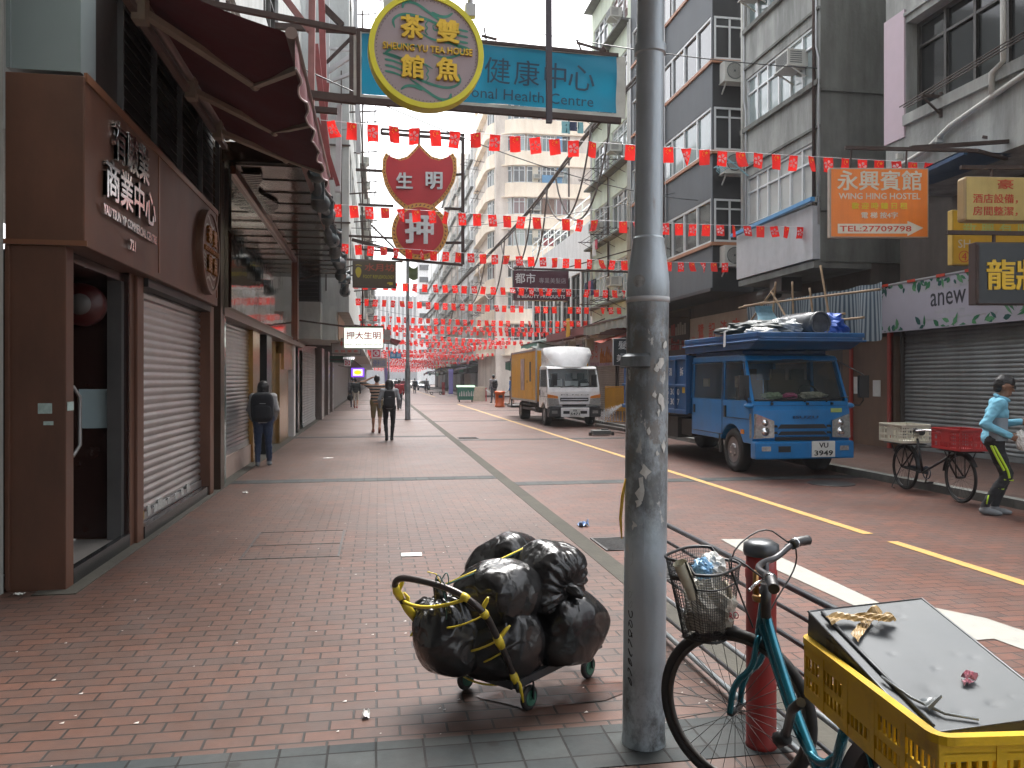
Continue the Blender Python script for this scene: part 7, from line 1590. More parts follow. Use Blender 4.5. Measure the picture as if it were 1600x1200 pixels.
M_pred = mat('pawn_red', (.45, .016, .024), .45, var=.15, scale=1.2, dirt=.25, dcol=(.15, .01, .012), dscale=(1, 1, .5)); M_pgold = mat('pawn_border', (.55, .27, .05), .5, var=.2, scale=6)
MB().prism(bat[::-1], Pq, -.3, -.02).done('bat_border', M_pgold, pw); MB().prism(ins(bat[::-1], .9, (655, 282)), Pq, -.03, .01).done('bat_panel', M_pred, pw)
MB().prism(coin, Pq, -.3, .02).done('coin_border', M_pgold, pw); MB().prism(ins(coin, .84, (656, 361)), Pq, 0, .045).done('coin_panel', M_pred, pw)
b = MB()
for i in range(40): 
    a = 2*pi*i/40; r0, r1 = 38.5, 42.5; q = [(656+r*cos(a+da), 361+r*sin(a+da)) for r, da in ((r0, -.05), (r0+1, .05), (r1, .05), (r1-1, -.0))]; b.add([PWp(x, y, .024) for x, y in q], [(0, 1, 2, 3)])
k_ = len(bat)
for i in range(k_):
    (xa, ya_), (xb, yb_) = bat[i], bat[(i+1) % k_]; n_ = max(1, int(math.hypot(xb-xa, yb_-ya_)/5))
    for j in range(n_): 
        x, y = xa+(xb-xa)*(j+.5)/n_, ya_+(yb_-ya_)*(j+.5)/n_; x, y = 655+(x-655)*.95, 282+(y-282)*.95; b.add([PWp(x+dx, y+dy, -.015) for dx, dy in ((-1.2, -1), (.6, -1.6), (1.3, .6), (-.4, 1.4))], [(0, 1, 2, 3)])
b.done('key_pattern', mat('key_brown', (.16, .06, .02), .6), pw)
wm = mat('pawn_white', (.52, .54, .54), .5, var=.25, scale=9)
pm_ = lambda px, py, n: face_matrix(PWp(px, py, n), (1, 0, 0), (0, 0, 1))
for ch, px, py, h in (('生', 632, 283, 25), ('明', 678, 283, 27)): text(ch, wm, pw, pm_(px, py, .02), h=h*SC_, bold=.035, ext=.06)
text('押', wm, pw, pm_(656, 358, .05), h=47*SC_, bold=.04, ext=.06)
b = MB(); fr = lambda a, c, w=.09: b.bar(PWp(*a, -.16), PWp(*c, -.16), w)
fr((724, 208), (724, 412)); fr((596, 199), (727, 208), .06); fr((596, 206), (724, 215), .08); fr((556, 263), (597, 265), .07); fr((712, 271), (724, 270), .06); fr((695, 324), (724, 325), .07); fr((697, 378), (724, 378), .07); fr((612, 403), (724, 413), .07); fr((560, 318), (615, 320), .07); fr((550, 373), (622, 392), .09); fr((545, 367), (622, 371), .06); fr((580, 350), (622, 392), .05); fr((560, 388), (622, 392), .05)
for px in (596, 655): fr((px, 199), (px, 226 if px == 655 else 207), .07)
b.done('steel_frame', M_rust, pw)
# smaller hanging signs on the left
o = at(585, 428.5, 25.5); t, M, P = signbox('foot_reflexology_sign', 'dark brown hanging sign with a yellow footprint and dull red characters', o, 67*25.5/1250, 42*25.5/1250, .2, 0, mat('sign_olive_brown', (.055, .048, .03), .5, var=.2), M_blk)
put(t, M, '水月坊', mat('letters_dullred', (.3, .06, .04), .6), .17, .22, .24, .95, .02); put(t, M, 'FOOT REFLEXOLOGY', mat('letters_olive', (.3, .3, .02), .6), .14, -.08, .11, .98, .01)
fy = mat('foot_yellow', (.4, .36, .03), .6); b = MB(); cx_, cz_ = -.5, .05; b.add([M @ V((cx_+.09*cos(a)*(1+.25*sin(a)), cz_+.17*sin(a), .004)) for a in np.linspace(0, 2*pi, 24)[:-1]], [tuple(range(23))])
for i in range(5): b.add([M @ V((cx_-.07+.038*i+.016*cos(a), cz_+.22+.012*(2-abs(i-1.5))+.018*sin(a), .004)) for a in np.linspace(0, 2*pi, 9)[:-1]], [tuple(range(8))])
b.add([M @ V((x, y, .004)) for x, y in ((.4, -.26), (.48, -.24), (.58, -.25), (.58, -.33), (.48, -.34), (.44, -.29), (.4, -.3))], [tuple(range(7))]); b.done('footprint', fy, t)
MB().bar(P(-.7, .46, -.1), P(.9, .43, -.1), .05).bar(P(-.7, .46, -.1), V((-2.4, 25.4, 5.4)), .06).bar(P(-.6, .3, -.1), V((-2.4, 25.4, 4.7)), .04).done('hanging_bar', M_rust, t)
M_lit = mat('lit_white', (.9, .95, .86), .4, var=.03, emit=.3)
o = at(568, 528, 25); t, M, P = signbox('lit_pawn_light_box', 'lit white light box with red characters hanging low over the left pavement', o, 61*.02, 33*.02, .22, 0, M_lit, mat('lightbox_greenish', (.4, .5, .35), .4))
put(t, M, '押大生明', mat('letters_lit_red', (.5, .01, .03), .5), 0, .08, .24, 1.06, .02); put(t, M, 'MING SANG PAWN SHOP', mat('letters_lit_grey', (.3, .3, .22), .5), 0, -.21, .065, 1.1)
MB().bar(P(-.6, .36, -.1), P(.62, .36, -.1), .06).bar(P(-.6, .36, -.1), V((-2.3, 24.7, 3.4)), .05).done('hanging_bar', M_rust, t)
o = at(541, 541, 29); t, M, P = signbox('grey_material_sign', 'dull grey sign with dark red characters behind the lit white light box', o, 46*.0232, 25*.0232, .15, 0, mat('sign_dull', (.3, .28, .26), .6, var=.15), M_rust)
put(t, M, '材', M_lred, -.12, .09, .19, None, .02); put(t, M, '金 鈦 業 泰', M_lred, 0, -.18, .09, .85, .01); MB().bar(P(-.5, .0, -.08), V((-2.5, 29, 2.83)), .05).done('hanging_bar', M_rust, t)
o = at(605, 526, 34); t, M, P = signbox('grey_bank_sign', 'small grey sign with a red character just right of the lit white light box', o, .28, .6, .12, 0, MATS['sign_dull'], M_rust); put(t, M, '行', mat('letters_faded', (.3, .2, .2), .6), 0, .1, .2); put(t, M, 'YPKP', M_lred, 0, -.18, .07)
MB().bar(P(-.1, .3, -.06), V((-.95, 34, 3.9)), .04).bar(P(.0, .3, -.06), P(.0, .4, -.06), .04).done('hanging_bar', M_rust, t)
MB().prism([(0, 0), (.45, -.12), (.3, -.3), (0, -.2)], lambda x, z, n: at(611, 528, 36)+V((x, n, z)), 0, 1.6).done('red_awning', mat('awning_red', (.16, .02, .025), .7), None, label='small dark red awning right of the grey bank sign', cat='awning')
M_kred = mat('k_red', (.45, .012, .06), .5); M_kwht = mat('k_white', (.62, .6, .62), .5)
def ksign(label, px, py, D, s, sub):
    o = at(px, py, D); t, M, P = signbox('store_sign', label, o, s, s, .15, 0, M_kwht, M_kwht, bev=.004); b = MB(); b.add([M @ V((x*s*.37, y*s*.37, .002)) for x, y in ((-1, -1), (1, -1), (1, 1), (-1, 1))], [(0, 1, 2, 3)]); b.done('square', M_kred, t)
    b = MB(); b.add([M @ V((.30*s*cos(a), .30*s*sin(a), .004)) for a in np.linspace(0, 2*pi, 33)[:-1]], [tuple(range(32))]); b.done('circle', M_kwht, t); put(t, M, 'K', M_kred, 0, 0, s*.36, s*.36, .06, .007)
    if sub: MB().prism([(-s*.5, -.0), (s*1.1, 0), (s*1.1, -.55), (-s*.5, -.55)], lambda x, z, n: P(x, z-s*.52, n), -.1, 0).done('lower_panel', MATS['sign_dull'], t); put(t, M, '便利店', mat('letters_bluegrey', (.1, .14, .3), .6), s*.3, -s*.52-.28, .35, s*1.3, .01, .005)
    MB().bar(P(0, s*.5, -.07), P(-2.2, s*.55, -.07), .06).done('hanging_bar', M_rust, t)
ksign('square white sign with a red K in a ring and a grey panel below', 588, 552, 46, .55, True)
ksign('smaller red K sign under a scalloped white awning on the left', 543, 567, 38, .3, False)
b = MB(); q = at(545, 561, 38.2); b.grid(lambda u, v: q+V(((u-.5)*.55, .5*(1-v), .12*(1-v)-.04*abs(sin(u*pi*6))*v)), 36, 3).done('white_awning', M_kwht, None, label='narrow scalloped white awning above the smaller K sign', cat='awning')
q = at(532, 556, 40); MB().prism([(-.9, 0), (.5, 0), (.5, -.3), (-.9, -.3)], lambda x, z, n: q+V((x, n, z)), 0, 3).done('green_awning', mat('awning_green', (.01, .05, .03), .7), None, label='dark green awning over the left pavement above the smaller K sign', cat='awning')
o = at(559, 582, 52); t, M, P = signbox('lit_purple_sign', 'small lit sign with a yellow oval on white and a violet border', o, .85, .62, .15, 0, mat('lit_violet', (.16, .05, .8), .4, emit=.6), M_blk)
MB().add([M @ V((x*.3, y*.2, .002)) for x, y in ((-1, -1), (1, -1), (1, 1), (-1, 1))], [(0, 1, 2, 3)]).done('white_panel', M_lit, t); MB().add([M @ V((.24*cos(a), .14*sin(a), .004)) for a in np.linspace(0, 2*pi, 25)[:-1]], [tuple(range(24))]).done('yellow_oval', mat('lit_yellow', (.9, .75, .0), .4, emit=.5), t)
MB().bar(P(0, .3, -.07), P(-.6, .35, -.07), .05).bar(P(-.4, .3, -.07), V((-2.45, 52, 2.5)), .05).done('hanging_bar', M_rust, t)
for i, (px, lab, w) in enumerate(((614, 'left of two small bright blue signs over the far street', .62), (623, 'right of two small bright blue signs over the far street', .55))):
    o = at(px, 555, 62); t, M, P = signbox('blue_sign', lab, o, w*.75, .5, .1, 0, mat('sign_bright_blue', (.02, .22, .42), .5), M_blk, bev=.004); put(t, M, 'open' if False else '酒店', M_lettw, 0, 0, .2, w*.5); MB().bar(P(0, .25, -.05), P(-1.8, .3, -.05), .05).done('hanging_bar', M_rust, t)
# dark red salon sign on the right
o = at(845.5, 446, 29); t, M, P = signbox('hair_salon_sign', 'dark red hanging sign with white lettering of a hair dressing shop over the road', o, 88*.0232, 47*.0232, .25, radians(-2), mat('sign_wine', (.06, .006, .018), .4, var=.1), M_blk)
put(t, M, '都市', M_lettw, -.58, .25, .37, .74, .01); put(t, M, '專業美髮店', mat('letters_grey', (.3, .27, .28), .5), .42, .18, .2, 1.0); put(t, M, 'CITY HAIR DRESSING', M_lettw, 0, -.17, .12, 1.75, .012); put(t, M, '& BEAUTY PRODUCTS', M_lettw, 0, -.4, .12, 1.75, .012)
MB().bar(P(-1.0, .62, -.12), P(3.9, .55, -.12), .07).bar(P(.5, .54, -.12), P(3.8, 1.5, -.12), .04).bar(P(-.8, .54, -.12), P(-.8, .62, -.12), .04).bar(P(.8, .54, -.12), P(.8, .62, -.12), .04).done('hanging_bar', M_rust, t)
# ================================================================ ground floor on the right
def rpanel(name, label, y0, y1, z0, z1, m, X=11.2, th=.08, cat='shop sign'): return MB().box(X, X+th, y0, y1, z0, z1).done(name, m, None, label=label, cat=cat)
xm = lambda y, z, X: face_matrix((X-.003, y, z), (0, -1, 0), (0, 0, 1))
p_ = rpanel('dessert_shop_sign', 'cream shop sign with faded red characters behind the blue truck', 23.1, 27.6, 2.55, 3.82, mat('sign_cream', (.4, .32, .25), .6, var=.12, dirt=.3, dcol=(.22, .16, .12)))
for i, ch in enumerate('鷺記渣咋'): text(ch, M_lred, p_, xm(26.6-.93*i, 3.3, 11.2), h=.55, w=.5, bold=.02)
text('地道', M_lred, p_, xm(23.5, 3.2, 11.2), h=.25); text('正宗', M_lred, p_, xm(27.3, 3.05, 11.2), h=.25, w=.3)
p_ = rpanel('menu_board', 'dark shop front hung with red and white menu strips beside the lamp post', 27.7, 30.7, .3, 4.2, mat('menu_dark', (.03, .02, .018), .6))
b = MB(); rr = random.Random(5)
for r_, z in enumerate((3.3, 2.75, 2.1)):
    for i in range(12): y = 28+.22*i; b.box(11.185, 11.2, y, y+.15, z, z+rr.uniform(.3, .48), rr.choice((0, 1, 1)))
b.done('menu_strip', [mat('strip_red', (.3, .04, .03), .6), mat('strip_pale', (.3, .26, .23), .6)], p_)
p_ = rpanel('drinks_poster', 'pinkish poster with red lettering and orange bottles above the white truck', 36.8, 43.8, 2.3, 3.9, mat('poster_pink', (.42, .32, .33), .6, var=.15, scale=.8))
for i, s in enumerate(('MILK', 'TEA', 'HOT')):
    text(s, M_lred, p_, face_matrix((11.195, 41.6-.7*i, 3.2), (0, 0, -1), (0, -1, 0)), h=.4, w=1.1, bold=.01)
b = MB(); rr = random.Random(6)
for i in range(7): y = 37.2+.33*i; h = .35+.15*i % .5; b.lathe([(.1, 0), (.1, h*.6), (.04, h*.8), (.04, h)], (11.19, y, 2.45), 8)
b.done('bottle_print', mat('print_orange', (.5, .2, .03), .5, var=.3), p_); text('海鮮火鍋 各式飲品', mat('letters_purple', (.25, .1, .25), .6), p_, xm(39.6, 2.42, 11.2), h=.2, w=3.6)
for y0, y1, lab in ((36.9, 40.2, 'beige roller shutter under the pink poster'), (40.5, 43.7, 'grey roller shutter behind the white truck'), (44.4, 47.5, 'pale roller shutter under the green awning'), (47.8, 51, 'grey roller shutter at the street corner under the green awning'), (31, 36.4, 'long roller shutter behind the yellow barriers')):
    t = T('roller_shutter', lab, 'shutter', (11.3, (y0+y1)/2, .11)); shutter(t, Fac((11.3, y1, 0), RR), 0, y1-y0, .12, 2.3, .05, mat('shutter_beige', (.26, .22, .19), .6, var=.2, dirt=.4, dcol=(.12, .1, .09)), .1, .02, name='curtain'); MB().box(11.2, 11.34, y0-.12, y0, .1, 2.4).box(11.2, 11.34, y1, y1+.12, .1, 2.4).done('guide_rail', M_walldk, t)
o = onY(971, 550, 28.2); t, M, P = signbox('black_vertical_sign', 'tall black sign with white characters partly hidden behind the lamp post', o, .62, 1.0, .12, 0, MATS['sign_black'], M_ltgrey); put(t, M, '髮', M_lettw, .03, .25, .3); put(t, M, '美', M_lettw, -.05, -.22, .27); MB().bar(P(.3, .3, -.06), P(2.4, .3, -.06), .05).done('bracket', M_rust, t)
b = MB(); b.grid(lambda u, v: V((8.9+2.2*v, 29.4+3*u, 3.15+.7*v+.05*sin(u*8)*(1-v))), 12, 6).done('orange_awning', mat('awning_orange', (.42, .06, .025), .7, var=.2), None, label='small orange red awning behind the black vertical sign', cat='awning')
def awning(label, y0, y1, xi, xo, zi, zo, m, m2, drop=.25, seed=0):
    t = T('awning', label, 'awning', ((xi+xo)/2, (y0+y1)/2, zo)); b = MB(); b.grid(lambda u, v: V((xi+(xo-xi)*v, y0+(y1-y0)*u, zi+(zo-zi)*v-.08*sin(pi*v)-.02*sin(u*25+seed)*v)), 40, 8); b.done('canopy', m, t)
    b = MB(); b.grid(lambda u, v: V((xo+.02*sin(u*60), y0+(y1-y0)*u, zo-.01-(drop+.05*sin(u*9+seed))*v-.03*abs(sin(u*30)))), 90, 3); b.done('valance', m2, t)
    b = MB(); b.bar((xo, y0, zo), (xo, y1, zo), .05); 
    for y in (y0+.1, y1-.1): b.bar((xi, y, zi-.9), (xo, y, zo), .04).bar((xi, y, zi), (xo, y, zo), .04)
    b.done('arm', M_rust, t); return t
awning('grey cloth awning with slack valance beside the lamp post, above the dark shop front', 27.2, 34.6, 11.0, 9.05, 4.75, 3.95, mat('awning_grey', (.2, .22, .22), .7, var=.15, dirt=.3, dcol=(.1, .1, .1)), mat('awning_grey2', (.15, .17, .17), .7), .35, 1)
M_agr = mat('awning_green2', (.012, .09, .055), .7, var=.2); M_agp = mat('awning_pale', (.12, .3, .24), .7)
awning('dark green awning with low front edge near the side street', 46.5, 52, 11.0, 8.3, 3.5, 2.75, M_agr, M_agr, .5, 2)
awning('pale green awning stretched above the dark green one', 44.5, 49.5, 11, 8.9, 4.2, 3.75, M_agp, M_agp, .2, 3)
mc = T('maroon_canopy', 'long dull red canopy fascia with lamps above the white truck', 'canopy', (10.3, 38, 3.6)); b = MB(); b.box(9.4, 11.4, 32.4, 44.3, 3.72, 4.1); b.done('fascia', mat('canopy_maroon', (.17, .045, .045), .6, var=.2, dirt=.3, dcol=(.09, .03, .03)), mc)
for y in (34, 36.2, 38.4, 41): b = MB(); b.lathe([(.02, .12), (.05, .08), (.2, 0), (.19, 0)], (9.6, y, 3.5), 14).cyl((9.6, y, 3.6), (9.6, y, 3.75), .02, 6); b.done('lamp', M_kwht, mc)
for y, lab in ((37.5, 'air conditioner under the maroon canopy, nearer the lamp post'), (41.0, 'air conditioner under the maroon canopy, farther from the lamp post')): ac_unit(Fac((10.2, y+.4, 0), RR), .4, 3.05, 0, lab, kind=1)
# corner shop boards under the green awnings
p_ = rpanel('shop_board', 'white shop board with red and blue lettering under the green awning', 44.6, 49, 2.35, 2.75, M_kwht, 10.6); text('藥房 DISPENSARY', M_lred, p_, xm(46.8, 2.55, 10.6), h=.25, w=3.6, bold=.01)
p_ = rpanel('shop_board', 'dark blue sign with white letters by the side street corner', 51.2, 52, 2.5, 3.0, mat('sign_navy', (.01, .03, .13), .5), 8.6); text('LAX', M_lettw, p_, face_matrix((8.9, 51.195, 2.75), (1, 0, 0), (0, 0, 1)), h=.2, w=.5)
# striped canvas and bamboo above the truck
M_strip = mat('striped_canvas', (.3, .38, .42), .75, var=.15); nt = M_strip.node_tree; bs = nt.nodes['Principled BSDF']; tc = N(nt, 'ShaderNodeTexCoord'); wv = N(nt, 'ShaderNodeTexWave', Scale=2.6, Distortion=.4); wv.bands_direction = 'Y'; cr = N(nt, 'ShaderNodeValToRGB'); cr.color_ramp.elements[0].color = (.035, .06, .085, 1); cr.color_ramp.elements[1].color = (.21, .25, .27, 1); cr.color_ramp.elements[0].position = .35; cr.color_ramp.elements[1].position = .6
nt.links.new(tc.outputs['Object'], wv.inputs['Vector']); nt.links.new(wv.outputs[0], cr.inputs[0]); nt.links.new(cr.outputs[0], bs.inputs['Base Color'])
sc_ = T('striped_canvas', 'blue and grey striped canvas sheet hung along bamboo behind the truck roof tray', 'canvas sheet', (10, 17.6, 2.5))
b = MB(); b.grid(lambda u, v: V((10.05+.06*sin(u*40)*(.3+v)+.1*sin(u*9), 14.7+6.1*u, 3.62-.02*sin(u*30)-(1.15-.5*u+.08*sin(u*12))*v)), 90, 10); b.done('sheet', M_strip, sc_)
M_bam = mat('bamboo', (.3, .2, .11), .5, var=.25, scale=9)
bam = [((1163, 478), (1375, 452)), ((1190, 507), (1320, 490)), ((1140, 509), (1200, 512)), ((1155, 481), (1200, 471)), ((1205, 455), (1245, 525)), ((1238, 440), (1240, 512)), ((1282, 415), (1298, 510)), ((1170, 505), (1210, 450)), ((1265, 450), (1272, 508)), ((1205, 520), (1212, 440)), ((1310, 500), (1350, 496))]
for i, (p, q) in enumerate(bam):
    a_, c_ = at(*p, 10/ray(*p).x*.985), at(*q, 10/ray(*q).x*.985); b = MB(); b.tube([a_.lerp(c_, u) for u in np.linspace(0, 1, 9)], [.028, .024, .028, .024, .028, .024, .028, .024, .026], 8); b.done('bamboo_pole', M_bam, sc_)
MB().grid(lambda u, v: at(1180+28*u, 478+38*v, 20)+V((.1*sin(u*6+v*5), .15*sin(v*7), 0)), 8, 8, sm=False).done('plastic_sheet', mat('pale_blue_plastic', (.3, .5, .58), .3, var=.4, scale=5), None, label='crumpled pale blue plastic sheet tied to the bamboo', cat='plastic sheet')
b = MB(); q = V((10.3, 20.3, 3.9)); b.cyl(q, q+V((0, -.8, .02)), .17, 16); b.box(9.95, 10.5, 18.6, 19.2, 3.85, 4.25); b.done('exhaust_duct', M_dframe, None, label='dark ventilation duct and fan box under the balcony panel', cat='duct')
b = MB(); b.add([V((10.2, 11.5, 5.28)), V((9.1, 11.3, 5.22)), V((9.1, 13.2, 5.1)), V((10.2, 13.4, 5.28))], [(0, 1, 2, 3)]); b.bar((9.1, 11.2, 5.2), (9.1, 13.25, 5.08), .06); b.add([V((9.1, 11.3, 5.26)), V((9.1, 13.2, 5.14)), V((10.2, 13.4, 5.32)), V((10.2, 11.5, 5.32))], [(0, 1, 2, 3)])
b.done('blue_awning', mat('awning_dkblue', (.01, .05, .12), .5, var=.3), None, label='dark blue awning under the grey tenement above the orange hostel sign', cat='awning')
# ================================================================ bunting
def flag_mat(n, c, tr=.45):
    m = mat(n, c, .7, var=.06); nt = m.node_tree; b = nt.nodes['Principled BSDF']; out = [x for x in nt.nodes if x.type == 'OUTPUT_MATERIAL'][0]; t = N(nt, 'ShaderNodeBsdfTranslucent'); t.inputs[0].default_value = c4(c); x = N(nt, 'ShaderNodeMixShader'); x.inputs[0].default_value = tr; nt.links.new(b.outputs[0], x.inputs[1]); nt.links.new(t.outputs[0], x.inputs[2]); nt.links.new(x.outputs[0], out.inputs[0]); return m
M_fred = flag_mat('flag_red', (.62, .022, .018)); M_fwht = flag_mat('flag_white', (.92, .9, .9), .6); M_fyel = flag_mat('flag_yellow', (.8, .45, .02), .3)
def flag_mesh(kind, sd):
    rr = random.Random(sd); a1, a2, ph, sw = rr.uniform(.008, .03), rr.uniform(-.05, .05), rr.uniform(0, 6), rr.uniform(-.12, .12); fold = sd % 7 == 6
    def Dm(x, z, o=0):
        yy = a1*sin(x*24+z*9+ph)*(-z/.27)+a2*(-z/.27)**2*1.4
        xx = x+sw*z*.5
        if fold: xx = x*(1+z*2.2); yy += .09*(-z/.27)*(1 if x > 0 else -1)*abs(x)/.1
        return (xx, yy+o, z)
    b = MB(); b.grid(lambda u, v: V(Dm(-.09+.18*u, -.26*v)), 6, 7)
    def patch(pts, m):
        for o in (-.003, .003): b.add([Dm(x, z, o) for x, z in pts], [tuple(range(len(pts)))], m)
    if kind == 0:
        for i in range(5):
            a = 2*pi*i/5+pi/2; pp = []
            for r, da in ((.012, 0), (.036, .58), (.06, .7), (.08, .42), (.084, .04), (.068, -.2), (.042, -.18)): pp.append((r*cos(a-da), -.13+r*sin(a-da)))
            patch(pp, 1)
    else:
        def star(cx, cz, r):
            patch([(cx+(r if k % 2 == 0 else r*.4)*cos(pi/2+pi*k/5), cz+(r if k % 2 == 0 else r*.4)*sin(pi/2+pi*k/5)) for k in range(10)], 1)
        star(.035, -.055, .034)
        for dx, dz in ((-.012, -.03), (-.03, -.055), (-.03, -.085), (-.01, -.105)): star(dx, dz, .012)
    return b.mesh('flag', [M_fred, M_fwht if kind == 0 else M_fyel])
FM = [[flag_mesh(k, s+10*k) for s in range(9)] for k in (0, 1)]
def bunting(label, Y, z, xl, xr, zl=None, zr=None, sag=.12, step=.33, single=False, group=None, seed=0, tilt=0, dy=0):
    rr = random.Random(seed); zl = z if zl is None else zl; zr = z if zr is None else zr; L = xr-xl
    pos = lambda x: V((x, Y+dy*(x-xl)/L, zl+(zr-zl)*(x-xl)/L-sag*4*((x-xl)/L)*(1-(x-xl)/L)))
    b = MB(); b.tube([pos(xl+L*i/24) for i in range(25)], .004 if not single else .008, 4)
    n = int(L/step)
    if not single:
        t = T('bunting', label, 'bunting', (xl, Y, z), 0, group); b.done('cord', M_kwht, t)
        for i in range(n):
            if rr.random() < .05: continue
            k = i % 2; o = bpy.data.objects.new('flag', rr.choice(FM[k])); COL.objects.link(o); o.parent = t; o.location = pos(xl+step*(i+.5))-V((xl, Y, z)); o.rotation_euler = (rr.gauss(0, .14), rr.gauss(0, .05), rr.gauss(0, .34))
        return t
    f2 = MB(); s = .9
    for i in range(n):
        p = pos(xl+step*(i+.5)); w, h = .1*s, .27*s; a = rr.gauss(0, .3); c_, s_ = cos(a), sin(a); dx = rr.gauss(0, .03)
        q = lambda x, zz, o=0: (p.x+x*c_-o*s_+dx*zz, p.y+x*s_+o*c_, p.z+zz)
        b.add([q(-w, 0), q(w, 0), q(w, -h), q(-w, -h)], [(0, 1, 2, 3)], 1)
        if i % 2:
            for o in (-.004, .004): b.add([q(.06*cos(2*pi*k/6), -.125+.06*sin(2*pi*k/6), o) for k in range(6)], [tuple(range(6))], 2)
    return b.done('bunting', [M_kwht, M_fred, M_fwht], None, label=label, cat='bunting', group=group)
near = [(13.0, 5.62, -.9, 10.0, 5.75, 5.55, 'string of red flags crossing just below the blue banner to the orange hostel sign'), (17.3, 5.2, -1.0, 10.0, 5.35, 5.2, 'string of red flags passing right across the coin of the pawn sign'), (21.4, 4.95, -1.0, 10.0, 5.2, 4.95, 'string of red flags at the bottom rim of the pawn sign coin'),
        (27.0, 4.9, -.9, 10, 4.9, 4.75, 'string of red flags crossing the dark red salon sign'), (30.8, 4.6, -.9, 9.9, 4.7, 4.5, 'string of red flags just below the dark red salon sign'), (36, 4.35, -.9, 9.9, 4.5, 4.35, 'string of red flags hanging next beyond the one under the salon sign'), (40.5, 4.3, -.9, 9.9, 4.4, 4.3, 'string of red flags ending over the maroon canopy'), (44.5, 4.5, -.9, 9.9, 4.6, 4.3, 'string of red flags ending at the green awnings')]
for i, (Y, z, a_, c_, zl, zr, lab) in enumerate(near): bunting(lab, Y, z, a_, c_, zl, zr, seed=i, group='strings of red flags over the street', sag=.05+.03*(i % 3))
rr = random.Random(77); Y = 48
i = 0
while Y < 190:
    bunting('distant string of red flags high over the far part of the street', Y, 0, -.85, 9.6, rr.uniform(3.7, 4.9), rr.uniform(3.5, 4.7), sag=rr.uniform(.05, .35), single=True, step=rr.uniform(.36, .46), group='distant strings of red flags', seed=100+i); Y += rr.uniform(2.4, 4.6); i += 1
# overhead cables
ob = T('overhead_cable_bundle', 'thick grey brown cable bundle with drooping loops strung along the right side of the street', 'cable', (6.5, 20, 9))
b = MB(); xs_ = 6.5
cpts = [V(p) for p in ((9.95, 28.9, 13.4), (8.3, 32, 11.6), (7.2, 37.3, 9.7), (6.8, 50.7, 9.4), (6.6, 75, 9.8), (6.5, 116, 10.5))]
def cable(t): x = t*5; i_ = min(int(x), 4); return cpts[i_].lerp(cpts[i_+1], x-i_)
pts = smooth(cpts, 3)
b.tube(pts, .06, 8); b.tube([p+V((.05, .2, -.09+.03*sin(i*1.3))) for i, p in enumerate(pts)], .035, 6); b.done('main_cable', mat('cable_brown', (.1, .08, .07), .7), ob)
for t0, t1, dr in ((.1, .3, 3.1), (.17, .34, 2.4), (.33, .46, 3.0), (.4, .52, 2.2), (.5, .63, 2.9), (.6, .74, 2.4), (.74, .86, 2.8), (.86, 1, 2.4)):
    p, q = cable(t0), cable(t1); b = MB(); b.tube([p.lerp(q, u)+V((.1*sin(u*3), 0, -dr*(4*u*(1-u))**.8)) for u in np.linspace(0, 1, 18)], .04, 6); b.done('cable_loop', MATS['cable_brown'], ob)
for k, (p, q, sg) in enumerate((((-2.3, 14, 8.6), (10, 17, 8.8), .3), ((-1, 30, 7.2), (10, 26, 8.0), .4), ((-1, 42, 6.4), (10, 40, 6.0), .25), ((-.9, 56, 6.6), (10, 73, 7), .3), ((-2.3, 12.6, 6.9), (10, 24, 7.3), .5))):
    p, q = V(p), V(q); MB().tube([p.lerp(q, u)-V((0, 0, sg*4*u*(1-u))) for u in np.linspace(0, 1, 24)], .012, 5).done('overhead_wire', M_blk, None, label=('thin black wire crossing the street nearest the camera', 'thin black wire crossing between the salon sign and the left row', 'thin black wire crossing before the low white building', 'thin black wire reaching the cream corner block', 'thin black wire slanting from the awning to the charcoal building')[k], cat='wire')
# ================================================================ farther street furniture
fl_ = T('street_lamp', 'slim grey lamp post standing on the pavement beyond the woman in the grey hooded jacket', 'lamp post', (1.2, 32.5, 0))
MB().lathe([(.13, 0), (.11, .05), (.11, 2.0), (.07, 2.3), (.065, 6.5), (.05, 8)], (1.2, 32.5, 0), 20).done('shaft', M_polegrey, fl_); b = MB(); b.grid(lambda u, v: V((1.25+.35*u, 32.4, 6.2-.5*v-.1*sin(u*3)+.03*sin(v*9))), 6, 8); b.done('pennant', mat('pennant_dark', (.06, .09, .03), .7, var=.8, scale=5), fl_)
fl2 = T('street_lamp', 'farther slim lamp post left of the nearer one, by the blue signs', 'lamp post', (.9, 66, 0)); MB().lathe([(.13, 0), (.1, 2.2), (.07, 2.4), (.06, 7)], (.9, 66, 0), 14).done('shaft', M_polegrey, fl2)
# orange drum bin, green refuse bin, planter, purple banners, barrow
ob_ = T('orange_bin', 'bright orange plastic litter bin standing on the road beyond the white truck', 'litter bin', onZ(781, 636))
M_or = mat('bin_orange', (.62, .11, .01), .4, var=.1); q = ob_.location; b = MB(); b.lathe([(.27, 0), (.3, .02), (.3, .12), (.26, .14), (.27, .75), (.31, .8), (.31, .9), (.27, .93), (0, .95)], q, 24); b.done('body', M_or, ob_); MB().box(q.x-.12, q.x+.12, q.y-.32, q.y-.255, .55, .7).done('slot', M_dark, ob_)
gb = T('green_refuse_bin', 'large green wheeled refuse bin with white markings beside the purple banner', 'refuse bin', onZ(727, 628)); q = gb.location
b = MB(); b.add([(q.x+x*(.52+.1*z), q.y+y*(.4+.08*z), .15+z*.9) for z in (0, 1) for y in (-1, 1) for x in (-1, 1)], [(0, 2, 3, 1), (4, 5, 7, 6), (0, 1, 5, 4), (1, 3, 7, 5), (3, 2, 6, 7), (2, 0, 4, 6)]); b.done('body', mat('bin_green', (.02, .16, .11), .5, var=.2), gb)
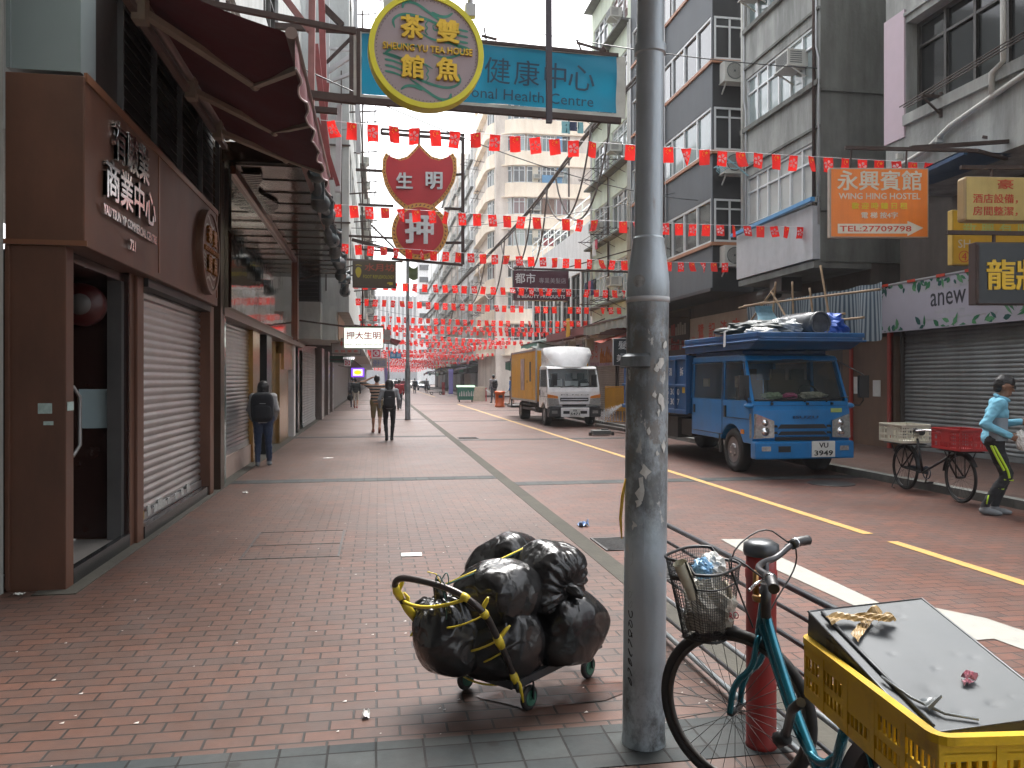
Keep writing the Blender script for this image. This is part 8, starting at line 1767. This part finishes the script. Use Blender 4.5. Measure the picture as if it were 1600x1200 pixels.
b = MB(); b.grid(lambda u, v: V((q.x-.66+1.32*u, q.y-.52+1.04*v, 1.06+.14*sin(pi*v))), 3, 10); b.box(q.x-.66, q.x+.66, q.y-.52, q.y+.52, 1.03, 1.07); b.done('lid', mat('bin_lid', (.14, .3, .17), .5), gb)
for sx in (-1, 1): MB().cyl((q.x+sx*.45-.04, q.y-.25, .09), (q.x+sx*.45+.04, q.y-.25, .09), .09, 14).done('wheel', M_rubber, gb)
b = MB()
for i in range(9): x = q.x-.48+.12*i; b.add([(x, q.y-.45-.03, .42), (x+.06, q.y-.45-.03, .42), (x+.05, q.y-.47-.015, .66+.08*(i % 3)), (x+.02, q.y-.47-.015, .72+.08*(i % 2))], [(0, 1, 2, 3)])
b.done('marking', M_lettw, gb)
pt = onZ(742, 627); MB().box(pt.x-.1, pt.x+.75, pt.y, pt.y+.5, 0, 1.05).done('cream_planter', mat('planter_cream', (.5, .42, .33), .7), None, label='cream rendered block beside the green refuse bin', cat='planter')
MB().box(pt.x+.78, pt.x+.86, pt.y-.1, pt.y-.02, 0, 1.0).done('red_post', mat('post_red', (.35, .02, .02), .5), None, label='thin red post right of the cream block', cat='post')
b = MB(); p0 = V((pt.x+.82, pt.y-.06, .85)); b.tube([p0.lerp(V((8.6, 52.3, .9)), u)-V((0, 0, .35*4*u*(1-u))) for u in np.linspace(0, 1, 12)], .025, 5); b.done('chain', M_ltgrey, None, label='sagging chain running from the thin red post', cat='chain')
M_pur = mat('banner_purple', (.2, .18, .48), .6, var=.1)
def vbanner(label, px, py, h, w, lean, rot):
    q = onZ(px, py); t = T('purple_banner', label, 'banner', q); b = MB(); b.grid(lambda u, v: V((q.x+(u-.5)*w+lean*v, q.y+.05*sin(v*4), .15+h*v)), 4, 10); o = b.done('cloth', M_pur, t); sd_ = o.modifiers.new('thick', 'SOLIDIFY'); sd_.thickness = .02; MB().tube([(q.x-w/2, q.y+.03, 0), (q.x-w/2+lean, q.y+.03, .2+h)], .02, 6).box(q.x-w/2-.15, q.x+w/2+.1, q.y-.15, q.y+.2, 0, .05).done('stand', M_ltgrey, t); return t
vbanner('upright purple banner standing by the road left of the green refuse bin', 704.5, 618, 2.45, .45, 0, 0)
t = vbanner('leaning purple banner behind the cream block', 748, 606, 1.95, .62, -.35, 0)
vbanner('narrow purple banner standing on the left pavement behind the man in the striped shirt', 604, 612, 3.2, .4, -.12, 0)
# hand barrow
hq = onZ(681, 617); t = T('hand_barrow', 'low hand barrow parked left of the purple banner in the distance', 'barrow', hq); MB().box(hq.x-.7, hq.x+.7, hq.y-.3, hq.y+.3, .25, .32).done('deck', M_chass, t)
for sx in (-1, 1): MB().torus((hq.x+sx*.45, hq.y-.3, .16), (0, 1, 0), .12, .04, 16, 6).done('wheel', M_rubber, t)
MB().box(hq.x+.62, hq.x+.92, hq.y-.1, hq.y+.2, 0, 1.3).done('red_drum', mat('drum_red', (.25, .03, .03), .5), None, label='dark red box standing beside the hand barrow', cat='box')
# cars
def car(label, x, y, m, rz=0):
    t = T('parked_car', label, 'car', (x, y, 0), rz); W_ = .85
    prof = [(-2.1, .35), (-2.12, .75), (-1.25, .92), (-.7, 1.4), (.9, 1.45), (1.6, 1.0), (2.1, .9), (2.1, .35)]
    b = MB(); b.prism(prof, lambda a, z, n: V((n, a, z)), -W_, W_); b.done('body', m, t, w=False, bevel=.06)
    b = MB(); b.add([(-.72, -1.24, .95), (.72, -1.24, .95), (.62, -.74, 1.36), (-.62, -.74, 1.36)], [(0, 1, 2, 3)]); 
    for s in (-1, 1): b.add([(s*.857, -.95, .95), (s*.857, 1.4, .98), (s*.857, .85, 1.38), (s*.857, -.6, 1.35)], [(0, 1, 2, 3)])
    b.v = [(x_, y_-.012, z_+.012) for x_, y_, z_ in b.v]; b.done('window', M_glassd, t, w=False)
    for sx in (-1, 1):
        for sy in (-1.35, 1.3): MB().lathe([(.0, -.1), (.3, -.1), (.31, 0), (.3, .1), (0, .1)], (sx*.78, sy, .31), 20, axis=(1, 0, 0)).done('wheel', M_rubber, t, w=False)
        MB().box(sx*.6-.18, sx*.6+.18, -2.14, -2.1, .62, .75).done('headlight', M_lens, t, w=False)
    return t
car('silver blue car parked far down the street', 6.4, 118, mat('car_blue', (.2, .26, .33), .3, coat=.5), radians(8)); car('white van-like car behind the silver blue car', 5.6, 140, M_tw); car('dark car at the far end of the road', 7.0, 150, mat('car_dark', (.05, .05, .06), .3, coat=.5)); car('white car farthest away at the left of the road', 3.2, 170, M_tw)
# yellow barriers and debris near the white truck
for i, (x, y, lab) in enumerate(((8.0, 27.6, 'yellow work-site barrier right of the white truck, left panel'), (9.35, 26.2, 'yellow work-site barrier partly hidden behind the lamp post'))):
    t = T('site_barrier', lab, 'barrier', (x, y, .0)); M_by = mat('barrier_yellow', (.5, .24, .01), .5, var=.15, dirt=.3, dcol=(.2, .1, .02)); MB().box(x, x+1.25, y-.01, y+.02, .55, 1.35).done('panel', M_by, t)
    b = MB(); 
    for xx in (x, x+.62, x+1.22): b.box(xx, xx+.04, y-.035, y-.012, .0, 1.38)
    for z in (.1, .5, .94, 1.36): b.box(x, x+1.26, y-.055, y-.036, z, z+.03)
    for xx in np.arange(x+.08, x+1.2, .11): b.box(xx, xx+.012, y-.03, y-.015, .12, .5)
    b.done('frame', M_by, t)
q = onZ(942, 681); t = T('concrete_block', 'low grey concrete block with lifting lugs lying in the road before the yellow barrier', 'block', q); MB().box(q.x-.28, q.x+.25, q.y, q.y+.35, .03, .16).done('body', M_kerb, t, bevel=.02); MB().box(q.x-.38, q.x-.3, q.y+.1, q.y+.18, 0, .1).box(q.x+.3, q.x+.37, q.y+.1, q.y+.18, 0, .1).box(q.x+.0, q.x+.2, q.y+.1, q.y+.2, .16, .2).done('lug', M_dframe, t)
b = MB(); b.bar(onZ(932, 664, .12), onZ(978, 672, .12), .12, .1); b.bar(onZ(932, 664, .2), onZ(978, 671, .2), .04); b.done('steel_rail', M_dframe, None, label='dark steel rail lying along the kerb before the yellow barrier', cat='rail')
b = MB(); rr = random.Random(12); p, q = onZ(972, 632, 1.0), V((8.0, 26.9, .55)); p = onY(972, 632, 26.3)
for i in range(1500):
    u = rr.random()**.8; r_ = .03+.28*u; c = p.lerp(onY(938, 652, 27), u)+V((rr.gauss(0, r_*.3), rr.gauss(0, r_*.3), rr.gauss(0, r_*.35))); s = rr.uniform(.004, .012); b.add([c+V((-s, 0, -s)), c+V((s, 0, -s)), c+V((0, 0, s))], [(0, 1, 2)])
b.done('water_spray', mat('water_droplets', (.75, .77, .78), .2), None, label='fine spray of water drifting in front of the yellow barrier', cat='water spray', kind='stuff')

# stalls, awnings and shop boards along the far right-hand ground floors
rr = random.Random(21)
cols_ = [('green', (.012, .09, .055)), ('dark blue', (.015, .04, .12)), ('dull red', (.2, .03, .03)), ('grey', (.2, .2, .2)), ('brown', (.14, .08, .05)), ('pale green', (.2, .34, .26)), ('cream', (.5, .44, .35))]
Y = 85.0; i = 0
while Y < 150:
    w = rr.uniform(4, 7.5); n_, c_ = cols_[i % 7]; m = mat('stall_'+n_.replace(' ', '_'), c_, .75, var=.2)
    awning(n_+' awning over the far shops, '+('the %s beyond the cream corner block' % ('first', 'second', 'third', 'fourth', 'fifth', 'sixth', 'seventh', 'eighth', 'ninth', 'tenth', 'eleventh', 'twelfth', 'thirteenth', 'fourteenth')[i]), Y, Y+w-.3, 11, rr.uniform(8.2, 9.4), 3.3, rr.uniform(2.4, 2.9), m, m, .3, i)
    MB().box(10.9, 11.0, Y+.2, Y+w-.5, .12, 2.3).done('shuttered_shop', [M_shut2, M_ltgrey, M_beige, M_walldk][i % 4], None, label='far shuttered shop under the '+n_+' awning, '+('first', 'second', 'third', 'fourth', 'fifth', 'sixth', 'seventh', 'eighth', 'ninth', 'tenth', 'eleventh', 'twelfth', 'thirteenth', 'fourteenth')[i]+' beyond the cream corner block', cat='shop')
    if i % 2 == 0: MB().box(9.6, 9.7, Y+.3, Y+2.3, 3.3, 4.1).done('shop_board', mat('board_'+str(i % 5), [(.45, .05, .05), (.5, .45, .3), (.05, .15, .35), (.55, .4, .05), (.5, .5, .48)][i % 5], .5), None, label='small coloured shop board above the far '+n_+' awning', cat='shop sign')
    Y += w; i += 1

hz = bpy.data.materials.new('street_haze'); hz.use_nodes = True; nt = hz.node_tree; nt.nodes.clear(); o_ = N(nt, 'ShaderNodeOutputMaterial'); v_ = N(nt, 'ShaderNodeVolumePrincipled'); v_.inputs['Color'].default_value = (.93, .95, 1, 1); v_.inputs['Density'].default_value = .0005; v_.inputs['Anisotropy'].default_value = .2; nt.links.new(v_.outputs[0], o_.inputs['Volume'])
MB().box(-420, 420, -85, 910, -1.6, 42).done('haze', hz, kind='stuff')
